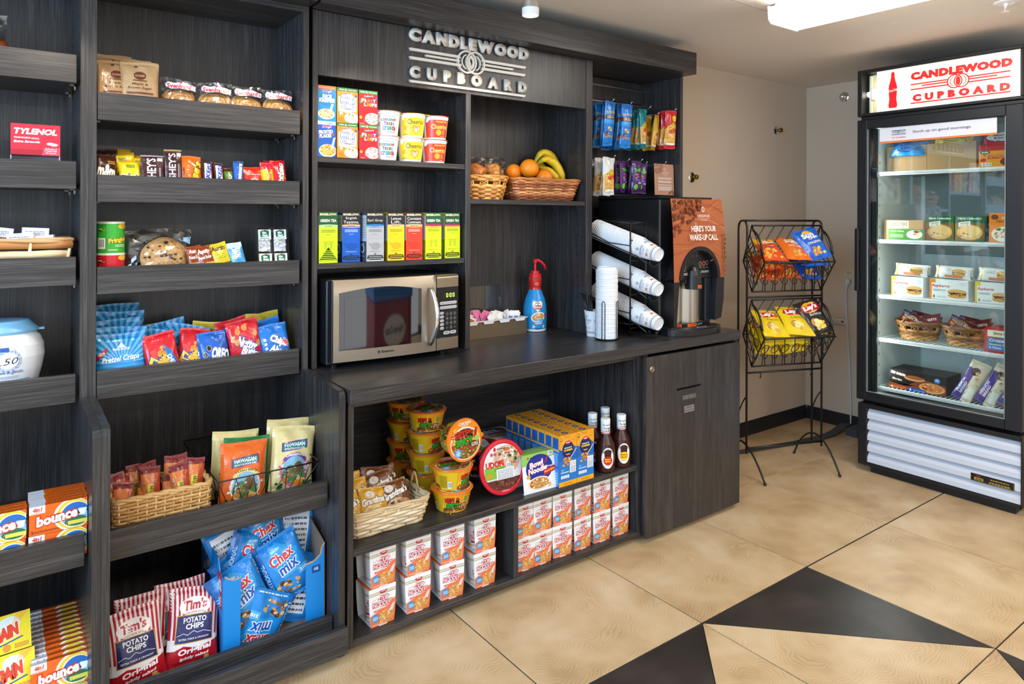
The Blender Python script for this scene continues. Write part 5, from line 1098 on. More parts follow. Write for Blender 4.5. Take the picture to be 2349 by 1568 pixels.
def rk(A, w, h):
    A.rect(0, 0, w, h, '#1f8fd0'); A.rect(0, h*.9, w, h, '#ea7b34'); A.fine(w*.05, h*.935, w*.9, h*.965, 1, '#f6d2b4'); A.ell(w*.5, h*.62, w*.46, h*.2, '#1b7fc0', 22); kel(A, w, h); A.text('RICE', w*.5, h*.70, w*.5, h*.11, '#f5f7f9', .05, 0, 0, -2); A.text('KRISPIES', w*.5, h*.585, w*.86, h*.12, '#f5f7f9', .05, 0, 0, -1)
    bowl_(A, w, h, w*.46, h*.2, w*.42, h*.13, ('#e8c99a', '#d9a866', '#f0ddb8', '#c9502c'), 46, w*.045); A.poly([(w*.62, h*.28), (w*.74, h*.5), (w*.86, h*.5), (w*.72, h*.24)], '#f0f2f6'); A.fine(w*.3, h*.04, w*.75, h*.065, 1, '#7a8a9a')
def mw(A, w, h):
    A.rect(0, 0, w, h, '#ef9324'); cer_top(A, w, h, '#2f7a3c', 'FIBER', 'WHOLE GRAIN'); A.ell(w*.5, h*.56, w*.45, h*.28, '#f6e8bd', 22); A.rect(w*.06, h*.32, w*.94, h*.74, '#f6e8bd'); kel(A, w, h)
    A.text('Mini', w*.5, h*.645, w*.66, h*.155, '#f6f8fb', .04, .05, -3, out='#1f56ad', ow=.075); A.text('Wheats', w*.5, h*.495, w*.74, h*.16, '#f6f8fb', .04, .05, -3, out='#1f56ad', ow=.075); A.text('Original', w*.5, h*.39, w*.28, h*.035, '#2a4f94', .03); bowl_(A, w, h, w*.72, h*.15, w*.34, h*.13, ('#efece4', '#b89440', '#e0dacb', '#d9cfae'), 34, w*.06); A.rect(w*.12, h*.22, w*.26, h*.31, '#f4ead8'); A.fine(w*.06, h*.04, w*.3, h*.16, 3, '#d07a1a'); A.rect(w*.86, h*.76, w*.96, h*.82, '#2a66b8')
def fr(A, w, h):
    A.rect(0, 0, w, h, '#d3202c'); cer_top(A, w, h, '#3d8f46', 'FIBER', 'WHOLE GRAIN'); A.text("Kellogg's", w*.52, h*.83, w*.5, h*.075, '#f2c8cc', .03, .25, 5); A.ell(w*.2, h*.73, w*.1, h*.04, '#4a9a3c', 10, rot=30); A.ell(w*.12, h*.66, w*.1, h*.04, '#4a9a3c', 10, rot=50)
    x = .2
    for ch, c in zip('FROOT', ('#f4f4f4', '#f4f4f4', '#5aa34a', '#9a6ab4', '#f4f4f4')): A.text(ch, w*(x), h*.70, w*.125, h*.10, c, .07); x += .155
    x = .33
    for ch, c in zip('LOOPS', ('#f4f4f4', '#e9a23a', '#d8d03a', '#f4f4f4', '#f4f4f4')): A.text(ch, w*(x), h*.585, w*.125, h*.10, c, .07); x += .14
    bowl_(A, w, h, w*.72, h*.18, w*.36, h*.15, ('#e8e4da', '#d94a2c', '#e8b23a', '#4f9a44', '#7f58a8', '#e87f8c'), 54, w*.035); A.ell(w*.1, h*.2, w*.07, h*.05, '#e9b03a', 12); A.ring(w*.36, h*.12, w*.09, h*.05, w*.03, '#e8788a', 12); A.ring(w*.78, h*.07, w*.08, h*.04, w*.03, '#ee8a3c', 12); A.fine(w*.06, h*.02, w*.3, h*.05, 1, '#f0c8c8'); A.rect(w*.88, h*.75, w*.98, h*.81, '#2a66b8')
def ff(A, w, h):
    A.rect(0, 0, w, h, '#1a5cb8'); A.rect(0, h*.9, w, h, '#eceef2'); A.text('VITAMIN D', w*.66, h*.945, w*.56, h*.04, '#2a3f6a', .02); A.fine(w*.02, h*.93, w*.34, h*.955, 1, '#5a76a8'); kel(A, w, h); A.text('FROSTED', w*.44, h*.70, w*.8, h*.105, '#f5f7fa', .05, .12, 6, out='#103a80', ow=.05); A.text('FLAKES', w*.42, h*.585, w*.68, h*.105, '#f5f7fa', .05, .12, 6, out='#103a80', ow=.05)
    bowl_(A, w, h, w*.55, h*.17, w*.44, h*.16, ('#e3b063', '#cf9440', '#eec98a', '#b8722c'), 44, w*.06); A.poly([(w*.72, h*.24), (w*.86, h*.54), (w*.98, h*.56), (w*.84, h*.22)], '#f0f2f6'); A.ell(w*.84, h*.63, w*.06, h*.04, '#b8552a', 8)
def cbox(nm, draw, w, d, h, side):
    A = Art(w, h); draw(A, w, h); S = Art(d, h); S.rect(0, 0, d, h, side); nutrition(S, d*.12, h*.3, d*.88, h*.82); S.fine(d*.1, h*.08, d*.9, h*.24, 4, '#f0e4e4')
    return carton(nm, w, d, h, side, A, S)
for nm, draw, x, w_, z, side, lb in (('cereal_box', rk, .8955, .063, 1, '#1f8fd0', 'blue rice cereal box with orange top stripe, upper left'), ('cereal_box', mw, .968, .074, 1, '#ef9324', 'upper orange wheat cereal box in the middle of the stack'), ('cereal_box', fr, 1.0445, .070, 1, '#b01a28', 'upper red fruit ring cereal box with green top'), ('cereal_box', ff, .8950, .063, 0, '#1a5cb8', 'dark blue frosted flake cereal box at the lower left'), ('cereal_box', mw, .9685, .074, 0, '#ef9324', 'lower orange wheat cereal box in the middle of the stack'), ('cereal_box', fr, 1.0465, .070, 0, '#b01a28', 'lower red fruit ring cereal box with green top')):
    one(cbox(nm, draw, w_, .04, .1185, side), nm, lb, 'cereal box', (x, 2.2455, ZH1+z*.119), (0, 0, R(-.6 if z else .4)), 'small cereal boxes')
# cereal cups
CP = [(.036, 0), (.0375, .002), (.0445, .068), (.0465, .070), (.0465, .078)]
def cup(kind):
    A = Art(.13, .078); a0 = .065
    def logo(): A.poly([(.022, .074), (.050, .074), (.028, .056), (.022, .058)], '#eef1f5'); A.text('G', .029, .064, .006, .008, '#1c3f9c', .05, .2); A.fine(.033, .062, .040, .067, 2, '#3a5aa8')
    if kind == 0:
        A.rect(.0, .004, .13, .068, '#e6e8ee'); A.line([(.022, .055), (.028, .052), (.046, .068)], .0007, '#4a55a0'); A.text('G', .029, .061, .006, .008, '#1c3f9c', .05, .2); A.fine(.033, .059, .04, .064, 2, '#3a5aa8')
        cols = ('#7a2a86', '#1f9ad0', '#d8303c', '#4aa838', '#1f9ad0', '#7a2a86', '#d8303c', '#3aa24a')
        def row(word, x0, x1, y, h): 
            n = len(word)
            for k, ch in enumerate(word): A.text(ch, x0+(x1-x0)*(k+.5)/n, y, (x1-x0)/n*.86, h*(1.0 if ch not in 'iTtlhd' else 1.15), cols[(k*3+n) % 8], .05)
        row('Cinnamon', .042, .098, .0505, .009); row('Toast', .054, .093, .0375, .011); row('Crunch', .048, .100, .023, .013); A.fine(.066, .010, .1, .0135, 1, '#8a3a86'); A.fine(.026, .03, .041, .045, 3, '#5aa8d0'); A.fine(.05, .060, .096, .063, 1, '#6a9ac8')
    else:
        bg, fg = (('#f0c81e', '#2c2620'), ('#c63a20', '#f0cf5a'))[kind-1]
        A.rect(.02, .006, .118, .066, bg); logo()
        A.text('Cheerios', .078, .052 if kind == 1 else .043, .066, .0165, fg, .015)
        if kind == 1:
            A.fan([(.08, .010), (.066, .024), (.064, .034), (.071, .040), (.08, .035), (.089, .040), (.096, .034), (.094, .024)], '#7a2c24'); A.fan([(.08, .012), (.0675, .025), (.066, .033), (.0715, .038), (.08, .033), (.0885, .038), (.094, .033), (.0925, .025)], '#e0a484'); A.blobs(.08, .027, .011, .009, ('#eccab0', '#c8302c', '#d98a6a'), 22, .0022); A.fine(.03, .026, .05, .040, 3, '#d07a1a'); A.fine(.026, .010, .05, .0135, 1, '#3a3020')
        else:
            A.text('Honey Nut', .086, .059, .046, .008, '#f0cf5a', .01); A.ell(.074, .023, .011, .010, '#ea9a2a', 16); A.line([(.060, .022), (.068, .022)], .002, '#d9862a'); A.fine(.088, .016, .1, .032, 6, '#e8a070'); A.fine(.084, .009, .1, .012, 1, '#f0d8c0')
    mb = MB(); mb.lathe(CP, 40, H('#e4e6ec')); wrapart(mb, A, CP, -112, .006)
    return mb.mesh('cup_body', PLASTIC)
def lidm(c): 
    mb = MB(); mb.lathe([(.0475, .078), (.0495, .0783), (.0495, .0796), (.047, .0804), (0, .0804)], 40, H(c)); mb.prism([(.045, -.012), (.060, -.006), (.063, 0), (.060, .006), (.045, .012)], 2, .0785, .0795, H(c)); return mb.mesh('lid', FILM)
CUPM = [cup(k) for k in range(3)]; LIDM = [lidm(c) for c in ('#d9a98a', '#e6c21e', '#c23a24')]
CX = ((1.128, 2.288), (1.232, 2.290), (1.332, 2.291)); nm3 = ('white cinnamon cereal cup', 'yellow oat ring cereal cup', 'red honey oat ring cereal cup'); POS = ('next to the cereal boxes', 'in the middle', 'at the right')
for k in range(3):
    for z in (0, 1):
        r = thing('cereal_cup', ('lower ' if z == 0 else 'upper ')+nm3[k]+' '+POS[k]+' of the cup row', 'cereal cup', (CX[k][0]+.004*z, CX[k][1]-.003*z, ZH1+.0806*z*1.09), (0, 0, 0), 'stacked cereal cups'); r.scale = (1.09, 1.09, 1.09)
        put(CUPM[k], 'cup_body', r, (0, 0, 0), (0, 0, R(0))); put(LIDM[k], 'lid', r, (0, 0, 0), (0, 0, R((40, -60, 20)[k]+z*25)))
for k, x, y, lb in ((0, 1.100, 2.400, 'white cinnamon cereal cup at the back behind the cereal boxes'), (0, 1.215, 2.402, 'white cinnamon cereal cup at the back in the middle'), (1, 1.325, 2.405, 'yellow oat ring cereal cup at the back right')):
    for z in (0, 1):
        r = thing('cereal_cup', ('lower ' if z == 0 else 'upper ')+lb, 'cereal cup', (x, y, ZH1+.0806*z*1.09), (0, 0, R(12)), 'stacked cereal cups'); r.scale = (1.09, 1.09, 1.09); put(CUPM[k], 'cup_body', r); put(LIDM[k], 'lid', r)
# tea boxes
def tea(base, band, mid, name, sub, kind, side, txt):
    w, h, d = .066, .171, .085
    A = Art(w, h); A.rect(0, 0, w, h, base); A.rect(0, h*.735, w, h, band); A.ell(w*.5, h*.72, w*.72, h*.035, mid, 24); A.rect(0, h*.70, w, h*.725, base); A.rect(0, h*.712, w, h*.735, mid); A.text('BIGELOW.', w*.5, h*.953, w*.9, h*.042, '#ead9ae', .05, out='#6a5830', ow=.02)
    ls = name.split('|'); y = h*.83 if len(ls) == 1 else h*.875
    for k, t in enumerate(ls): A.text(t, w*.5, y-k*h*.075, w*(.86 if len(t) > 7 else .6), h*.058, '#f4f2ec', .0 if kind else .02)
    A.text(sub, w*.5, h*.722, w*.42, h*.013, '#2a2a20', .04)
    A.fine(w*.14, h*.60, w*.86, h*.66, 3, txt); A.fine(w*.38, h*.55, w*.62, h*.565, 1, txt)
    dk = tuple(c*.72 for c in H(base))
    if kind == 0:
        A.rect(w*.24, h*.40, w*.78, h*.42, dk); A.rect(w*.3, h*.27, w*.4, h*.40, dk); A.rect(w*.6, h*.27, w*.7, h*.40, dk); A.rect(w*.28, h*.36, w*.74, h*.375, dk)
    else:
        A.ell(w*.52, h*.31, w*.27, h*.075, dk, 18); A.poly([(w*.28, h*.3), (w*.1, h*.36), (w*.14, h*.38), (w*.32, h*.35)], dk); A.ring(w*.82, h*.32, w*.09, h*.04, w*.02, dk, 14); A.ring(w*.3, h*.50, w*.16, h*.05, w*.006, dk, 14, 30, 330); A.ring(w*.7, h*.49, w*.16, h*.03, w*.006, dk, 14, 180, 500)
    A.fine(w*.2, h*.20, w*.8, h*.215, 1, txt)
    # dispensing opening with folded tea bags
    if kind == 2: pass
    S = Art(d, h); S.rect(0, 0, d, h, side); S.rect(0, h*.41, d, h*.94, '#b9c3cf'); S.fine(d*.12, h*.48, d*.9, h*.9, 9, '#7d8894', .35); S.ring(d*.6, h*.26, d*.2, h*.1, d*.07, '#c4ccd4', 14); S.fine(d*.2, h*.36, d*.8, h*.38, 1, '#c4ccd4'); S.fine(d*.2, h*.1, d*.8, h*.12, 1, '#c4ccd4')
    return A, S, w, h, d
def teabox(x, y, spec, big, lb, rz):
    A, S, w, h, d = tea(*spec)
    if big: A.poly([(w*.02, h*.05), (w*.98, h*.05), (w*.5, h*.31)], '#143a1c'); ys = [h*(.06+.036*k) for k in range(6)]
    else: A.fan([(w*.03, h*.06), (w*.08, h*.12), (w*.4, h*.135), (w*.5, h*.165), (w*.6, h*.135), (w*.92, h*.12), (w*.97, h*.06), (w*.8, h*.035), (w*.2, h*.035)], '#14160f')
    ys = [h*(.055+.035*k) for k in range(6 if big else 3)]
    for k, yy in enumerate(ys):
        q = (.44*(1-(yy-h*.05)/(h*.27)) if big else .40-.02*k); A.rect(w*(.5-q), yy, w*(.5+q), yy+h*.013, spec[0])
    r = carton('tea_box', w, d, h, spec[6], A, S, None)
    return one(r, 'tea_box', lb, 'tea box', (x, y, ZH2), (0, 0, R(rz)), 'tea boxes on the middle shelf')
LIME = '#c6dc1f'
for x, y, spec, big, lb, rz in ((.9005, 2.243, (LIME, '#14552c', '#a8d08a', 'GREEN TEA', 'CLASSIC', 0, '#6f9a1c', '#5c7a1c'), True, 'lime green tea box with big triangular opening at the left end', 1), (.9905, 2.262, ('#1560c8', '#26262a', '#d9b98a', 'English|Teatime.', 'BLACK TEA', 1, '#173f86', '#dfe8f6'), False, 'blue tea box second from the left', .5), (1.070, 2.240, ('#b4b6ba', '#26262a', '#1f95d8', 'Earl Grey', 'BLACK TEA', 1, '#434c58', '#5a5f68'), False, 'silver grey tea box between the blue and yellow ones', 0), (1.1515, 2.242, ('#f2cb1c', '#26262a', '#d9b98a', 'Lemon|Lift.', 'BLACK TEA', 1, '#b08f14', '#8a7418'), False, 'yellow tea box in the middle of the tea row', 0), (1.2245, 2.2415, ('#e8402c', '#26262a', '#d9b98a', 'Constant|Comment.', 'BLACK TEA', 1, '#c92f20', '#f6d8d0'), False, 'red tea box between the yellow and green ones', 0), (1.3055, 2.2425, (LIME, '#1a5230', '#a8265c', 'GREEN TEA', 'POMEGRANATE', 0, '#8fae1c', '#5c7a1c'), False, 'lime green tea box with pink stripe, second from the right', -1.5), (1.3995, 2.262, (LIME, '#1a5230', '#a8265c', 'GREEN TEA', 'POMEGRANATE', 0, '#8fae1c', '#5c7a1c'), False, 'lime green tea box with pink stripe at the right end', -2)):
    teabox(x, y, spec, big, lb, rz)
# ================================================================== baskets of muffins and fruit
mbk = thing('muffin_basket', 'round honey-coloured wicker basket with rope handles holding wrapped muffins', 'basket', (1.600, 2.365, ZH3))
woven(mbk, 'ell', (.085, .075), (.112, .098), .092, 11, 22, ('#d59a58', '#c98a48', '#e0ad6c', '#b87a3c'), .003, .0043, 1.7, '#c98f50', (.62, .82), .0042)
cords(mbk, [(.112*math.cos(R(-48+i*6)), -.098+.02*math.sin(PI*i/13)-.004, .085+.055*math.sin(PI*i/13)) if False else (.035+.075*(i/13), -.085+.085*(i/13), .09+.05*math.sin(PI*i/13)) for i in range(14)], .0028, '#5f4a34')
cords(mbk, [(-.035-.075*(i/13), .085-.085*(i/13), .09+.05*math.sin(PI*i/13)) for i in range(14)], .0028, '#5f4a34')
def muffin(x, y, z, s, lb, dark):
    r = thing('wrapped_muffin', lb, 'muffin', (x, y, z))
    cs = ('#c98a42', '#b87430', '#d79c52') if not dark else ('#a8622a', '#8c4c1e', '#c07c3c')
    rg = random.Random(s); mb = MB(); 
    mb.ball((0, 0, .052), .046, H(cs[0]), 22, 14, (1, 1, .78), lambda d: 1+.05*noise.noise((d.x*4, d.y*4, d.z*4+s)))
    for k in range(len(mb.c)): mb.c[k] = H(cs[rg.choice((0, 0, 0, 1, 2))])
    mb.lathe([(.027, 0), (.036, .042)], 22, H('#8c5a28')); put(mb.mesh('muffin', FOOD), 'muffin', r)
    clearbag(r, .112, .112, .098, s, .06)
muffin(1.556, 2.345, ZH3+.058, 201, 'muffin in clear wrap at the left of the round basket', 1); muffin(1.645, 2.350, ZH3+.062, 202, 'golden muffin in clear wrap at the right of the round basket', 0); muffin(1.600, 2.415, ZH3+.050, 203, 'muffin in clear wrap at the back of the round basket', 1)
fbk = thing('fruit_basket', 'rectangular reddish wicker basket of oranges and bananas', 'basket', (1.885, 2.362, ZH3), (0, 0, R(-4)))
woven(fbk, 'rect', (.138, .078), (.168, .098), .088, 15, 26, ('#a8643a', '#8e4f2c', '#c68252', '#d9a070', '#7a4224'), .0028, .0030, 1.5, '#b8743c', None, .0052)
def orange(p, rr, lb):
    rg = random.Random(int(p[0]*1000)); r = thing('orange', lb, 'orange', p, (R(30), R(20), 0), 'oranges in the fruit basket')
    put(MB().ball((0, 0, 0), rr, H('#f08a18'), 26, 16, (1, 1, .97)).mesh('skin', FRUIT), 'skin', r); put(MB().ball((0, 0, rr*.965), .0022, H('#7a8a3a'), 8, 6, (1, 1, .5)).mesh('stem_end', FRUIT), 'stem_end', r)
for p, rr, lb in (((1.822, 2.330, ZH3+.137), .0405, 'big orange on top at the front of the fruit basket'), ((1.790, 2.395, ZH3+.122), .036, 'orange half hidden behind the big front one'), ((1.893, 2.318, ZH3+.100), .038, 'orange low in the basket in front of the bananas'), ((1.850, 2.395, ZH3+.06), .037, 'orange deep in the basket below the others')): orange(p, rr, lb)
def banana(pts, lb, r0=.0175, seed=0):
    P = [Vector(p) for p in pts]; n = 18; C = []
    for i in range(n+1):
        t = i/n; k = t*(len(P)-1); j = min(int(k), len(P)-2); u = k-j
        p0, p1, p2, p3 = P[max(j-1, 0)], P[j], P[j+1], P[min(j+2, len(P)-1)]
        C.append(.5*((2*p1)+(p2-p0)*u+(2*p0-5*p1+4*p2-p3)*u*u+(3*p1-p0-3*p2+p3)*u**3))
    rr = [r0*min(1, .28+1.9*min(i/n, .5)) if i/n < .35 else r0*min(1, .25+3.2*(1-i/n)) for i in range(n+1)]
    r = thing('banana', lb, 'banana', tuple(C[0]), (0, 0, 0), 'bananas in the fruit basket'); L_ = [p-C[0] for p in C]
    mb = MB(); mb.tube(L_, r0, 7, H('#e8bf1f'), False, rr); rg = random.Random(seed)
    for k in range(len(mb.c)):
        t = (k//7)/n
        mb.c[k] = H('#b9b02a') if t < .12 else (H('#d8ab20') if rg.random() < .12 else H('#e9c222'))
    put(mb.mesh('peel', FRUIT), 'peel', r); put(MB().tube([L_[-1], L_[-1]+(L_[-1]-L_[-2]).normalized()*.008], .0045, 6, H('#3c2f1c')).mesh('tip', FRUIT), 'tip', r); put(MB().tube([L_[0]-(L_[1]-L_[0]).normalized()*.012, L_[0]], .0065, 6, H('#a9a22c')).mesh('stem', FRUIT), 'stem', r)
B0 = Vector((1.905, 2.400, ZH3+.165))
banana([B0, (1.945, 2.405, ZH3+.212), (2.000, 2.405, ZH3+.205), (2.032, 2.398, ZH3+.150), (2.036, 2.388, ZH3+.088)], 'outermost tall banana of the bunch', .020, 1)
banana([B0+Vector((.004, -.012, -.004)), (1.945, 2.372, ZH3+.185), (1.990, 2.360, ZH3+.165), (2.015, 2.350, ZH3+.118), (2.022, 2.345, ZH3+.080)], 'second banana curving in front of the tallest one', .0195, 2)
banana([B0+Vector((-.004, -.014, -.012)), (1.925, 2.365, ZH3+.140), (1.950, 2.348, ZH3+.128), (1.972, 2.335, ZH3+.102), (1.978, 2.325, ZH3+.086)], 'short banana with dark tip in front of the bunch', .018, 3)
banana([B0+Vector((-.004, .01, -.008)), (1.935, 2.43, ZH3+.170), (1.975, 2.43, ZH3+.150), (2.0, 2.425, ZH3+.11), (2.005, 2.42, ZH3+.085)], 'banana at the back of the bunch', .018, 4)
# ================================================================== MICROWAVE
mw_ = thing('microwave', 'stainless steel microwave oven with green clock on the counter', 'microwave', (1.123, 2.30, ZCT))
MY = lambda x: 2.172-.020*(1-((x-1.125)/.25)**2)
MB().cbox(.876, 1.370, 2.196, 2.475, ZCT+.014, 1.088, .004).build('case', BLACK, mw_)
for x, y in ((.91, 2.22), (1.33, 2.22), (.91, 2.44), (1.33, 2.44)): MB().lathe([(.012, ZCT), (.014, ZCT+.014)], 14, o=(x, y, 0)).build('foot', BLACK, mw_)
def curved(x0, x1, z0, z1, off, th, n=12, col=GREY, topround=0.0):
    mb = MB()
    mb.grid(lambda i, j: (x0+(x1-x0)*i, MY(x0+(x1-x0)*i)-off+(topround*(max(0, j-.8)/.2)**2 if topround else 0), z0+(z1-z0)*j), n, 10 if topround else 1, col)
    mb.grid(lambda i, j: (x0+(x1-x0)*i, MY(x0+(x1-x0)*i)-off+th*(j) + (topround if topround else 0)*(1-j), z1), n, 1, col); mb.grid(lambda i, j: (x0+(x1-x0)*i, MY(x0+(x1-x0)*i)-off+th*j, z0), n, 1, col)
    for x in (x0, x1): mb.grid(lambda i, j: (x, MY(x)-off+th*i, z0+(z1-z0)*j), 1, 1, col)
    return mb

dr = curved(.886, 1.2685, .820, 1.088, 0, .03, 16, GREY, .014).build('door', BRUSH, mw_)
MB().cbox(.882, .888, 2.166, 2.2, .822, 1.086, .002).build('door_edge', BLACK, dr)
MGL = mat('dark_door_glass', '#0b0b0d', .03, 0, 1.0, coat=1.0)
mb = MB(); mb.grid(lambda i, j: ((lambda x: (x, MY(x)-.0012, .858+(1.046+.016*math.sin(PI*i)-.858)*j))(.908+(1.206-.908)*i)), 20, 6); mb.build('door_window', MGL, dr)
mb = MB(); mb.grid(lambda i, j: ((lambda x: (x, MY(x)-.0022, .866+(1.030-.866)*j))(.925+(1.152-.925)*i)), 16, 4); mb.build('window_screen', mat('perforated_screen', '#161214', .05, 0, 1.0, coat=1.0), dr)
hp = [(1.238+.0*i, MY(1.238)-.006-.030*math.sin(PI*i/16)**.7, .845+.205*i/16) for i in range(17)]
MB().tube([(1.240+.010*math.sin(PI*i/16), p[1], p[2]) for i, p in enumerate(hp)], .0085, 12, GREY, False, [.006+.004*math.sin(PI*i/16) for i in range(17)]).build('handle', CHROME, dr)
A = Art(.06, .012); A.rect(0, .002, .008, .010, '#3a3634'); A.text('Emerson', .036, .006, .046, .0085, '#2c2927', .03); A.emit(MB(), lambda u, v, l: (1.04+u, MY(1.04+u)-l-.0006, .836+v), .01).build('maker_badge', PAPER, dr)
curved(1.2715, 1.369, .820, .862, 0, .03, 4).build('lower_trim', BRUSH, mw_); curved(1.2715, 1.369, 1.044, 1.088, 0, .03, 4, GREY, .014).build('upper_trim', BRUSH, mw_)
pn = curved(1.2715, 1.369, .8625, 1.0435, 0, .03, 4).build('control_panel', BLACK, mw_)
A = Art(.0975, .181); A.rect(.022, .139, .083, .164, '#15130f')
CLK = mat('green_clock_segments', (.45, .95, .12), .4, emit=1.6)
def seg(ch, x, y, w, h, t, q):
    S = {'0': 'abcdef', '8': 'abcdefg'}[ch]
    L_ = {'a': (x, y+h-t, x+w, y+h), 'd': (x, y, x+w, y+t), 'g': (x, y+h/2-t/2, x+w, y+h/2+t/2), 'f': (x, y+h/2, x+t, y+h), 'b': (x+w-t, y+h/2, x+w, y+h), 'e': (x, y, x+t, y+h/2), 'c': (x+w-t, y, x+w, y+h/2)}
    for k in S: q.rect(*L_[k], '#ffffff')
Q = Art(.0975, .181)
for x in (.041, .057, .070): seg('0', x, .145, .008, .014, .0018, Q)
Q.rect(.0525, .148, .0545, .150, '#ffffff'); Q.rect(.0525, .154, .0545, .156, '#ffffff')
Q.emit(MB(), lambda u, v, l: (1.2715+u, MY(1.2715+u)-.0012-l, .8625+v), .01).build('clock_digits', CLK, pn)
seg('8', .026, .145, .008, .014, .0014, A)
A.it[-1:] = A.it[-1:]
for k in range(len(A.it)-7, len(A.it)): A.it[k] = (A.it[k][0], H('#3c3a34'), A.it[k][2])
def pill(x0, y0, x1, y1, c='#c9ccd2'): r_ = (y1-y0)/2; A.rect(x0+r_, y0, x1-r_, y1, c); A.ell(x0+r_, y0+r_, r_, r_, c, 12); A.ell(x1-r_, y0+r_, r_, r_, c, 12)
for y in (.119, .103):
    pill(.012, y, .090, y+.011); 
    for k in range(4): A.fine(.017+.019*k, y+.004, .030+.019*k, y+.007, 1, '#4a4c52')
    for k in range(3): A.rect(.031+.019*k, y, .0316+.019*k, y+.011, '#26262a')
for k in range(5): pill(.012, .084-.0135*k, .030, .094-.0135*k); A.fine(.016, .087-.0135*k, .026, .0905-.0135*k, 1, '#3a3c42')
for k, ch in enumerate('123456789'): x, y = .044+.0175*(k % 3), .085-.0165*(k//3); A.ring(x, y, .0065, .0065, .0007, '#8d9096', 14); A.text(ch, x, y, None, .0065, '#c9ccd2', .02)
A.ring(.0615, .0355, .0065, .0065, .0007, '#8d9096', 14); A.text('0', .0615, .0355, None, .0065, '#c9ccd2', .02); A.fine(.039, .033, .049, .038, 2, '#8d9096'); A.fine(.074, .033, .084, .038, 2, '#8d9096')
pill(.026, .012, .055, .024); pill(.056, .012, .085, .024); A.text('STOP', .040, .0185, .016, .004, '#2a2c32', .04); A.text('START', .071, .0185, .018, .004, '#2a2c32', .04); A.fine(.012, .002, .034, .004, 1, '#8d9096')
A.emit(MB(), lambda u, v, l: (1.2715+u, MY(1.2715+u)-.0006-l, .8625+v), .012).build('keypad_print', PLASTIC, pn)
# ================================================================== sugar caddy, creamer
cd = thing('sugar_caddy', 'low bronze metal caddy with white liner full of sweetener packets', 'caddy', (1.695, 2.437, ZCT))
BRZ = mat('bronze_metal', '#84755f', .38, .75)
mb = MB(); mb.box(1.53, 1.86, 2.392, 2.3935, ZCT, .862); mb.box(1.53, 1.86, 2.4825, 2.484, ZCT, .862); mb.box(1.53, 1.5315, 2.3935, 2.4825, ZCT, .862); mb.box(1.8585, 1.86, 2.3935, 2.4825, ZCT, .862); mb.box(1.5315, 1.8585, 2.3935, 2.4825, ZCT, ZCT+.0015); mb.build('metal_box', BRZ, cd)
LINER = mat('frosted_liner', '#d9dce2', .4)
for k in range(4):
    xa = 1.534+k*.0818
    mb = MB(); mb.box(xa, xa+.0795, 2.3945, 2.396, ZCT+.01, .866); mb.box(xa, xa+.0795, 2.480, 2.4815, ZCT+.01, .866); mb.box(xa, xa+.0015, 2.396, 2.48, ZCT+.01, .866); mb.box(xa+.078, xa+.0795, 2.396, 2.48, ZCT+.01, .866); mb.box(xa, xa+.0795, 2.396, 2.48, ZCT+.008, ZCT+.01)
    mb.box(xa-.001, xa+.0805, 2.386, 2.3965, .8625, .866); mb.prism([(xa+.012, .8625), (xa+.068, .8625), (xa+.062, .852), (xa+.018, .852)], 1, 2.3862, 2.388); mb.build('liner_cup', LINER, cd)
def packet(draw, w=.040, h=.062): A = Art(w, h); draw(A, w, h); return bag('sweetener_packet', w, h, .006, '#e8e8ea', A, 5, .06, PAPER, None, None, 0, .4, 6, 8)
def pk_b(A, w, h): A.rect(0, 0, w, h, '#e2e2e4'); A.rect(w*.14, h*.1, w*.86, h*.88, '#9a6a34'); A.blobs(w*.5, h*.5, w*.3, h*.3, ('#b5854a', '#7c4f24'), 8, w*.08)
def pk_p(A, w, h): A.rect(0, 0, w, h, '#e07aa8'); A.fine(w*.15, h*.3, w*.85, h*.72, 4, '#8a4a9a')
def pk_w(A, w, h): A.rect(0, 0, w, h, '#ecedef'); A.fine(w*.15, h*.3, w*.85, h*.6, 3, '#8f949c')
def pk_l(A, w, h): A.rect(0, 0, w, h, '#e6e9ef'); A.rect(w*.1, h*.35, w*.9, h*.65, '#8fa6cc'); A.text('sugar', w*.5, h*.5, w*.6, h*.18, '#2a4f94', .03)
PK = [packet(f_) for f_ in (pk_b, pk_p, pk_w, pk_l)]; rg = random.Random(17)
PKN = ('brown raw sugar packet', 'pink sweetener packet', 'white sugar packet', 'white and blue sugar packet')
ordn = ('first', 'second', 'third', 'fourth', 'fifth', 'sixth', 'seventh', 'eighth', 'ninth', 'tenth')
for kind, n, x0, x1 in ((0, 6, 1.556, 1.590), (1, 8, 1.612, 1.672), (2, 10, 1.700, 1.755), (3, 9, 1.782, 1.838)):
    for k in range(n):
        x = x0+(x1-x0)*((k*3) % n)/n; y = 2.408+.058*k/n; up = rg.uniform(.0, .016) + (.014 if kind == 1 else 0)
        one(PK[kind], 'sweetener_packet', PKN[kind]+', '+ordn[k]+' from the front of its caddy cup', 'sugar packet', (x, y, ZCT+.026+up), (R(rg.uniform(-16, 4)), R(rg.uniform(-28, 28)), R(rg.uniform(-35, 35))), 'sweetener packets in the caddy')
ac = MB().cbox(1.500, 1.790, 2.4865, 2.4895, ZCT+.0005, 1.000, .0008).build('acrylic_sign_holder', ACRYL); tag(ac, 'clear acrylic sheet standing behind the sweetener caddy', 'acrylic sheet')
cr = thing('creamer_bottle', 'blue coffee creamer bottle with a red pump on the counter', 'creamer bottle', (1.935, 2.430, ZCT))
bp = [(.044, 0), (.050, .003), (.0515, .012), (.0525, .05), (.0525, .085), (.050, .115), (.044, .142), (.034, .165), (.0275, .183), (.026, .193), (.028, .205), (.0295, .222), (.0295, .232)]
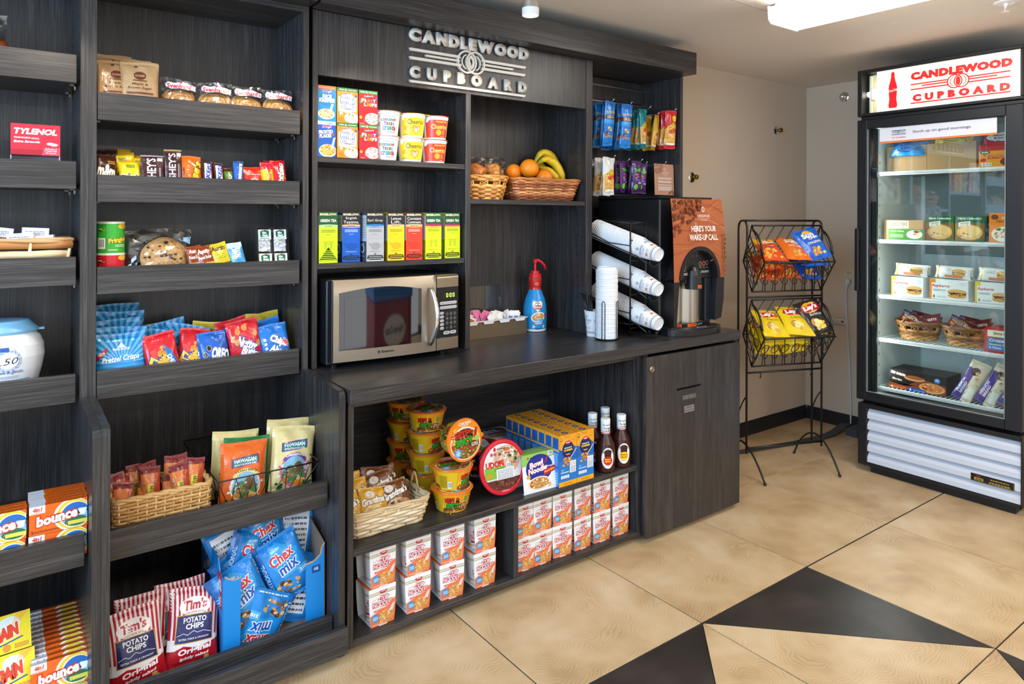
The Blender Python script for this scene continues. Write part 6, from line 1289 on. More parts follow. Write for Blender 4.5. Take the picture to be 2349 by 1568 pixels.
bc = [H('#e9edf2') if z < .010 else H('#e9edf2') if z > .23 else H('#c0221e') if z > .176 else H('#1c8fd8') for r_, z in bp]
mb = MB(); mb.lathe(bp, 40, cols=bc[:-1]+[bc[-1]])
A = Art(.16, .235); c0 = .08
A.fan([(.08, .086), (.056, .112), (.053, .128), (.062, .139), (.08, .131), (.098, .139), (.107, .128), (.104, .112)], '#c9a25c'); A.fan([(.08, .089), (.0585, .1125), (.056, .127), (.063, .136), (.08, .128), (.097, .136), (.104, .127), (.1015, .1125)], '#f1eeea')
A.text('Nestle', .08, .1265, .026, .006, '#2a2f6a', .04); A.text('Coffee-', .0805, .116, .038, .011, '#b3241c', .04); A.text('mate', .083, .104, .030, .010, '#b3241c', .04)
A.ell(.082, .066, .033, .022, '#f0f1f3', 22, rot=12); A.ell(.082, .066, .028, .017, '#d39a54', 20, rot=12); A.ring(.082, .066, .016, .009, .003, '#efe0c8', 18, 40, 330); A.line([(.078, .09), (.088, .082), (.08, .074)], .005, '#f1eeea'); A.poly([(.06, .05), (.105, .058), (.1, .035), (.07, .03)], '#5fb4e6')
A.text('French', .074, .048, .024, .007, '#f4f6f8', .03, .2, 8); A.text('Vanilla', .084, .040, .028, .007, '#f4f6f8', .03, .2, 8); A.line([(.064, .034), (.085, .036), (.108, .046)], .003, '#e0502c'); A.star(.062, .024, .003, .012, 5, '#f2eddc'); A.star(.108, .024, .003, .012, 5, '#f2eddc'); A.line([(.068, .018), (.08, .013), (.095, .018)], .003, '#15233c'); A.rect(.112, .066, .122, .080, '#b8242c')
A.text('For Best Results', .08, .213, .030, .0045, '#f4e6e4', .02); A.text('Do Not Refrigerate', .08, .205, .030, .0045, '#f4e6e4', .02)
wrapart(mb, A, bp, -114, .006); put(mb.mesh('bottle', PLASTIC), 'bottle', cr)
RED = mat('red_plastic', '#cf1f2d', .3)
put(MB().lathe([(.0275, .234), (.0275, .252), (.019, .254), (.0185, .264), (.011, .266)], 28).mesh('pump_collar', RED), 'pump_collar', cr)
put(MB().lathe([(.0055, .264), (.0055, .298), (.009, .300), (.010, .314), (.006, .318)], 16).mesh('pump_stem', RED), 'pump_stem', cr)
put(MB().tube([(-.006, .002, .309), (.01, -.002, .312), (.028, -.008, .304), (.042, -.012, .290), (.047, -.014, .270)], .006, 10, GREY, False, [.0085, .0075, .0065, .006, .0048]).mesh('pump_spout', RED), 'pump_spout', cr)
# ================================================================== lids, stirrers, cup rack
ld = thing('lid_holder', 'black wire holder stacked with white cup lids', 'lid holder', (2.040, 2.085, ZCT))
mb = MB(); mb.tube([(.047*math.cos(2*PI*i/24), .047*math.sin(2*PI*i/24), .004) for i in range(24)], .0018, 6, closed=True); put(mb.mesh('base_ring', WIRE), 'base_ring', ld)
for a in (-150, -75, 30, 105):
    c, s = math.cos(R(a))*.0495, math.sin(R(a))*.0495; t = (-math.sin(R(a))*.006, math.cos(R(a))*.006)
    put(MB().tube([(c-t[0], s-t[1], .004), (c-t[0], s-t[1], .155), (c*1.05, s*1.05, .162), (c+t[0], s+t[1], .155), (c+t[0], s+t[1], .004)], .0016, 6).mesh('upright_wire', WIRE), 'upright_wire', ld)
LIDW = mat('white_lid', '#eef0f4', .35)
me_l = MB().lathe([(.0445, 0), (.0460, .0012), (.0460, .0050), (.0445, .0060), (.0425, .0062), (.041, .0098), (.0405, .0100), (.034, .0080), (0, .0080)], 32).mesh('cup_lid', LIDW)
me_top = MB().lathe([(.0445, 0), (.0460, .0012), (.0460, .0050), (.0445, .0060), (.042, .0068), (.039, .0150), (.036, .0165), (.034, .0140), (0, .0140)], 32).mesh('cup_lid', LIDW)
NL = 42
for k in range(NL):
    lb = 'topmost white cup lid of the tall lid stack' if k == NL-1 else 'white plastic cup lid in the tall stack in the wire holder'
    tag(put(me_top if k == NL-1 else me_l, 'cup_lid', None, (2.040+.0006*math.sin(k*1.7), 2.085+.0006*math.cos(k*2.3), ZCT+.006+k*.00675), (0, 0, R(k*37))), lb, 'cup lid', 'cup lids in the wire holder')
def papercup(name, parent, h=.108, r0=.0285, r1=.0435, plain=False):
    A = Art(.19, h)
    A.rect(0, 0, .19, h, '#ecedf1'); A.rect(0, h*.14, .19, h*.18, '#8f8f94'); A.rect(0, h*.215, .19, h*.225, '#7a2c34')
    for u in (.03, .095, .16):
        A.text('CANDLEWOOD', u, h*.62, h*.52, .0085, '#2a3a5c', .01, 0, 0 if False else 0) if False else None
        A.text('CANDLEWOOD', u, h*.66, .050, .0085, '#2a3a5c', .012); A.rect(u-.024, h*.585, u+.024, h*.592, '#b8344a'); A.text('SUITES', u, h*.53, .026, .005, '#2a3a5c', .012, 0, 0, 0, None, 0, 2, 1.3); A.ring(u, h*.80, .0065, .0065, .0012, '#2a3a5c', 14); A.ring(u, h*.80, .003, .005, .001, '#2a3a5c', 10); A.text('IHG', u-.012, h*.36, .016, .012, '#d9722c', .06); A.fine(u+.002, h*.32, u+.02, h*.42, 2, '#d9a080')
    mb = MB(); pr = [(r0, 0), (r1, h)]; mb.lathe(pr, 36, H('#ecedf1'), cap=False)
    if not plain: wrapart(mb, A, pr, -90, .008)
    mb.lathe([(r1, h), (r1+.0016, h+.001), (r1+.0016, h+.0035), (r1, h+.004)], 36, H('#f2f3f6'), cap=False); mb.lathe([(r0-.002, .001), (r0-.0025, .005), (0, .005)], 36, H('#dfe1e6'), cap=False)
    return mb.mesh(name, PAPER)
CUPP = papercup('paper_cup', None); CUPQ = papercup('paper_cup', None, plain=True)
ck_ = thing('stirrer_cup', 'printed paper cup of black stir straws beside the lids', 'paper cup', (2.050, 2.175, ZCT)); put(papercup('cup', None, .105, .027, .038), 'cup', ck_)
for k in range(16):
    a = k*2.4; x, y = .012*math.cos(a)*(k/16)**.5, .012*math.sin(a)*(k/16)**.5; tl = Vector((-.035+.02*math.sin(k*1.3), .008+.018*math.cos(k*1.9), .178+.006*math.sin(k*5)))
    o = put(MB().tube([(0, 0, .006), tuple(tl-Vector((x, y, 0)))], .0022, 6).mesh('stir_straw', BLACK), 'stir_straw', None, (2.050+x, 2.175+y, ZCT)); tag(o, 'black stir straw fanned out in the printed paper cup', 'straw', 'black stir straws in the paper cup')
rk_ = thing('cup_rack', 'black wire rack of three slanted tubes for paper cups', 'cup rack', (2.215, 2.15, ZCT))
X0_, X1_ = 2.168, 2.264
def rod(pts, r=.0028, name='rod'): return MB().tube(pts, r, 6).build(name, WIRE, rk_)
for x in (X0_, X1_):
    rod([(x, 2.075, ZCT), (x, 2.075, 1.275)], .0036, 'front_post'); rod([(x, 2.36, ZCT), (x, 2.36, 1.30)], .0036, 'rear_post'); rod([(x, 2.075, 1.272), (x, 2.36, 1.297)], .003, 'side_rail'); rod([(x, 2.075, ZCT+.05), (x, 2.36, ZCT+.05)], .003, 'side_rail')
rod([(X0_, 2.075, 1.272), (X1_, 2.075, 1.272)]); rod([(X0_, 2.36, 1.297), (X1_, 2.36, 1.297)]); rod([(X0_, 2.36, ZCT+.05), (X1_, 2.36, ZCT+.05)]); rod([(X0_, 2.075, ZCT+.05), (X1_, 2.075, ZCT+.05)])
dr_ = Vector((0, 2.35-1.955, 1.262-1.150)).normalized()
for t, zf in enumerate((1.142, .998, .856)):
    tier = ('top', 'middle', 'bottom')[t]
    p0 = Vector((2.216, 1.958, zf)); ax = Vector((0, .965, .262)).normalized(); q = ax.to_track_quat('Z', 'X').to_euler()
    for x in (X0_+.004, X1_-.004):
        rod([(x, 1.985, zf-.035), (x, 2.04, zf-.008), (x, 2.36, zf+.080)], .0026, 'tier_rail')
    rod([(X0_, 2.075, zf+.028+.03), (X1_, 2.075, zf+.028+.03)], .0026, 'tier_bar'); rod([(X0_, 2.078, zf-.03), (X1_, 2.078, zf-.03)], .0026, 'tier_bar'); rod([(X0_, 2.36, zf+.03), (X1_, 2.36, zf+.03)], .0026, 'tier_bar')
    rod([(2.216-.03*math.cos(PI*i/8), 1.985+.008*math.sin(PI*i/8)*0, zf-.028-.022*math.sin(PI*i/8)) for i in range(9)], .0026, 'front_cradle')
    rod([(X0_, 2.075, zf+.035), (X0_-.006, 2.2, zf+.045), (X0_, 2.36, zf+.10)], .0024, 'guard_wire')
    n = 27
    for k in range(n):
        lb = 'front paper cup with printed logo in the %s tier of the rack' % tier if k == 0 else 'white paper cup nested in the %s tier of the rack' % tier
        o = put(CUPP if k == 0 else CUPQ, 'paper_cup', None, tuple(p0+ax*(k*.0106)), q); tag(o, lb, 'paper cup', 'paper cups in the %s rack tier' % tier)
# ================================================================== coffee machine
cm = thing('coffee_machine', 'black coffee dispenser with coffee bean front panel at the counter end', 'coffee machine', (2.465, 2.16, ZCT))
mx0, mx1, my = 2.288, 2.640, 1.955
MB().cbox(mx0+.002, mx1-.004, 2.02, 2.40, ZCT+.012, 1.380, .006).build('housing', BLACK, cm)
MB().cbox(mx0, mx1-.002, 2.016, 2.40, 1.380, 1.388, .002).build('top_lid', BLACK, cm)
for x, y in ((mx0+.03, 2.06), (mx1-.03, 2.06), (mx0+.03, 2.36), (mx1-.03, 2.36)): MB().lathe([(.012, ZCT), (.012, ZCT+.013)], 12, o=(x, y, 0)).build('foot', BLACK, cm)
cxm, arx = 2.478, .137
def edgeL(z): return mx0+.004+.018*max(0, (1.38-z)/.36)**1.2*(1 if z > 1.0 else 1)
def edgeR(z): return mx1-.004+.016*math.sin(PI*min(1, max(0, (1.385-z)/.56)))
def yf(z): return my+.012*((z-1.2)/.2)**2*(1 if z > 1.2 else .3)
def arch(x):
    u = (x-cxm)/arx
    return 1.03+.142*math.sqrt(max(0, 1-u*u)) if abs(u) < 1 else None
NXC = 40
def panel(z_of, m, name, off, parent, colr=GREY, zlo=None):
    mb = MB(); cols = []
    for i in range(NXC):
        ua, ub = i/NXC, (i+1)/NXC
        def pt(u, z): return (edgeL(z)+(edgeR(z)-edgeL(z))*u, yf(z)-off, z)
        za = [z_of(edgeL(1.1)+(edgeR(1.1)-edgeL(1.1))*ua), z_of(edgeL(1.1)+(edgeR(1.1)-edgeL(1.1))*ub)]
        n = 10
        for j in range(n):
            A_, B_ = [(za[0]+(1.378-za[0])*k/n) for k in (j, j+1)]; C_, D_ = [(za[1]+(1.378-za[1])*k/n) for k in (j, j+1)]
            mb.add([pt(ua, A_), pt(ub, C_), pt(ub, D_), pt(ua, B_)], [(0, 1, 2, 3)], colr, False)
    return mb
zp = lambda x: max(1.022, arch(x) or 0)
WOODP = H('#a85c36')
pm_ = panel(zp, None, 'x', 0, cm, WOODP)
A = Art(.37, .36); rg = random.Random(9)
for k in range(26): y = rg.uniform(0, .34); A.line([(0, y), (.12, y+rg.uniform(-.02, .03)), (.26, y+rg.uniform(-.03, .04)), (.37, y+rg.uniform(-.03, .05))], rg.uniform(.001, .006), rg.choice(('#9a5230', '#b56a40', '#8f4a2a', '#c07a50')))
def bean(x, y, s, a, q=None):
    c = rg.choice(('#7a3a20', '#8c4526', '#6a2f1a', '#9c5330')); A.ell(x, y, s, s*.72, '#431c10', 12, rot=a); A.ell(x, y+s*.05, s*.9, s*.62, c, 12, rot=a)
    dx, dy = math.cos(R(a))*s*.75, math.sin(R(a))*s*.75; A.line([(x-dx, y-dy), (x+dx*.1-dy*.1, y+dy*.1+dx*.1), (x+dx, y+dy)], s*.14, '#3a180c')
for k in range(64):
    x = .004+.20*rg.random()**1.1; y = .352-.16*rg.random()*(1-x/.24)**.8
    bean(x, y, .0105, rg.uniform(0, 180))
for k in range(10): bean(.352+rg.uniform(-.006, .006), .20*k/10+.02, .009, rg.uniform(0, 180))
A.ring(.205, .312, .012, .012, .0016, '#f0e6de', 18); A.ring(.205, .312, .0055, .0095, .0014, '#f0e6de', 14); A.text('CANDLEWOOD', .205, .283, .088, .0115, '#f0e6de', .0); A.rect(.165, .272, .245, .2728, '#f0e6de'); A.text('SUITES', .205, .265, .045, .006, '#f0e6de', .0, 0, 0, 0, None, 0, 2, 1.4)
A.text("HERE'S YOUR", .200, .228, .175, .026, '#f6f1ea', .02); A.text('WAKE-UP CALL.', .200, .190, .205, .026, '#f6f1ea', .02); A.line([(.145, .255), (.149, .20), (.150, .13)], .0022, '#f0e0d0')
def cmap(u, v, l):
    z = 1.022+v; return (edgeL(z)+(edgeR(z)-edgeL(z))*u/.37, yf(z)-l-.0004, z)
# keep the print off the arch opening
keep = []
for P, c, l in A.it:
    Q = []
    for q in P:
        ux = sum(p[0] for p in q)/len(q)/.37; z = 1.022+min(p[1] for p in q); x = edgeL(z)+(edgeR(z)-edgeL(z))*ux; a_ = arch(x)
        if a_ is None or z > a_+.003: Q.append(q)
    # long grain lines are cut into short pieces first
    keep.append((Q, c, l))
A.it = keep
A.emit(pm_, cmap, .02, .03); pm_.build('printed_front', CARTON, cm)
# black arch frame and lower cheeks
mb = MB(); n = 28
for i in range(n):
    a, b_ = PI-PI*i/n, PI-PI*(i+1)/n
    P4 = [(cxm+arx*math.cos(a), 1.03+.142*math.sin(a)), (cxm+arx*math.cos(b_), 1.03+.142*math.sin(b_)), (cxm+(arx-.018)*math.cos(b_), 1.03+.124*math.sin(b_)), (cxm+(arx-.018)*math.cos(a), 1.03+.124*math.sin(a))]
    mb.prism(P4, 1, my-.004, 2.02)
mb.prism([(cxm-arx, 1.03), (cxm-arx+.006, 1.03), (cxm-arx-.012, .83), (edgeL(1.02), .83), (edgeL(1.02), 1.02)], 1, my+.004, 2.02); mb.prism([(cxm+arx-.018, 1.03), (cxm+arx, 1.03), (edgeR(1.02), 1.03), (edgeR(.95), .93), (edgeR(.86)-.01, .85), (cxm+arx-.03, .842), (cxm+arx-.028, .92)], 1, my+.002, 2.02)
mb.build('arch_frame', BLACK, cm)
ctl = MB().prism([(cxm+(arx-.016)*math.cos(PI-PI*i/20), 1.03+.126*math.sin(PI*i/20)) for i in range(21)], 1, 1.985, 2.02).build('control_face', BLACK, cm)
A = Art(.28, .13); A.ell(.1, .108, .0022, .0022, '#8a8a8a', 8); A.ell(.128, .110, .0026, .0026, '#ff4a5a', 8); A.ell(.155, .112, .0026, .0026, '#4ad050', 8)
for x in (.1, .128, .155): A.fine(x-.006, .098, x+.006, .101, 1, '#c8c8c8')
A.ring(.048, .05, .010, .011, .0022, '#d02a3a', 18); A.ring(.072, .05, .009, .010, .0012, '#b8b8b8', 18); A.ring(.178, .062, .009, .010, .0012, '#c8c8c8', 18); A.ring(.202, .064, .010, .011, .003, '#e0561c', 18); A.ring(.224, .066, .009, .010, .0012, '#c8c8c8', 18)
for x in (.048, .072, .178, .202, .224): A.fine(x-.006, .034 if x < .1 else .046, x+.006, .037 if x < .1 else .049, 1, '#d0d0d0')
A.fine(.066, .016, .098, .028, 3, '#d0d0d0'); A.fine(.17, .024, .235, .034, 2, '#d0d0d0')
A.emit(MB(), lambda u, v, l: (cxm-.14+u, 1.9848-l, 1.03+v)).build('control_print', PLASTIC, ctl)
MB().lathe([(.038, .985), (.038, 1.045), (.034, 1.066), (.022, 1.082), (.006, 1.086)], 24, o=(cxm-.012, 1.985, 0)).build('spout', BLACK, cm)
A = Art(.05, .02); A.rect(0, 0, .05, .014, '#e06a1c'); A.text('CAUTION', .029, .007, .03, .006, '#1c1008', .04); A.poly([(.004, .002), (.012, .002), (.008, .012)], '#1c1008'); A.emit(MB(), lambda u, v, l: (cxm-.012+.0388*math.sin((u-.012)/.0388), 1.985-(.0388+l)*math.cos((u-.012)/.0388), .99+v), .006).build('warning_label', PAPER, cm)
MB().box(cxm-arx-.008, cxm+arx-.02, 2.014, 2.02, .83, 1.03).build('splash_plate', STEEL, cm)
MB().lathe([(.050, .826), (.050, 1.000), (.044, 1.006), (0, 1.006)], 32, o=(cxm-.078, 2.052, 0)).build('steel_column', STEEL, cm); MB().lathe([(.068, .826), (.068, .985), (.05, 1.03)], 36, o=(cxm+.002, 2.046, 0)).build('steel_server', STEEL, cm)
MB().cbox(cxm+.074, cxm+.115, 1.985, 2.02, .835, 1.03, .003).build('side_channel', mat('dark_blue_plastic', '#101820', .3), cm)
mb = MB(); pts = [(mx0+.012, 2.02), (mx0+.012, 1.975)]+[(2.462+.168*math.cos(R(180+ (170*i/18)+5)), 1.985+.080*math.sin(R(180+(170*i/18)+5))) for i in range(19)]+[(mx1-.008, 1.975), (mx1-.008, 2.02)]
mb.prism(pts, 2, ZCT+.001, ZCT+.026); mb.build('drip_tray', BLACK, cm)
for k in range(9): 
    rr_ = .145-.013*k
    MB().tube([(2.468+rr_*math.cos(R(185+170*i/14)), 1.986+rr_*.46*math.sin(R(185+170*i/14)), ZCT+.0275) for i in range(15)], .0018, 5).build('grille_ring', mat('grille_black', '#26262a', .35), cm)
mb = MB(); mb.add([(2.468+q*.030*math.cos(2*PI*i/24), 1.938+q*.012*math.sin(2*PI*i/24), ZCT+.0300) for i in range(24) for q in (1, .86)], [(2*i, 2*((i+1) % 24), 2*((i+1) % 24)+1, 2*i+1) for i in range(24)]); mb.build('target_ring', mat('white_enamel', '#e4e4e0', .4), cm)
A = Art(.2, .014); A.rect(.0, 0, .03, .013, '#d9571c'); A.rect(.032, 0, .055, .013, '#1a1c20'); A.rect(.057, 0, .110, .013, '#d9571c'); A.text('HOT LIQUIDS', .088, .0065, .036, .0065, '#1a1008', .03); A.rect(.112, 0, .165, .013, '#1c2024'); A.text('LIQUIDOS CALIENTES', .138, .0065, .046, .005, '#7fc4e8', .03); A.text('AVISO', .017, .0065, .018, .006, '#1a1008', .03)
A.emit(MB(), lambda u, v, l: (cxm-.118+u*1.02, 2.008-.028*math.sin(PI*u/.2)-l-.012, ZCT+.030+v), .008).build('hot_liquid_labels', PAPER, cm)
# ================================================================== snack pegs on the slat wall
def plant(A, w, h):
    A.rect(0, 0, w, h, '#1b78c8'); A.rect(0, h*.88, w, h, '#1662ac'); A.text('PLANTERS', w*.5, h*.76, w*.82, h*.05, '#c9b43a', .03); A.rect(0, h*.6, w, h*.70, '#4a2820'); A.text('NUTS &', w*.5, h*.672, w*.5, h*.024, '#e8e0d4', .02); A.text('CHOCOLATE', w*.5, h*.635, w*.72, h*.03, '#e8e0d4', .02); A.rect(0, h*.5, w, h*.6, '#2a94dc'); A.blobs(w*.5, h*.3, w*.42, h*.14, ('#b98d5c', '#5a3420', '#d8c29a', '#8a5a34'), 22, w*.13)
def corn(base, top):
    def f(A, w, h):
        A.rect(0, 0, w, h, base); A.fan([(0, h*.1), (w, h*.1), (w, h*.62), (w*.62, h*.7), (0, h*.52)], '#d9a24c'); A.text('CORN', w*.48, h*.57, w*.72, h*.10, '#f0d22c', .05, .1, 14, out='#2a1c10', ow=.06); A.text('NUTS', w*.6, h*.46, w*.66, h*.10, '#d8242c', .05, .1, 10, out='#5c1010', ow=.03); A.blobs(w*.5, h*.28, w*.42, h*.11, ('#d9b060', '#c08a3c', '#e6c684'), 16, w*.12); A.rect(w*.12, h*.10, w*.88, h*.15, '#e8eaea'); A.rect(0, 0, w, h*.08, base)
        if top: A.star(w*.72, h*.79, w*.17, w*.25, 9, '#e6d41e'); A.fine(w*.56, h*.76, w*.88, h*.82, 2, '#a8741c')
    return f
def troll(A, w, h):
    A.rect(0, 0, w, h, '#4a2160'); A.text('Trolli', w*.5, h*.72, w*.7, h*.12, '#5ac040', .05, .1, 6, out='#20102c', ow=.06); A.blobs(w*.52, h*.48, w*.3, h*.14, ('#b8344a', '#3a7ac0', '#d8802c', '#8a3aa0'), 14, w*.13); A.ell(w*.34, h*.2, w*.2, h*.09, '#6ac23a', 12); A.rect(w*.55, h*.3, w*.9, h*.34, '#c8a8d4')
def pegrow(x, zt, draw, base, w, h, n, lbl, grp, sealc, seed, y0=2.272, pitch=.030, cat='snack bag'):
    pg = thing('peg_hook', 'wire peg hook carrying '+grp, 'hook', (x, 2.478, zt+.004))
    put(MB().tube([(0, 0, 0), (0, y0-.03-2.478, .004), (0, y0-.045-2.478, .016)], .0018, 6).mesh('hook_wire', CHROME), 'hook_wire', pg); put(MB().cbox(-.012, .012, -.004, 0, -.012, .02, .001).mesh('hook_plate', CHROME), 'hook_plate', pg)
    A = Art(w, h); draw(A, w, h); ms = [bag('peg_bag', w, h, .026, base, A, seed+q, .06, None, None, sealc) for q in range(2)]; rg = random.Random(seed)
    for k in range(n):
        lb = lbl+', '+('front one' if k == 0 else ordn[k]+' from the front')+' on its hook'
        one(ms[k % 2], 'peg_bag', lb, cat, (x+rg.uniform(-.004, .004), y0+k*pitch, zt-h+.012), (R(rg.uniform(-2, 8)), R(rg.uniform(-3, 3)), R(rg.uniform(-22, 26))), grp)
pegrow(2.222, 1.807, plant, '#1662ac', .062, .200, 5, 'blue chocolate nut bag left of its twin hook', 'blue nut bags on the left hook', '#1662ac', 301)
pegrow(2.337, 1.805, plant, '#1662ac', .062, .200, 5, 'blue chocolate nut bag beside the teal bags', 'blue nut bags on the second hook', '#1662ac', 305)
pegrow(2.462, 1.797, corn('#14838c', 0), '#14838c', .064, .185, 5, 'teal corn snack bag', 'teal corn snack bags', '#14838c', 309)
pegrow(2.552, 1.780, corn('#b8901c', 0), '#b8901c', .052, .170, 3, 'gold corn snack bag between teal and red', 'gold corn snack bags', '#8a1420', 313, 2.30)
pegrow(2.625, 1.800, corn('#c21f28', 1), '#c21f28', .066, .182, 3, 'red corn snack bag with yellow starburst', 'red corn snack bags', '#e4c8c8', 317, 2.258)
pegrow(2.222, 1.555, corn('#d4d3cf', 0), '#d4d3cf', .068, .170, 4, 'white corn snack bag', 'white corn snack bags', '#e4e4e2', 321, 2.262)
pegrow(2.322, 1.545, troll, '#35184a', .056, .145, 4, 'purple gummy candy bag left of its twins', 'purple gummy bags on the left hook', '#1c1020', 325)
pegrow(2.408, 1.548, troll, '#35184a', .060, .150, 4, 'purple gummy candy bag in the middle', 'purple gummy bags on the middle hook', '#1c1020', 329)
pegrow(2.470, 1.540, troll, '#35184a', .056, .140, 3, 'purple gummy candy bag behind the brown card', 'purple gummy bags on the right hook', '#1c1020', 333, 2.30)
A = Art(.150, .150); A.rect(0, 0, .150, .150, '#b98a72'); rg = random.Random(4)
for k in range(22): bean(.0, 0, 0.0001, 0) if False else None
for k in range(20):
    x, y, s_ = .004+.055*rg.random(), .148-.05*rg.random(), .008; a_ = rg.uniform(0, 180); A.ell(x, y, s_, s_*.7, '#8a5a44', 10, rot=a_); A.ell(x, y, s_*.8, s_*.5, '#a8745c', 10, rot=a_)
for k in range(6): x, y, s_ = .11+.035*rg.random(), .006+.02*rg.random(), .008; A.ell(x, y, s_, s_*.7, '#8a5a44', 10, rot=k*30)
A.ring(.078, .122, .008, .008, .0012, '#f0e4dc', 14); A.text('CANDLEWOOD', .078, .106, .060, .0075, '#f0e4dc', 0); A.text('SUITES', .078, .094, .03, .005, '#f0e4dc', 0, 0, 0, 0, None, 0, 2, 1.4)
for k, n_ in enumerate((2, 2, 1, 4)): 
    y = (.076, .060, .047, .022)[k]; A.fine(.024, y, .128, y+.0065*n_*.8, n_, '#f2e9e2', .55)
me_c = MB(); me_c.cbox(-.075, .075, 0, .0016, 0, .150, .0002, H('#b08068')); A.emit(me_c, face_front(-.075, 0, 0))
one(me_c.mesh('notice_card', CARTON), 'notice_card', 'square brown notice card with coffee beans hanging by the gummy bags', 'card', (2.598, 2.262, 1.405), (R(-2), 0, R(4)))
pg = thing('peg_hook', 'wire peg hook carrying the brown notice card', 'hook', (2.598, 2.478, 1.555)); put(MB().tube([(0, 0, 0), (0, -.215, .0), (0, -.228, .012)], .0018, 6).mesh('hook_wire', CHROME), 'hook_wire', pg)
# ================================================================== BASE CABINET GOODS
ZM, ZB0 = .3093, .0433
# ---- hot and spicy noodle bowls
NB = [(.050, 0), (.052, .002), (.066, .066), (.0685, .068)]
def bowl_art():
    A = Art(.43, .070); A.rect(0, 0, .43, .070, '#d8b41c')
    for u0 in (.04, .255):
        A.rect(u0-.02, 0, u0+.115, .070, '#e89a1e')
        for k in range(12): A.poly([(u0-.02+.011*k, .018), (u0-.012+.011*k, .018), (u0-.014+.011*k, .045+.012*((k*5) % 3))], ('#f2c22e', '#f6d85a')[k % 2])
        A.ell(u0+.05, .008, .07, .022, '#8a4a20', 22); A.blobs(u0+.05, .008, .066, .018, ('#b8702c', '#d99a4a', '#6a3216', '#e0b060'), 40, .005)
        A.text('HOT &', u0+.020, .047, .052, .019, '#c81f1c', .06, out='#1a0c08', ow=.07); A.text('SPICY', u0+.022, .027, .052, .019, '#2f9a2c', .06, out='#1a0c08', ow=.07); A.rect(u0+.052, .018, u0+.078, .032, '#5c1812'); A.text('CHILE', u0+.065, .0275, .02, .005, '#f0e2c8', .03); A.text('SAUCE', u0+.065, .022, .02, .005, '#f0e2c8', .03); A.ell(u0+.072, .046, .008, .009, '#6aa83c', 12); A.ell(u0+.1, .05, .009, .005, '#c81f2a', 12); A.text('nissin', u0+.1, .05, .013, .004, '#f6efe8', .03)
    for u0 in (.165, .38):
        A.fine(u0-.0, .012, u0+.03, .055, 9, '#6a5a1a', .4); barcode(A, u0+.032, .010, u0+.048, .034)
    return A
mb = MB(); mb.lathe(NB, 40, H('#d8b41c')); A = bowl_art(); wrapart(mb, A, [(.050, 0), (.052, .002), (.066, .066), (.0685, .070)], -90, .008); BOWLM = mb.mesh('bowl_body', PLASTIC)
ORG = H('#e8761c')
mb = MB(); mb.lathe([(.0685, .068), (.0725, .0685), (.0732, .0708), (.0722, .0726), (.067, .0735), (0, .0738)], 44, ORG); mb.prism([(.069, -.011), (.080, -.005), (.083, 0), (.080, .005), (.069, .011)], 2, .0690, .0712, ORG)
A = Art(.146, .146); c = .073
A.ell(c, c, .068, .068, '#ea8a1e', 36); A.ell(c, c*.86, .062, .054, '#efe6d8', 30); A.ell(c, c*.84, .058, .050, '#8a4a20', 30); A.blobs(c, c*.82, .055, .045, ('#c98a3c', '#e0b060', '#7a3f1a', '#b8401c', '#d99a4a', '#5c8a34'), 120, .006)
for k in range(14): A.poly([(.018+.008*k, .066), (.026+.008*k, .066), (.022+.008*k, .09+.012*((k*5) % 3))], ('#f2b42a', '#f4cf4a')[k % 2])
A.text('CHICKEN', c+.004, .129, .052, .009, '#f6f0e4', .03); A.text('FLAVOR', c+.004, .121, .03, .005, '#f6f0e4', .02); A.text('HOT&', c-.004, .094, .072, .024, '#c81f1c', .06, out='#160a06', ow=.07); A.text('SPICY', c-.004, .068, .074, .024, '#2f9a2c', .06, out='#160a06', ow=.07); A.ell(.118, .088, .006, .020, '#c41a1c', 12, rot=-20); A.ell(.122, .070, .010, .010, '#9ac24a', 14); A.rect(.092, .045, .128, .060, '#5c1812'); A.text('CHILE', .11, .0555, .028, .006, '#f0e2c8', .03); A.text('SAUCE', .11, .049, .028, .006, '#f0e2c8', .03); A.ell(.038, .036, .015, .014, '#4aa0d8', 18); A.text('NO', .038, .042, .010, .004, '#fff8f0', .03); A.text('ADDED', .038, .036, .018, .0045, '#fff8f0', .03); A.text('MSG', .038, .030, .013, .0045, '#fff8f0', .03); A.ell(.034, .112, .009, .009, '#f2a82a', 14); A.ell(.024, .092, .010, .006, '#c81f2a', 12); A.text('nissin', .024, .092, .015, .004, '#f6efe8', .03)
A.emit(mb, lambda u, v, l: (u-.073, v-.073, .0739+l)); LIDB = mb.mesh('lid', FILM)
def nbowl(x, y, z, rz, lb, rot=None, flip=False):
    r = thing('noodle_bowl', lb, 'noodle bowl', (x, y, z), rot or (0, 0, 0), 'hot noodle bowls')
    put(BOWLM, 'bowl_body', r, (0, 0, 0), (0, 0, R(rz))); put(LIDB, 'lid', r, (0, 0, 0), (0, 0, R(rz*.3)))
NP = .0742
for k in range(4): nbowl(1.259, 2.365, ZM+k*NP, (110, 85, 125, 70)[k], ('bottom', 'second', 'third', 'topmost')[k]+' orange-rimmed noodle bowl of the rear left stack')
for k in range(4): nbowl(1.261, 2.212, ZM+k*NP, (-35, -20, -40, 95)[k], ('bottom', 'second', 'third', 'topmost')[k]+' orange-rimmed noodle bowl of the middle stack')
for k in range(2): nbowl(1.257, 2.030, ZM+k*NP, (100, -30)[k], ('bottom noodle bowl of the short front stack with flames showing', 'upper yellow noodle bowl of the short front stack')[k])
nbowl(1.285, 2.072, ZM+2*NP+.0735, 10, 'noodle bowl on its side showing its round lid, on the front stack', (R(84), 0, R(4)))
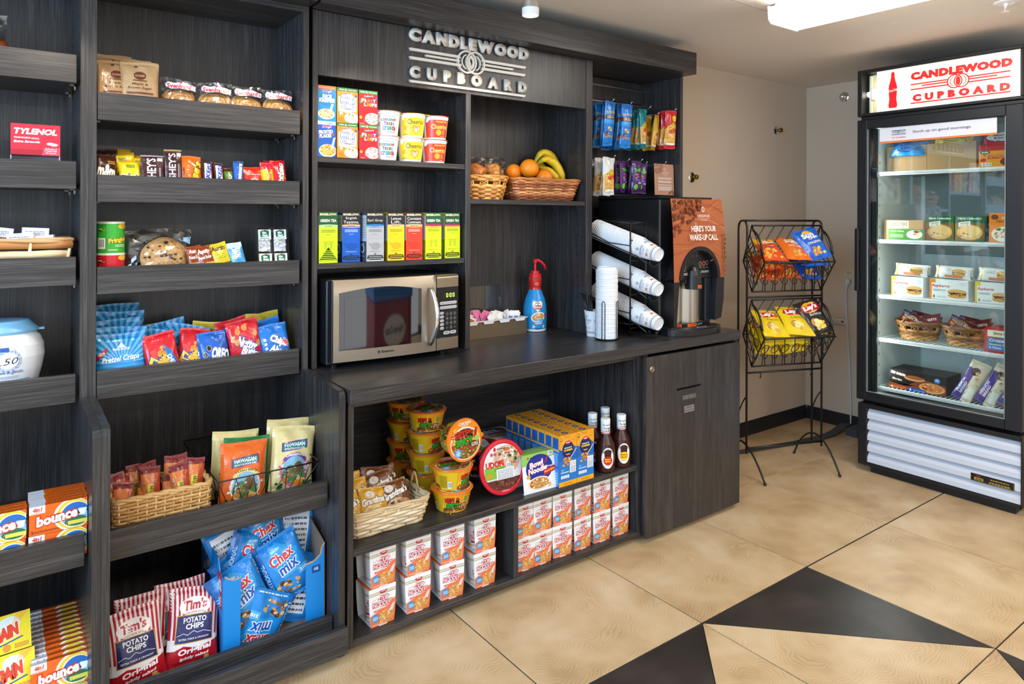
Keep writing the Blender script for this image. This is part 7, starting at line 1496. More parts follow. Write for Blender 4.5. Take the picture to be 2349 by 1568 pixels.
# ---- udon bowls with red rims
ub = [(.070, 0), (.078, .006), (.086, .040), (.088, .046)]
UR = H('#cf1c30'); mb = MB(); mb.lathe(ub, 44, H('#1d1416')); A = Art(.5, .046); A.rect(0, 0, .5, .046, '#241618'); 
for k in range(5): A.text('FRESH' if k % 2 else 'NOODLE', .05+.1*k, .024, .05, .012, '#cfd4dc', .02); A.fine(.03+.1*k, .006, .08+.1*k, .014, 2, '#8a3a40')
wrapart(mb, A, ub, -90, .010); UB = mb.mesh('bowl_body', PLASTIC)
mb = MB(); mb.lathe([(.088, .046), (.0945, .047), (.0955, .052), (.093, .0555), (.084, .057), (.080, .0545), (0, .0545)], 48, UR)
A = Art(.19, .19); c = .095
A.ell(c, c, .079, .079, '#e9e6e4', 40); A.ell(c, c, .074, .074, '#dedbd8', 40); A.ell(c+.018, c+.022, .054, .050, '#c9a890', 24); A.blobs(c+.024, c+.03, .04, .034, ('#e8cfae', '#c8542c', '#8a4a2a', '#f0e4d4', '#5c8a44'), 50, .008); A.ell(c+.02, c+.058, .02, .010, '#d0d4d6', 14); A.ell(c+.02, c+.058, .016, .007, '#c46a24', 14)
A.poly([(.02, .06), (.10, .06), (.10, .1), (.018, .1)], '#7fb83a'); A.text('UDON', .062, .108, .075, .022, '#d2202c', .05); A.ell(.066, .158, .005, .008, '#d2202c', 10); A.text('NONGSHIM', .092, .158, .034, .005, '#3a3a40', .03); A.ell(.052, .142, .006, .006, '#c85060', 10); A.ell(.066, .142, .006, .006, '#c85060', 10); A.fine(.06, .086, .1, .096, 2, '#2a3a2a'); A.ell(.036, .072, .011, .009, '#c99a2c', 14)
A.poly([(.022, .055), (.168, .055), (.15, .028), (.11, .017), (.07, .018), (.04, .032)], '#5c3028'); A.blobs(.095, .036, .05, .012, ('#3a1c18', '#8a4a38'), 14, .008); nutrition(A, .066, .054, .14, .090); barcode(A, .108, .092, .13, .106)
A.emit(mb, lambda u, v, l: (u-.095, v-.095, .0546+l)); UL = mb.mesh('lid', FILM)
def ubowl(x, y, z, rot, lb):
    r = thing('udon_bowl', lb, 'noodle bowl', (x, y, z), rot, 'red-rimmed udon bowls'); put(UB, 'bowl_body', r); put(UL, 'lid', r)
ubowl(1.452, 2.052, ZM+.0955, (R(80), 0, R(-3)), 'red-rimmed udon bowl propped upright showing its label')
for k in range(2): ubowl(1.500, 2.225, ZM+k*.0565, (0, 0, R(20+k*50)), ('lower', 'upper')[k]+' red-rimmed udon bowl of the dark stack behind the upright one')
# ---- sleeved soup bowls
def soup(w=.150, h=.135):
    A = Art(w, h); A.rect(0, 0, w, h, '#e8ebee'); A.fan([(0, h*.7), (w, h*.86), (w, h), (0, h)], '#8fc05a'); A.ell(w*.5, h*.60, w*.40, h*.36, '#1d2f8c', 26); A.text('Bowl', w*.42, h*.72, w*.42, h*.15, '#f6f4f2', .04, .15, 8, out='#c21f3c', ow=.05); A.text('Noodle', w*.44, h*.57, w*.56, h*.15, '#f6f4f2', .04, .15, 6, out='#c21f3c', ow=.05); A.text('Soup', w*.80, h*.60, w*.18, h*.06, '#f6f4f2', .02); A.poly([(w*.62, h*.38), (w*.99, h*.46), (w*.97, h*.60), (w*.62, h*.52)], '#c8202c'); A.text('Hot & Spicy', w*.8, h*.49, w*.32, h*.065, '#f2e23a', .03, .1, 10); A.ell(w*.72, h*.78, w*.02, h*.10, '#c8202c', 10, rot=-25)
    A.ell(w*.46, h*.22, w*.34, h*.17, '#e9dcc4', 22); A.ell(w*.46, h*.22, w*.29, h*.14, '#c98a4a', 20); A.blobs(w*.46, h*.22, w*.26, h*.12, ('#e0b878', '#a85a2a', '#6f8a3a', '#f0dcb0'), 44, w*.03); A.ell(w*.18, h*.9, w*.02, h*.04, '#c8202c', 8); A.text('NONGSHIM', w*.34, h*.90, w*.2, h*.035, '#1d2f6c', .02); A.ell(w*.16, h*.42, w*.06, h*.05, '#d0b03a', 12); A.rect(w*.78, h*.88, w*.93, h*.99, '#f0f2f2'); barcode(A, w*.79, h*.885, w*.92, h*.985); A.blobs(w*.76, h*.12, w*.06, h*.04, ('#8fc03a', '#d84a2c', '#e6d03a'), 6, w*.025)
    return A
def soupbox(loc, rot, lb):
    w, h, d = .150, .135, .078; r = thing('soup_bowl', lb, 'soup bowl', loc, rot, 'sleeved soup bowls'); A = soup(w, h); mb = MB(); W_ = H('#dfe3e6')
    mb.cbox(-w/2, w/2, 0, .0012, 0, h, .0003, W_); mb.box(-w/2, w/2, d-.0012, d, 0, h, W_); mb.box(-w/2, w/2, 0, d, h-.0012, h, H('#8fc05a')); mb.box(-w/2, w/2, 0, d, 0, .0012, W_); A.emit(mb, face_front(-w/2, 0, 0)); put(mb.mesh('sleeve', CARTON), 'sleeve', r)
    mb = MB(); M = Matrix.Translation((0, d-.003, h/2)) @ Matrix.Rotation(R(90), 4, 'X'); mb.lathe([(.046, 0), (.048, .004), (.060, .060), (.0645, .062), (.0645, .066), (0, .067)], 36, H('#e6eaf0'), M=M); put(mb.mesh('bowl', PLASTIC), 'bowl', r)
soupbox((1.590, 1.957, ZM), (R(-8), 0, R(-2)), 'green and blue sleeved soup bowl standing at the shelf front')
soupbox((1.690, 2.330, ZM+.0815), (R(-90), 0, R(-6)), 'sleeved soup bowl lying flat, label up, beside the pasta boxes')
# ---- macaroni boxes
def mac():
    w, h, d = .0855, .188, .0405
    A = Art(w, h); A.rect(0, 0, w, h, '#1f62b8'); A.rect(0, h*.09, w, h*.5, '#2478c8'); A.rect(0, 0, w, h*.09, '#f0a81e'); A.fan([(0, h*.74), (w*.3, h*.68), (w*.7, h*.82), (w, h*.72), (w, h), (0, h)], '#e6a02c'); A.blobs(w*.5, h*.92, w*.46, h*.07, ('#f0b84a', '#d98f1e', '#c87f18'), 26, w*.06)
    A.ell(w*.5, h*.70, w*.33, h*.165, '#14295c', 26); A.ell(w*.5, h*.845, w*.15, h*.035, '#c8202e', 16); A.text('Kraft', w*.5, h*.845, w*.2, h*.026, '#f6f6f8', .04, .1); A.text('macaroni &', w*.5, h*.745, w*.42, h*.03, '#f4f2ea', .03); A.text('CHEESE', w*.5, h*.695, w*.5, h*.038, '#f4c22e', .06); A.ring(w*.5, h*.63, w*.13, h*.03, w*.05, '#f0a82c', 14, 190, 350)
    A.blobs(w*.42, h*.47, w*.26, h*.085, ('#e88f22', '#f0a636', '#d97a16'), 26, w*.075); A.line([(w*.55, h*.5), (w*.82, h*.62), (w*.97, h*.7)], w*.04, '#c9d4e4'); A.rect(w*.6, h*.24, w*.95, h*.47, '#e8ecf2'); A.text('The Taste', w*.77, h*.435, w*.28, h*.022, '#3a4a6c', .01, .2); A.text('You Love', w*.77, h*.40, w*.28, h*.022, '#3a4a6c', .01, .2); A.fine(w*.64, h*.26, w*.92, h*.38, 4, '#7a86a0'); A.text('the', w*.2, h*.315, w*.12, h*.022, '#cfe4f6', .03); A.text('cheesiest', w*.32, h*.275, w*.46, h*.034, '#cfe4f6', .04); A.fine(w*.08, h*.33, w*.44, h*.345, 1, '#6ac0f0'); 
    for k in range(4): A.rect(w*(.1+.12*k), h*.155, w*(.2+.12*k), h*.215, '#dfe9f4')
    A.text('original flavor', w*.5, h*.045, w*.52, h*.02, '#6a3c10', .01, .1)
    S = Art(d, h); S.rect(0, 0, d, h, '#1d72c4'); S.rect(0, h*.74, d, h, '#e8a42c'); S.rect(d*.1, h*.74, d*.9, h*.94, '#1d5cb0'); S.rect(0, h*.69, d, h*.72, '#f0a81e'); S.fine(d*.15, h*.42, d*.85, h*.66, 6, '#a8d0ec', .4); S.blobs(d*.4, h*.26, d*.3, h*.12, ('#9cc8e8', '#e8f0f6'), 8, d*.12); S.rect(d*.06, h*.02, d*.94, h*.36, '#2b86d2'); S.fine(d*.15, h*.06, d*.85, h*.3, 5, '#a8d0ec', .4)
    T_ = Art(w, d); T_.rect(0, 0, w, d, '#d99422'); T_.blobs(w*.5, d*.5, w*.5, d*.48, ('#e8ac3c', '#c9801a', '#f0bc54'), 40, w*.05); T_.ell(w*.5, d*.5, w*.15, d*.3, '#14295c', 16); T_.text('Kraft', w*.5, d*.5, w*.18, d*.2, '#e8e2d0', .03)
    return carton('pasta_box', w, d, h, '#1f62b8', A, S, T_)
MAC = mac(); rg = random.Random(31)
for i in range(2):
    for k in range(8):
        lb = 'blue and yellow pasta dinner box, %s from the front in the %s column' % (ordn[k] if k else 'first', ('left', 'right')[i])
        one(MAC, 'pasta_box', lb, 'pasta box', (1.704+.0868*i+rg.uniform(-.001, .001), 1.940+.0412*k, ZM), (0, 0, R(rg.uniform(-.4, .4))), 'pasta dinner boxes')
# ---- sauce bottles
SB = [(.033, 0), (.0365, .004), (.0375, .02), (.0375, .085), (.034, .108), (.024, .128), (.0175, .142), (.0165, .150)]
def sbottle(col, sub):
    mb = MB(); mb.lathe(SB, 36, H('#3c1710')); A = Art(.15, .15); A.ell(.075, .058, .026, .040, '#d8d4ca', 28); A.ell(.075, .058, .0245, .0385, '#f0eee8', 28); A.text("SWEET BABY RAY'S", .075, .083, .040, .009, '#3a2a24', .03, 0, 0, 10); A.ell(.075, .048, .018, .017, col, 20)
    for k, t in enumerate(sub): A.text(t, .075, .054-.009*k, .024, .0068, '#f6e23a' if col == '#c81f24' else '#c81f24', .04)
    A.fine(.06, .028, .09, .031, 1, '#8a5a3a'); wrapart(mb, A, SB, -118, .006); me = mb.mesh('bottle', PLASTIC)
    mb = MB(); q = [(.0182, .146), (.0184, .150), (.0184, .186)]; mb.lathe(q, 28, H('#eceef1')); mb.lathe([(.0187, .148), (.0187, .151)], 28, H('#c8283a'), cap=False); mb.lathe([(.0187, .1865), (.0187, .189), (.0187, .191)], 28, H('#eceef1'), cap=False); mb.lathe([(.0186, .1868), (.0186, .1882)], 28, H('#1c3a4a'), cap=False)
    A = Art(.11, .2); A.text('The Sauce', .058, .168, .030, .008, '#2a2420', .02, .2); A.text('is the Boss!', .058, .158, .030, .008, '#2a2420', .02, .2); A.text("SWEET BABY RAY'S", .055, .180, .034, .005, '#3a4650', .02); wrapart(mb, A, q, -118, .005); sl = mb.mesh('neck_sleeve', PLASTIC)
    mb = MB(); mb.lathe([(.0186, .1885), (.0188, .200), (.0175, .2025), (0, .2025)], 28, H('#eff1f3')); return me, sl, mb.mesh('cap', PLASTIC)
S1, S2 = sbottle('#c81f24', ("Sweet 'n", 'Spicy')), sbottle('#e6c81c', ('Barbecue', 'Sauce'))
for x, y, S_, lb in ((1.925, 1.972, S1, 'barbecue sauce bottle with red label dot at the front'), (2.016, 1.975, S2, 'barbecue sauce bottle with yellow label dot at the right'), (1.935, 2.056, S1, 'barbecue sauce bottle behind the red-dot one, mostly hidden'), (2.034, 2.085, S2, 'barbecue sauce bottle at the back by the cabinet side')):
    r = thing('sauce_bottle', lb, 'sauce bottle', (x, y, ZM), (0, 0, 0), 'barbecue sauce bottles'); put(S_[0], 'bottle', r); put(S_[1], 'neck_sleeve', r); put(S_[2], 'cap', r)
# ---- basket of cookie packs
gb = thing('split_wood_basket', 'pale flat-strip basket of cookie packs on the cabinet shelf', 'basket', (1.005, 2.062, ZM))
woven(gb, 'rect', (.118, .066), (.138, .090), .082, 7, 18, ('#d9c19a', '#e4d0ae', '#c9ac80', '#d2b88c'), .0026, .0048, 1.35, '#cdb186', None, .0045)
cords(gb, [(.128, -.02+.05*i/12, .084+.050*math.sin(PI*i/12)) for i in range(13)], .0024, '#b89a6c'); cords(gb, [(-.128, -.02+.05*i/12, .084+.050*math.sin(PI*i/12)) for i in range(13)], .0024, '#b89a6c')
def gma(base, dots):
    def f(A, w, h):
        A.rect(0, 0, w, h, base); A.ell(w*.34, h*.80, w*.16, h*.11, '#e0d4cc', 14); A.blobs(w*.34, h*.79, w*.1, h*.06, ('#8fb0d4', '#d8b49c', '#f0eeec'), 6, w*.05); A.text("Grandma's", w*.5, h*.64, w*.9, h*.2, '#efe6da', .05, .2, 8, 1.2, out='#1c120c', ow=.06); A.ell(w*.45, h*.26, w*.36, h*.24, dots[0], 20); A.ell(w*.70, h*.22, w*.26, h*.20, dots[1], 18); A.blobs(w*.5, h*.26, w*.36, h*.18, dots[2:], 22, w*.045)
    return f
YG, BG = gma('#dca32c', ('#e6c886', '#d9b468', '#c99a4c', '#efd9a4')), gma('#6f3f1c', ('#c9a07a', '#b98c64', '#3a1f14', '#d9b890'))
for nm_, base, dr2, x, y, z, rot, lb in (('y', '#dca32c', YG, .968, 2.022, .022, (-24, 8, 0), 'yellow cookie pack in front of the basket pile'), ('b', '#6f3f1c', BG, 1.058, 2.025, .026, (-26, -6, 2), 'brown cookie pack in front of the basket pile'), ('y', '#dca32c', YG, .912, 2.030, .016, (-20, -22, 6), 'yellow cookie pack cut off by the cabinet side'), ('y', '#dca32c', YG, .935, 2.068, .040, (-18, -10, 0), 'yellow cookie pack in the second row'), ('b', '#6f3f1c', BG, 1.025, 2.066, .050, (-20, -10, -4), 'brown cookie pack in the second row'), ('b', '#6f3f1c', BG, 1.005, 2.104, .056, (-14, 8, 4), 'brown cookie pack in the third row'), ('y', '#dca32c', YG, .918, 2.102, .052, (-14, -4, 0), 'yellow cookie pack in the third row'), ('b', '#5f3518', BG, 1.062, 2.110, .044, (-12, -14, 0), 'brown cookie pack at the back right of the basket')):
    candy('cookie_pack', .104, .108, .022, base, dr2, x, y, lb, rot, int(x*1000), .07, z=ZM+z, cat='cookies')
# ---- cup noodles in sleeves
def cupnood():
    w0, w1, h, d = .078, .092, .116, .088
    A = Art(w1, h); A.rect(0, 0, w1, h, '#efeef0'); A.rect(0, h*.86, w1, h*.885, '#b9ac84'); A.rect(0, h*.80, w1, h*.845, '#d8d2c2')
    for k in range(30): A.rect(w1*k/30, h*.80, w1*(k+.5)/30, h*.845, '#c3b996')
    A.ell(w1*.52, h*.88, w1*.13, h*.055, '#c8202e', 16, 180, 360); A.rect(w1*.39, h*.88, w1*.65, h*.905, '#c8202e'); A.text('nissin', w1*.52, h*.885, w1*.17, h*.03, '#f6f2f0', .03)
    A.text('CUP', w1*.54, h*.69, w1*.38, h*.13, '#f3f0f2', .02, .05, -2, out='#c01c34', ow=.10); A.text('NOODLES', w1*.5, h*.555, w1*.74, h*.12, '#f3f0f2', .02, .05, -2, out='#c01c34', ow=.10); A.text('The Original', w1*.2, h*.70, w1*.2, h*.025, '#c01c34', .01, .2, 12)
    A.fan([(0, h*.30), (w1*.4, h*.40), (w1*.75, h*.52), (w1, h*.62), (w1, 0), (0, 0)], '#e8774a'); A.poly([(w1*.16, h*.425), (w1*.8, h*.49), (w1*.8, h*.445), (w1*.16, h*.38)], '#e05a34'); A.text('CHICKEN', w1*.42, h*.44, w1*.42, h*.038, '#f8f2ec', .04, 0, 4); A.text('FLAVOR', w1*.71, h*.462, w1*.14, h*.022, '#f8f2ec', .03, 0, 4)
    A.ell(w1*.62, h*.20, w1*.32, h*.17, '#d99a54', 20); A.blobs(w1*.6, h*.2, w1*.3, h*.15, ('#e8bc7a', '#c47f3a', '#b8602c', '#f0d29c', '#d9a05a'), 50, w1*.04); A.poly([(w1*.74, h*.30), (w1*.86, h*.46), (w1*.97, h*.5), (w1*.9, h*.3)], '#d4d6dc'); A.ell(w1*.2, h*.22, w1*.14, h*.105, '#3f94cf', 18); A.fine(w1*.1, h*.17, w1*.3, h*.27, 3, '#dcecf6', .5); A.fine(w1*.05, h*.03, w1*.5, h*.07, 2, '#f4e2d4')
    T_ = Art(w1, d); T_.rect(0, 0, w1, d, '#e66a2a'); T_.rect(w1*.26, d*.0, w1*.8, d*.62, '#efeaea'); T_.text('CUP', w1*.53, d*.42, w1*.3, d*.12, '#cf6a8a', .04); T_.text('NOODLES', w1*.53, d*.25, w1*.44, d*.12, '#cf6a8a', .04); T_.fine(w1*.3, d*.05, w1*.76, d*.12, 1, '#cf8aa0')
    mb = MB(); W_ = H('#e4e6ec'); n = 8
    wz = lambda z: w0+(w1-w0)*(math.sin(PI/2*z/h)**.8 if z > 0 else 0)
    for y, yo in ((0, .0012), (d, d-.0012)):
        for q in (y, yo): mb.grid(lambda i, j: (wz(h*j)*(i-.5), q, h*j), 1, n, W_)
    A.emit(mb, lambda u, v, l: ((u/w1-.5)*wz(v), -l-.0003, v), None, h/n)
    mb.box(-w1/2, w1/2, 0, d, h-.001, h, H('#e66a2a')); T_.emit(mb, face_top(-w1/2, 0, h)); mb.box(-w0/2, w0/2, 0, d, 0, .001, W_); mb.box(-.014, .014, -.006, 0, .0005, .0015, W_)
    sl = mb.mesh('sleeve', CARTON)
    cp = [(.031, .002), (.041, .104), (.0435, .106), (.0435, .112), (0, .1125)]; mb = MB(); mb.lathe(cp, 32, H('#e9e9ed'))
    B_ = Art(.25, .1); B_.rect(0, .082, .25, .09, '#c3b996'); B_.rect(0, .012, .25, .018, '#c3b996')
    for u in (.03, .155): B_.text('CUP', u+.03, .062, .036, .016, '#f3f0f2', .02, out='#c01c34', ow=.10); B_.text('NOODLES', u+.03, .042, .056, .016, '#f3f0f2', .02, out='#c01c34', ow=.10); B_.rect(u+.005, .024, u+.055, .030, '#c01c34')
    wrapart(mb, B_, cp[:2], 180, .008); cu = mb.mesh('cup', PAPER)
    return sl, cu, d
SLV, CPM, cd_ = cupnood()
xs = (.966, 1.090, 1.217, 1.348, 1.520, 1.601, 1.695, 1.797, 1.897, 2.000); wd = ('first', 'second', 'third', 'fourth', 'first', 'second', 'third', 'fourth', 'fifth', 'sixth'); rzs = (3, 0, -2, 2, -1, 3, -3, 4, 0, 2)
for k, x in enumerate(xs):
    for z in (0, 1):
        lb = '%s cup noodle pack, %s column from the left in the %s compartment' % (('lower', 'upper')[z], wd[k], 'left' if k < 4 else 'right')
        r = thing('noodle_cup_pack', lb, 'noodle cup', (x+.002*z, 1.962+.004*((k*3) % 3)+.002*z, ZB0+z*.1175), (0, 0, R(rzs[k]+(z*2-1))), 'sleeved noodle cups'); put(SLV, 'sleeve', r); put(CPM, 'cup', r, (0, cd_/2, 0), (0, 0, R((k*40+z*70) % 90-45)))
# ================================================================== WIRE CHIP RACK
rk2 = thing('chip_rack', 'tall black wire chip rack with two scrolled baskets standing in the corner', 'rack', (3.257, 2.034, 0), (0, 0, R(-21)))
def rr(pts, r, name, closed=False, parent=None): return put(MB().tube(pts, r, 7, GREY, closed).mesh(name, WIRE), name, parent or rk2)
def arc(p0, p1, p2, n=10):
    p0, p1, p2 = Vector(p0), Vector(p1), Vector(p2); return [tuple(p0*(1-t)**2+p1*2*t*(1-t)+p2*t*t) for t in (i/n for i in range(n+1))]
HW = .224
for sx in (-HW, HW):
    s = 1 if sx > 0 else -1
    rr([(sx, 0, .11)]+[(sx, 0, 1.235)]+arc((sx, 0, 1.235), (sx, .0, 1.285), (sx, .037, 1.283), 5)[1:]+arc((sx, .037, 1.283), (sx, .075, 1.285), (sx, .075, 1.235), 5)[1:]+[(sx, .075, .11)], .0055, 'side_frame')
    rr(arc((sx, .075, .155), (sx-.0*s, -.03, .185), (sx-.038*s*.2, -.143, .006), 14), .005, 'front_foot'); rr(arc((sx, 0, .155), (sx, .13, .19), (sx, .215, .006), 14), .005, 'rear_foot')
    put(MB().ball((sx-.038*s*.2, -.143, .007), .0075, GREY, 10, 8).mesh('foot_cap', WIRE), 'foot_cap', rk2); put(MB().ball((sx, .215, .007), .0075, GREY, 10, 8).mesh('foot_cap', WIRE), 'foot_cap', rk2)
    rr(arc((sx, .0, .40), (sx, .10, .30), (sx, .075, .16), 8), .0035, 'side_scroll')
rr([(-HW, .037, 1.283), (HW, .037, 1.283)], .0055, 'top_bar'); rr([(-HW, 0, .135), (HW, 0, .135)], .0055, 'bottom_bar'); rr([(-HW, 0, .515), (HW, 0, .515)], .005, 'lower_bar'); rr([(-HW, 0, .895), (HW, 0, .895)], .005, 'middle_bar')
for x in (-.15, .15): rr([(x, 0, .515), (x, -.012, .508), (x, -.012, .492), (x, -.003, .488)], .003, 'small_hook')
def rbasket(dz, label):
    b = rr([(-.205, -.012, 1.258+dz), (.205, -.012, 1.258+dz)], .0045, 'basket')
    K = [(-.012, 1.258+dz), (.060, 1.075+dz), (-.015, .925+dz), (-.117, 1.078+dz)]; xw = .205
    for (y0, z0), (y1, z1) in zip(K[:-1], K[1:]):
        rr([(-xw, y1, z1), (xw, y1, z1)], .0042, 'basket_edge', False, b)
        n = 7
        for i in range(n):
            x = -xw+2*xw*i/n
            rr([(x, y1, z1), (x+.075 if x+.075 < xw else xw, y0, z0)], .0025, 'slanted_bar', False, b)
            m = .62; cx_, cy_, cz_ = x+.03, y1+(y0-y1)*m*.6, z1+(z0-z1)*m*.6
            rr([(cx_+.020*math.cos(2*PI*q/10), cy_+(y0-y1)*.16*math.sin(2*PI*q/10), cz_+(z0-z1)*.16*math.sin(2*PI*q/10)) for q in range(10)], .0020, 'scroll_loop', True, b)
    for x in (-xw, xw):
        rr([(x, y, z) for y, z in K], .0045, 'basket_end', True, b)
        for t in (.25, .5, .75): rr([(x, K[0][0]+(K[1][0]-K[0][0])*t, K[0][1]+(K[1][1]-K[0][1])*t), (x, K[3][0]+(K[2][0]-K[3][0])*t, K[3][1]+(K[2][1]-K[3][1])*t)], .0026, 'end_wire', False, b)
        for y_, z_ in ((-.02, 1.10), (.0, 1.03), (-.05, 1.05)): rr([(x, y_+.02*math.cos(2*PI*q/10), z_+dz+.022*math.sin(2*PI*q/10)) for q in range(10)], .0020, 'scroll_loop', True, b)
        rr(arc((x, -.02, 1.235+dz), (x, -.085, 1.21+dz), (x, -.100, 1.115+dz), 10), .0055, 'end_arch', False, b)
rbasket(0, ''); rbasket(-.375, '')
RM = rk2.matrix_basis.copy()
def rbag(draw, base, x, y, z, rx, ry, rz, lb, seed, w=.150, h=.165, seal=None):
    A = Art(w, h); draw(A, w, h)
    p = RM @ Vector((x, y, z)); e = (Matrix.Rotation(R(-21+rz), 4, 'Z') @ Matrix.Rotation(R(rx), 4, 'X') @ Matrix.Rotation(R(ry), 4, 'Y')).to_euler()
    return one(bag('chip_bag', w, h, .042, base, A, seed, .05, None, None, seal), 'chip_bag', lb, 'chips', tuple(p), tuple(e))
def frit(A, w, h): A.rect(0, 0, w, h, '#d8481c'); A.rect(0, h*.7, w, h, '#e0a02c'); A.fan([(w*.1, h*.82), (w*.9, h*.92), (w*.92, h*.72), (w*.1, h*.62)], '#f0c22e'); A.text('Fritos', w*.5, h*.77, w*.66, h*.17, '#f6efe6', .05, .1, 6, out='#a81c1c', ow=.08); A.rect(w*.3, h*.5, w*.7, h*.6, '#c81f28'); A.text('The Original', w*.5, h*.55, w*.34, h*.045, '#f6efe6', .02); A.blobs(w*.5, h*.25, w*.44, h*.2, ('#e8a83c', '#f0bc54', '#d98f2a'), 26, w*.09)
def sunc(base, f2): 
    def f(A, w, h): A.rect(0, 0, w, h, base); A.ell(w*.5, h*.78, w*.2, h*.16, '#f0b42c', 18, 0, 180); A.text('Sun', w*.46, h*.76, w*.5, h*.17, '#f6f2ea', .05, .1, 4, out=base, ow=.06); A.text('CHIPS', w*.62, h*.645, w*.4, h*.075, '#f6f2ea', .04); A.text(f2, w*.55, h*.5, w*.6, h*.07, '#f2e2c8', .02, .15); A.blobs(w*.58, h*.24, w*.3, h*.12, ('#e0a04a', '#c98432', '#f0c070'), 12, w*.10)
    return f
def lays(base, f2, fc):
    def f(A, w, h): A.rect(0, 0, w, h, base); A.ell(w*.5, h*.77, w*.36, h*.17, '#f0d060', 24, rot=8); A.ell(w*.5, h*.80, w*.30, h*.12, '#f2b42c', 20); A.fan([(w*.1, h*.70), (w*.2, h*.84), (w*.85, h*.88), (w*.92, h*.72), (w*.8, h*.66), (w*.3, h*.62)], '#c8202c'); A.text("Lay's", w*.5, h*.755, w*.6, h*.19, '#f8f4f0', .06, .15, 6); A.text(f2, w*.55, h*.55, w*.5, h*.085, fc, .01, .2); A.ell(w*.36, h*.32, w*.15, h*.12, '#a8703c', 18); A.ell(w*.34, h*.33, w*.12, h*.09, '#c9955a', 16); A.blobs(w*.62, h*.25, w*.28, h*.13, ('#f0cf6a', '#e6bc48', '#f6de94'), 9, w*.13)
    return f
BQ = lays('#2b2725', 'Barbecue', '#d8cfc8'); CL = lays('#e8c91c', 'Classic', '#8a6a1c')
# upper basket: front row, then packs underneath
rbag(frit, '#d8481c', -.125, -.108, 1.085, -52, 4, 6, 'orange and red corn chip bag at the left front of the upper basket', 401, .135, .165, '#e0b03c'); rbag(sunc('#e06a1e', 'HARVEST CHEDDAR'), '#e06a1e', .008, -.106, 1.088, -52, 6, 0, 'orange sun chip bag in the middle of the upper basket', 402, .140, .168); rbag(sunc('#1f5fc0', 'ORIGINAL'), '#1f5fc0', .135, -.100, 1.090, -32, -16, -8, 'blue sun chip bag standing up at the right of the upper basket', 403, .145, .180)
rbag(sunc('#1f5fc0', 'ORIGINAL'), '#1f5fc0', .130, -.090, 1.055, -58, -8, -4, 'blue sun chip bag lying under the upright blue one', 404, .145, .17); rbag(frit, '#c8441c', -.115, -.070, 1.035, -55, -5, 0, 'red corn chip bag underneath at the left of the upper basket', 405, .14, .16); rbag(frit, '#b83a1c', -.13, -.035, .985, -40, 8, 4, 'red corn chip bag at the bottom left of the upper basket', 406, .13, .15); rbag(sunc('#c85a1e', 'HARVEST CHEDDAR'), '#c85a1e', .0, -.040, .990, -50, 3, 0, 'orange sun chip bag at the bottom middle of the upper basket', 407, .14, .15); rbag(sunc('#1a4fa8', 'ORIGINAL'), '#1a4fa8', .125, -.035, .985, -42, 5, 0, 'blue sun chip bag at the bottom right of the upper basket', 408, .14, .15)
rbag(CL, '#e8c91c', -.120, -.105, .710, -50, 6, 4, 'yellow potato chip bag at the left of the lower basket', 411, .150, .175); rbag(CL, '#e8c91c', .020, -.106, .712, -48, 6, 0, 'yellow potato chip bag in the middle of the lower basket', 412, .155, .185); rbag(BQ, '#2b2725', .150, -.095, .715, -34, -12, -6, 'black barbecue potato chip bag standing up in the lower basket', 413, .150, .185, '#4a4644'); rbag(BQ, '#2b2725', .165, -.100, .690, -62, -6, -2, 'black potato chip bag lying under the upright black one', 414, .14, .17); rbag(CL, '#d9b91c', -.115, -.068, .660, -52, -6, 0, 'yellow potato chip bag lying beneath at the left of the lower basket', 415, .15, .17); rbag(CL, '#d9b91c', .025, -.066, .658, -52, 4, 0, 'yellow potato chip bag lying beneath in the middle of the lower basket', 416, .15, .17); rbag(CL, '#cfae1c', -.12, -.030, .610, -36, 4, 3, 'yellow potato chip bag deepest at the left of the lower basket', 417, .145, .15); rbag(CL, '#cfae1c', .04, -.030, .612, -44, -4, 0, 'yellow potato chip bag deepest in the middle of the lower basket', 418, .145, .15)

# ================================================================== GLASS DOOR FREEZER
FX, FY0, FY1, FT = 3.585, 1.106, 1.829, 2.056
fg = thing('glass_door_freezer', 'black upright freezer with glass door and lit red and white sign', 'freezer', (3.90, 1.467, 0))
def fb(name, x0, x1, y0, y1, z0, z1, m=BLACKM, e=.003, parent=None): return MB().cbox(x0, x1, y0, y1, z0, z1, e).build(name, m, parent or fg)
INT = mat('white_freezer_liner', '#d9dedb', .45)
FB = 4.235
fb('side_panel', FX+.06, FB, FY1-.03, FY1-.002, .06, FT); fb('side_panel', FX+.06, FB, FY0+.002, FY0+.03, .06, FT); fb('back_panel', FB-.03, FB, FY0+.03, FY1-.03, .06, FT); fb('top_panel', FX+.06, FB-.03, FY0+.03, FY1-.03, FT-.02, FT); fb('bottom_panel', FX+.06, FB-.03, FY0+.03, FY1-.03, .06, .09)
# liner
fb('liner_side', FX+.062, FB-.06, FY1-.058, FY1-.031, .36, 1.80, INT); fb('liner_side', FX+.062, FB-.06, FY0+.031, FY0+.058, .36, 1.80, INT); fb('liner_back', FB-.06, FB-.031, FY0+.031, FY1-.031, .36, 1.80, INT); fb('liner_top', FX+.062, FB-.06, FY0+.058, FY1-.058, 1.79, 1.80, INT); fb('liner_floor', FX+.062, FB-.06, FY0+.058, FY1-.058, .36, .385, mat('grey_floor_pan', '#5c605f', .4))
fb('louvre_grille_back', FB-.066, FB-.0605, FY0+.08, FY1-.08, 1.10, 1.70, mat('grey_grille', '#8d9492', .5))
for k in range(24): fb('shelf_track_slot', FX+.110, FX+.114, FY1-.0590, FY1-.0582, .42+k*.055, .435+k*.055, MATS['dark_hole'], .0002)
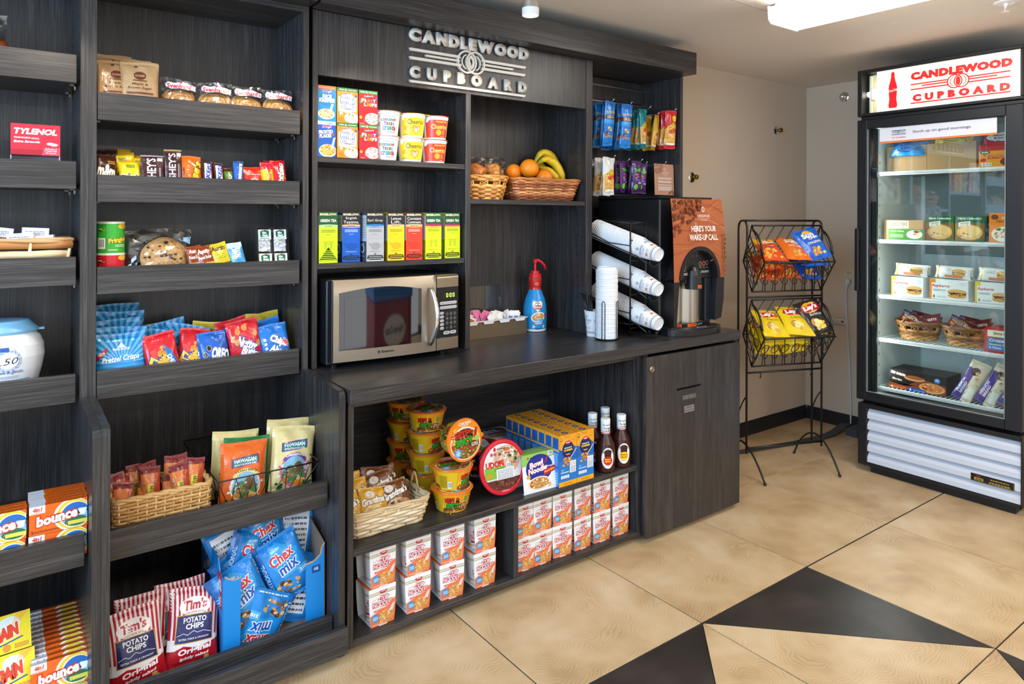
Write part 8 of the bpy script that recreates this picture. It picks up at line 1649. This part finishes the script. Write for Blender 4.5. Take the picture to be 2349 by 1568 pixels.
# door frame
dx0, dx1 = FX-.005, FX+.055
dr = fb('door_frame', dx0, dx1, FY1-.048, FY1+.001, .368, 1.800)
fb('door_stile', dx0, dx1, FY0, FY0+.066, .368, 1.800, BLACKM, .003, dr); fb('door_rail', dx0, dx1, FY0+.066, FY1-.048, 1.752, 1.800, BLACKM, .003, dr); fb('door_rail', dx0, dx1, FY0+.066, FY1-.048, .368, .412, BLACKM, .003, dr)
GASK = mat('pale_gasket', '#9aa0a0', .35, .4)
fb('glass_bead', FX+.0, FX+.006, FY1-.052, FY1-.048, .412, 1.752, GASK, .0005, dr); fb('glass_bead', FX+.0, FX+.006, FY0+.066, FY0+.070, .412, 1.752, GASK, .0005, dr); fb('glass_bead', FX+.0, FX+.006, FY0+.070, FY1-.052, .412, .416, GASK, .0005, dr)
fb('inner_gasket', FX+.045, FX+.060, FY1-.075, FY1-.050, .40, 1.76, mat('black_gasket', '#17181a', .6), .001, dr)
fb('glass_pane', FX+.010, FX+.016, FY0+.066, FY1-.048, .412, 1.752, GLASS, .0005, dr)
fb('handle', FX-.038, FX-.022, FY1-.022, FY1-.002, .925, 1.245, BLACK, .004, dr); fb('handle_mount', FX-.024, FX-.004, FY1-.020, FY1-.004, .95, .99, BLACK, .002, dr); fb('handle_mount', FX-.024, FX-.004, FY1-.020, FY1-.004, 1.18, 1.22, BLACK, .002, dr)
A = Art(.513, .076); A.rect(0, 0, .513, .076, '#e2e2e8'); A.rect(0, 0, .513, .009, '#e8814a')
def brand(A, x, y, w, c, extra=None):
    k = w/.54; A.text('CANDLEWOOD', x+w/2, y+.17*k, w, .05*k, c, .085, 0, 0, 0, None, 0, 2, 1.12)
    A.text('CUPBOARD', x+w/2, y+.035*k, w*.96, .046*k, c, .085, 0, 0, 0, None, 0, 2, 1.75)
    for x0, x1, z in ((0, .215, .116), (.065, .212, .102), (0, .215, .085), (.315, .53, .116), (.318, .465, .102), (.315, .53, .085)): A.rect(x+x0*k, y+z*k, x+x1*k, y+(z+.008)*k, c)
    A.rect(x, y, x+.53*k, y+.008*k, c); A.ring(x+.247*k, y+.105*k, .042*k, .042*k, .007*k, c, 24); A.ring(x+.283*k, y+.105*k, .042*k, .042*k, .007*k, c, 24); A.ell(x+.265*k, y+.105*k, .013*k, .027*k, c, 14); A.ring(x+.25*k, y+.105*k, .029*k, .029*k, .004*k, c, 12, 110, 250); A.ring(x+.28*k, y+.105*k, .029*k, .029*k, .004*k, c, 12, -70, 70)
brand(A, .058, .036, .068, '#24406c'); A.text('for breakfast', .093, .024, .066, .008, '#d9744a', .03, .2); A.text('Stock up on good mornings.', .285, .044, .255, .0165, '#6a5a66', .015)
mb = MB(); mb.box(FX+.0085, FX+.0095, FY1-.107-.513, FY1-.107, 1.674, 1.750, H('#e2e2e8')); A.emit(mb, lambda u, v, l: (FX+.0085-l, FY1-.107-u, 1.674+v)); mb.build('window_strip', PAPER, dr)
# lit sign box
sg = fb('sign_frame', FX-.005, FX+.08, FY1-.022, FY1+.001, 1.818, FT)
fb('sign_frame_top', FX-.005, FX+.08, FY0, FY1-.022, FT-.018, FT, BLACKM, .003, sg); fb('sign_frame_bottom', FX-.005, FX+.08, FY0, FY1-.022, 1.818, 1.833, BLACKM, .003, sg); fb('sign_frame_end', FX-.005, FX+.08, FY0, FY0+.012, 1.833, FT-.018, BLACKM, .003, sg); fb('sign_back', FX+.07, FX+.08, FY0+.012, FY1-.022, 1.833, FT-.018, mat('sign_box_cream', '#d8d3b4', .5), .001, sg)
fb('rain_rail', FX+.01, FX+.08, FY0, FY1-.012, 1.8005, 1.8175, BLACKM, .002, sg)
W_ = .615; A = Art(W_, .203)
def signcol(): A.rect(0, 0, W_, .203, '#e8dfcb')
signcol()
P = [(0, 0), (.018, .0), (.0215, .012), (.019, .03), (.017, .045), (.0195, .07), (.021, .095), (.019, .112), (.012, .135), (.0085, .155), (.0085, .170), (.007, .172), (.007, .178), (0, .178)]
bx_, by_ = .078, .012
A._p([[(bx_-a[0], by_+a[1]), (bx_+a[0], by_+a[1]), (bx_+b[0], by_+b[1]), (bx_-b[0], by_+b[1])] for a, b in zip(P[1:-2], P[2:-1])], '#e01c22'); A.text('Coca-Cola', bx_, by_+.088, .040, .012, '#f4ead8', .01, .25, 8)
brand(A, .162, .020, .425, '#e0231f')
mb = MB(); mb.box(FX+.004, FX+.006, FY0+.012, FY1-.022-.072+.0, 1.834, FT-.019, H('#e8dfcb')); A.emit(mb, lambda u, v, l: (FX+.004-l, FY1-.094-u, 1.834+v)); mb.build('sign_panel', BACKLIT, sg)
MB().tube([(FX+.045, FY1-.03, 1.935), (FX+.045, FY0+.02, 1.935)], .013, 10).build('fluorescent_tube', mat('sign_tube', (1, .93, .8), .4, emit=6.0), sg)
fb('lamp_holder', FX+.03, FX+.068, FY1-.060, FY1-.046, 1.905, 1.965, WHITEP, .003, sg); fb('sign_bracket', FX+.05, FX+.068, FY1-.045, FY1-.034, 1.84, 2.03, mat('cream_bracket', '#e4dfc4', .5), .001, sg)
# louvred base
bs = fb('base_frame', FX-.003, FX+.06, FY1-.052, FY1-.006, .035, .350)
fb('base_frame', FX-.003, FX+.06, FY0, FY0+.006, .035, .350, BLACKM, .003, bs); fb('base_rail', FX-.003, FX+.06, FY0+.006, FY1-.052, .328, .350, BLACKM, .003, bs); fb('base_rail', FX-.003, FX+.06, FY0+.006, FY1-.052, .035, .050, BLACKM, .003, bs); fb('kick_plate', FX+.022, FX+.04, FY0+.03, FY1-.06, .0, .035, BLACKM, .002, bs); fb('base_backing', FX+.05, FX+.058, FY0+.006, FY1-.052, .05, .328, WHITEP, .001, bs); fb('base_backing', FX+.04, FB-.05, FY0+.03, FY1-.06, .002, .062, BLACKM, .002, bs)
LOUV = mat('white_louvre', '#ccd2de', .4)
sh_ = (.328-.05)/5
for k in range(5):
    z = .05+k*sh_
    MB().prism([(FX+.002, z+.004), (FX+.002, z+.026), (FX+.030, z+sh_+.006), (FX+.034, z+sh_+.002), (FX+.008, z+.024), (FX+.008, z+.001)], 1, FY0+.006, FY1-.053).build('louvre', LOUV, bs)
A = Art(.17, .034); A.rect(0, 0, .17, .034, '#15130f'); A.rect(.002, .001, .168, .0018, '#b39a4a'); A.rect(.167, .001, .168, .033, '#b39a4a'); A.rect(.014, .006, .05, .018, '#b39a4a'); A.text('true', .032, .012, .026, .008, '#15130f', .05, .2); A.text('FREEZER', .115, .008, .082, .009, '#b39a4a', .02); A.fine(.078, .020, .15, .026, 1, '#b39a4a', .7); A.rect(.02, .022, .04, .029, '#8a2020')
A.emit(MB().box(FX+.0005, FX+.0015, 1.135, 1.305, .050+sh_+.0, .084+sh_, H('#15130f')), lambda u, v, l: (FX+.0005-l, 1.305-u, .05+sh_+v)).build('name_plate', PLASTIC, bs)
# shelves
def fshelf(z, x0=3.672):
    s = MB().cbox(x0, x0+.006, FY0+.06, FY1-.06, z-.010, z+.002, .001).build('wire_shelf', WHITEP, fg)
    MB().tube([(x0+.003, FY0+.06, z-.014), (x0+.003, FY1-.06, z-.014)], .003, 6).build('shelf_edge', WHITEP, s)
    mb = MB()
    for k in range(30): y = FY0+.066+k*(FY1-FY0-.132)/29; mb.tube([(x0+.004, y, z), (FB-.07, y, z)], .0016, 4)
    o = mb.build('shelf_wires', WHITEP, s); o['kind'] = 'stuff'
    for y in (FY0+.062, FY1-.062): MB().tube([(x0+.004, y, z-.006), (FB-.07, y, z-.006)], .003, 6).build('side_rail', WHITEP, s)
FZ = (1.533, 1.186, .902, .680, .430)
for z in FZ: fshelf(z)
fl_ = bpy.data.lights.new('freezer_lamp', 'AREA'); fl_.shape = 'RECTANGLE'; fl_.size = .02; fl_.size_y = 1.25; fl_.energy = 7; fl_.color = (.93, .97, 1.0); o = bpy.data.objects.new('freezer_lamp', fl_); COL.objects.link(o); o.parent = fg; o.location = (3.664-3.90, 1.762-1.467, 1.09); o.rotation_euler = (R(90), 0, R(150))
fb('lamp_tube', 3.648, 3.660, FY1-.060, FY1-.048+.0, .46, 1.72, WHITEP, .003)
# ---- freezer goods: cartons face -X
def fbox(name, y0, y1, z, h, x, d, base, draw, lb, cat, rot=0, flip=False):
    w = y0-y1; A = Art(w, h); draw(A, w, h)
    if flip:
        for k, (P, c, l) in enumerate(A.it): A.it[k] = ([[(w-p[0], h-p[1]) for p in q] for q in P], c, l)
    me = carton(name, w, d, h, base, A)
    return one(me, name, lb, cat, (x, (y0+y1)/2, z+.0022), (0, 0, R(-90+rot)))
def d_plain(A, w, h): A.rect(0, 0, w, h, '#a9855c'); A.line([(w*.5, 0), (w*.5, h)], .001, '#8a6a46')
def d_del(A, w, h): A.rect(0, 0, w, h, '#b08c5c'); A.rect(w*.0, h*.45, w*.88, h, '#4f8a3a'); A.ell(w*.22, h*.72, w*.2, h*.22, '#dfe3d8', 16); A.blobs(w*.2, h*.66, w*.13, h*.16, ('#d9a05a', '#8a4a2a', '#e8c88a'), 10, w*.05); A.rect(w*.36, h*.04, w*.9, h*.42, '#ddd6c0'); A.text('DELIGHTS', w*.63, h*.2, w*.46, h*.17, '#5a5246', .01); A.text('Jimmy Dean', w*.63, h*.36, w*.3, h*.06, '#3a342c', .03); A.text('English Muffin', w*.66, h*.56, w*.34, h*.08, '#f0ead2', .02); A.fine(w*.5, h*.72, w*.84, h*.9, 3, '#cfe0b8')
def d_pie(A, w, h): A.rect(0, 0, w, h, '#1d5a34'); A.rect(0, 0, w, h*.72, '#7a5a2c'); A.ell(w*.5, h*.36, w*.44, h*.3, '#d9a45a', 22); A.ell(w*.5, h*.40, w*.36, h*.22, '#e8bf7c', 20); A.blobs(w*.4, h*.24, w*.24, h*.1, ('#c9d0a0', '#e0c890', '#c87a3a'), 18, w*.05); A.text('Marie Callenders', w*.5, h*.90, w*.8, h*.08, '#e8eee2', .02, .25); A.poly([(w*.12, h*.56), (w*.52, h*.62), (w*.52, h*.80), (w*.12, h*.74)], '#efe7cf'); A.text('CHICKEN', w*.32, h*.71, w*.3, h*.055, '#3a2c1c', .03, 0, 6); A.text('POT PIE', w*.32, h*.63, w*.28, h*.05, '#3a2c1c', .01, 0, 6); A.rect(w*.7, h*.02, w*.98, h*.10, '#2a6a44')
def d_oc(A, w, h): A.rect(0, 0, w, h, '#e8801c'); A.ell(w*.24, h*.86, w*.16, h*.09, '#7a3a1c', 14); A.text('Oven', w*.7, h*.84, w*.34, h*.07, '#f6ead8', .02); A.text('Chicken', w*.6, h*.72, w*.6, h*.08, '#4a2410', .03); A.ell(w*.6, h*.28, w*.5, h*.26, '#e6e0d4', 20); A.blobs(w*.6, h*.3, w*.42, h*.2, ('#e0a05a', '#c85a2a', '#5c8a3a', '#f0d8a8'), 26, w*.09)
def d_ray(stripe):
    def f(A, w, h): A.rect(0, 0, w, h, '#e3e4e4'); A.rect(0, 0, w*.06, h, stripe); A.rect(0, h*.82, w*.16, h, stripe); A.text("Rayberns", w*.30, h*.66, w*.46, h*.18, '#c2283a', .02, .2); A.fine(w*.1, h*.42, w*.42, h*.52, 2, '#4a4a50'); A.text('8', w*.12, h*.14, w*.05, h*.14, '#3a3a40', .03); A.fine(w*.2, h*.1, w*.45, h*.18, 2, '#8a8a90'); A.ell(w*.72, h*.42, w*.25, h*.13, '#d9a860', 18); A.rect(w*.5, h*.28, w*.95, h*.38, '#5a3326'); A.ell(w*.72, h*.22, w*.24, h*.11, '#cf9a50', 18); A.blobs(w*.72, h*.32, w*.22, h*.06, ('#7a4a30', '#e6c03c', '#8a3a2a'), 14, w*.04); A.ell(w*.86, h*.8, w*.07, h*.1, '#d4d8e0', 14)
    return f
def d_croi(A, w, h): A.rect(0, 0, w, h, '#c2202c'); A.rect(w*.1, h*.1, w, h*.62, '#2f7ab8'); A.rect(w*.1, h*.66, w, h*.94, '#e8e0c4'); A.ell(w*.2, h*.8, w*.08, h*.1, '#f2eee0', 12); A.text('Jimmy Dean', w*.62, h*.8, w*.6, h*.13, '#2a2420', .03); A.text('Croissant', w*.52, h*.52, w*.72, h*.13, '#f2ecd8', .03); A.text('Sausage, Egg', w*.5, h*.34, w*.66, h*.09, '#dfe8f0', .03); A.text('& Cheese', w*.38, h*.22, w*.44, h*.09, '#dfe8f0', .03)
def d_piz(A, w, h): A.rect(0, 0, w, h, '#1c1614'); A.fan([(w*.3, h*.2), (w*.6, h*.7), (w, h*.5), (w, 0), (0, 0), (0, h*.3)], '#7a3a20'); A.text('RED BARON', w*.17, h*.80, w*.26, h*.15, '#f0e8e0', .05, 0, -8, out='#a81c24', ow=.06); A.text('Singles', w*.15, h*.48, w*.18, h*.14, '#e6d8b8', .03, .2, -6); A.ell(w*.46, h*.66, w*.18, h*.14, '#c8905a', 20); A.ell(w*.46, h*.70, w*.16, h*.09, '#9a4a2a', 18); A.ell(w*.76, h*.30, w*.22, h*.26, '#d9a460', 22); A.ell(w*.76, h*.32, w*.19, h*.21, '#cf7a3a', 20); A.blobs(w*.76, h*.32, w*.16, h*.17, ('#a82a20', '#e8c070', '#c0392b'), 22, w*.024); A.ell(w*.85, h*.74, w*.055, h*.15, '#1f6ab0', 16); A.text('12', w*.85, h*.76, w*.05, h*.12, '#f0f4f8', .04); A.rect(0, 0, w*.32, h*.14, '#b8562a'); A.text('6', w*.06, h*.07, w*.03, h*.1, '#f6efe6', .05); A.rect(w*.34, 0, w*.66, h*.15, '#1d56b0'); A.text('6', w*.39, h*.075, w*.03, h*.11, '#f6f6fa', .05); A.fine(w*.44, h*.04, w*.64, h*.1, 1, '#9ac0e8')
def d_bur(A, w, h): A.rect(0, 0, w, h, '#e8961e'); A.rect(0, h*.72, w, h, '#b82a2a'); A.ell(w*.2, h*.66, w*.16, h*.09, '#1c5a2c', 14); A.text('DON', w*.2, h*.66, w*.2, h*.08, '#f2f0e6', .03); A.text('SHREDDED', w*.5, h*.5, w*.7, h*.09, '#b81f24', .04, out='#f4e2a0', ow=.04); A.text('BURRITOS', w*.58, h*.4, w*.6, h*.08, '#b81f24', .04); A.ell(w*.15, h*.32, w*.1, h*.08, '#c8202c', 12); barcode(A, w*.08, h*.06, w*.4, h*.2); A.ell(w*.85, h*.22, w*.18, h*.16, '#7a2c1c', 14)
fbox('brown_carton', 1.752, 1.560, FZ[0], .130, 3.735, .22, '#9a7650', d_plain, 'plain brown carton at the left of the top freezer shelf', 'carton'); fbox('brown_carton', 1.550, 1.335, FZ[0], .130, 3.715, .24, '#a9855c', d_plain, 'plain tan carton in the middle of the top freezer shelf', 'carton'); fbox('burrito_box', 1.318, 1.190, FZ[0], .105, 3.700, .2, '#e8961e', d_bur, 'orange and red burrito box at the right of the top freezer shelf', 'frozen food')
def tub(y, z, col, lab, lb, seed):
    A = Art(.17, .085); A.rect(0, 0, .17, .085, col); A.ell(.085, .045, .07, .030, '#1c1a14', 24); A.ell(.085, .045, .066, .027, lab, 24); A.text('BREAKFAST' if lab != '#2f6ab0' else 'BURRITO', .085, .052, .07, .012, '#3a1c0c', .03); A.text('BURRITO', .085, .036, .06, .012, '#3a1c0c', .03); A.fine(.06, .024, .11, .028, 1, '#3a1c0c')
    one(bag('burrito_pack', .17, .085, .05, col, A, seed, .06), 'burrito_pack', lb, 'frozen food', (3.722, y, z), (R(-34), 0, R(-90)))
tub(1.650, FZ[0]+.080, '#1f7fc4', '#2f6ab0', 'blue wrapped burrito leaning on the left brown carton', 501); tub(1.448, FZ[0]+.085, '#e6b81e', '#d8c81e', 'yellow wrapped burrito leaning on the tan carton', 502); tub(1.235, FZ[0]+.095, '#d8405c', '#e6dfe2', 'pink wrapped burrito on top of the burrito box', 503)
fbox('muffin_carton', 1.750, 1.560, FZ[1], .100, 3.700, .2, '#b08c5c', d_del, 'tan and green breakfast carton stored upside down', 'frozen food', 0, True); fbox('pot_pie_box', 1.556, 1.430, FZ[1], .122, 3.72, .12, '#1d5a34', d_pie, 'green pot pie box, left of two', 'frozen food'); fbox('pot_pie_box', 1.425, 1.300, FZ[1], .122, 3.72, .12, '#1d5a34', d_pie, 'green pot pie box, right of two', 'frozen food'); fbox('chicken_box', 1.280, 1.185, FZ[1], .135, 3.715, .12, '#e8801c', d_oc, 'orange chicken dinner box at the right of its shelf', 'frozen food')
for (ya, yb, st, lb) in ((1.712, 1.560, '#e0932c', 'left white and orange sandwich box'), (1.530, 1.360, '#e0862c', 'middle white and orange sandwich box'), (1.332, 1.185, '#e0c02c', 'right white and yellow sandwich box')):
    fbox('sandwich_box', ya, yb, FZ[2], .098, 3.700, .15, '#dfe0e0', d_ray(st), lb+' in the freezer', 'frozen food')
    A = Art(.16, .06); A.rect(0, 0, .16, .06, '#e4e4e2'); A.rect(.012, 0, .02, .06, st); A.fine(.026, .034, .08, .048, 3, '#6a6a70'); A.ell(.115, .036, .032, .012, '#d9a860', 16); A.rect(.088, .024, .142, .030, '#5a3326'); A.ell(.115, .02, .03, .009, '#cf9a50', 14); A.rect(.05, .004, .13, .016, '#e08a5c')
    one(bag('wrapped_sandwich', .16, .06, .05, '#dfdfdc', A, 510+int(ya*10), .05), 'wrapped_sandwich', 'wrapped sandwich lying on the '+lb, 'sandwich', (3.728, (ya+yb)/2-.006, FZ[2]+.104), (R(-10), R(2), R(-92))); one(bag('wrapped_sandwich', .15, .05, .05, '#dfdfdc', A, 520+int(ya*10), .05), 'wrapped_sandwich', 'wrapped sandwich behind the top of the '+lb, 'sandwich', (3.790, (ya+yb)/2, FZ[2]+.102), (R(-8), R(-3), R(-88)))
def fbask(y, lb, seed, lb2):
    r = thing('freezer_basket', lb, 'basket', (3.800, y, FZ[3]+.003), (0, 0, R(-90))); woven(r, 'ell', (.080, .062), (.108, .086), .088, 10, 20, ('#a8743c', '#8e5e2c', '#b98848', '#7a4e24'), .0026, .0042, 1.6, '#8a5e30', (.56, .82), .004); cords(r, [(-.045+.09*i/12, -.088+.01*math.sin(PI*i/12), .088+.034*math.sin(PI*i/12)) for i in range(13)], .0024, '#8a7048')
    def hp(A, w, h): A.rect(0, 0, w, h, '#6f1c20'); A.text('HOT POCKETS', w*.55, h*.5, w*.72, h*.2, '#e8ddd4', .03, 0, 0); A.blobs(w*.2, h*.4, w*.14, h*.25, ('#b8562c', '#d99a4a'), 8, w*.05); A.rect(w*.02, h*.7, w*.2, h*.84, '#2f7ab8')
    for k, (dx, dy, dz, ry, rz) in enumerate(((-.02, .02, .062, 24, -80), (.02, -.03, .060, -18, -100), (.05, .0, .066, 8, -92))):
        candy('stuffed_sandwich_pack', .150, .066, .03, '#6f1c20', hp, 3.800+dx, y+dy, 'maroon stuffed sandwich pack, %s in the %s' % (('front', 'second', 'rear')[k], lb2), (-26, ry, rz), seed+k, .05, z=FZ[3]+dz, cat='frozen food')
fbask(1.622, 'round brown wicker basket at the left of the freezer shelf', 530, 'left freezer basket'); fbask(1.398, 'round brown wicker basket at the middle of the freezer shelf', 540, 'middle freezer basket')
fbox('croissant_box', 1.288, 1.175, FZ[3], .110, 3.690, .15, '#c2202c', d_croi, 'red and blue breakfast croissant box', 'frozen food'); fbox('pizza_box', 1.725, 1.455, FZ[4], .094, 3.705, .17, '#1c1614', d_piz, 'black and red frozen pizza box on the freezer floor shelf', 'frozen food')
def fbr(A, w, h): A.rect(0, 0, w, h, '#d4c8b0'); A.rect(0, 0, w*.5, h*.8, '#4a3a8a'); A.text('FRENCH', w*.18, h*.34, h*.34, w*.14, '#e4e0ee', .02, 0, 90); A.text('BREAD', w*.36, h*.30, h*.28, w*.14, '#e4e0ee', .02, 0, 90); A.ell(w*.5, h*.74, w*.24, h*.1, '#1c1a22', 14); A.blobs(w*.72, h*.45, w*.2, h*.36, ('#c9a468', '#e2d0aa', '#b8863f'), 18, w*.09); A.rect(w*.58, h*.1, w*.95, h*.36, '#e6e2d8')
for k, (y, ry) in enumerate(((1.395, 22), (1.300, 24), (1.210, 26))): candy('bread_pack', .085, .205, .04, '#cfc2a8', fbr, 3.700+.004*k, y, ('left', 'middle', 'right')[k]+' purple and cream french bread pack leaning in the freezer', (-20, ry, -90), 550+k, .05, z=FZ[4]+.004, cat='bread')
# ================================================================== WALL FITTINGS
def knob(p, axis, lb):
    r = thing('wall_knob', lb, 'wall knob', p, (R(90), 0, 0) if axis == 'y' else (0, R(-90), 0), 'small metal wall fittings')
    put(MB().lathe([(.030, 0), (.0295, .002), (.022, .006), (.012, .008)], 28).mesh('rosette', CHROME), 'rosette', r); put(MB().lathe([(.008, .007), (.0075, .018), (.012, .022), (.0145, .030), (.012, .038), (.004, .041)], 20).mesh('knob', BRASS if axis == 'y' else CHROME), 'knob', r)
knob((3.10, YW-.0005, 1.520), 'y', 'brass knob on a chrome rosette beside the coffee machine'); knob((3.912, YW-.0005, 1.840), 'y', 'brass knob on a chrome rosette higher up near the corner'); knob((XW-.0005, 2.254, 2.051), 'x', 'chrome fitting high on the wall beside the freezer sign')
ol = thing('wall_outlet', 'cream wall outlet with a white plug beside the freezer', 'outlet', (XW, 2.214, .93)); fbp = lambda n, x0, x1, y0, y1, z0, z1, m: MB().cbox(x0, x1, y0, y1, z0, z1, .001).build(n, m, ol)
CREAM = mat('cream_plate', '#c9bda4', .45); fbp('plate', XW-.006, XW-.0005, 2.179, 2.249, .873, .987, CREAM)
for z in (.955, .905):
    s_ = fbp('socket', XW-.008, XW-.006, 2.197, 2.231, z-.016, z+.016, CREAM)
    for y in (2.207, 2.221): fbp('slot', XW-.0085, XW-.008, y-.0012, y+.0012, z-.002, z+.009, MATS['dark_hole'])
cbl = thing('power_cord', 'white freezer power cord hanging down the wall to the floor', 'cord', (XW-.02, 2.22, 0)); CW = mat('white_cord', '#cfcdca', .5)
MB().cbox(XW-.040, XW-.009, 2.198, 2.230, .888, .922, .005).build('plug', CW, cbl)
MB().tube([(XW-.034, 2.214, .890), (XW-.030, 2.224, .84), (XW-.014, 2.228, .70), (XW-.010, 2.216, .5), (XW-.010, 2.206, .3), (XW-.012, 2.200, .12), (XW-.02, 2.196, .035)], .0055, 8).build('cord', CW, cbl)
mb = MB(); mb.box(XW-.0235, XW-.0225, 2.232, 2.325, .640, .668, H('#d4d4d2')); A = Art(.09, .028); A.fine(.004, .004, .06, .024, 5, '#6a6a6e', .5); A.rect(.064, .006, .085, .022, '#b8504a'); A.emit(mb, lambda u, v, l: (XW-.0235-l, 2.323-u, .64+v)); mb.build('cord_tag', PAPER, cbl)
mb = MB(); P = [(3.30, 2.345, .004), (3.5, 2.30, .004), (3.72, 2.245, .005), (3.95, 2.205, .010), (4.06, 2.200, .020), (4.15, 2.205, .038), (4.205, 2.208, .040)]
for (a, b_) in zip(P[:-1], P[1:]):
    d = Vector((b_[0]-a[0], b_[1]-a[1], 0)).normalized(); nn = Vector((-d.y, d.x, 0))*.026
    mb.add([(a[0]-nn.x, a[1]-nn.y, a[2]), (a[0]+nn.x, a[1]+nn.y, a[2]), (b_[0]+nn.x, b_[1]+nn.y, b_[2]), (b_[0]-nn.x, b_[1]-nn.y, b_[2]), (a[0]-nn.x, a[1]-nn.y, a[2]-.0035), (a[0]+nn.x, a[1]+nn.y, a[2]-.0035), (b_[0]+nn.x, b_[1]+nn.y, b_[2]-.0035), (b_[0]-nn.x, b_[1]-nn.y, b_[2]-.0035)], [(0, 1, 2, 3), (7, 6, 5, 4), (0, 3, 7, 4), (1, 5, 6, 2)])
tag(mb.build('rubber_strip', mat('grey_rubber', '#3c3d42', .6)), 'loose dark grey rubber base strip lying across the floor behind the rack', 'rubber strip')
o = MB().cbox(4.09, 4.235, 2.085, 2.155, .0005, .045, .002).build('rubber_block', MATS['grey_rubber']); tag(o, 'flat dark grey rubber block on the floor beside the freezer', 'rubber block')
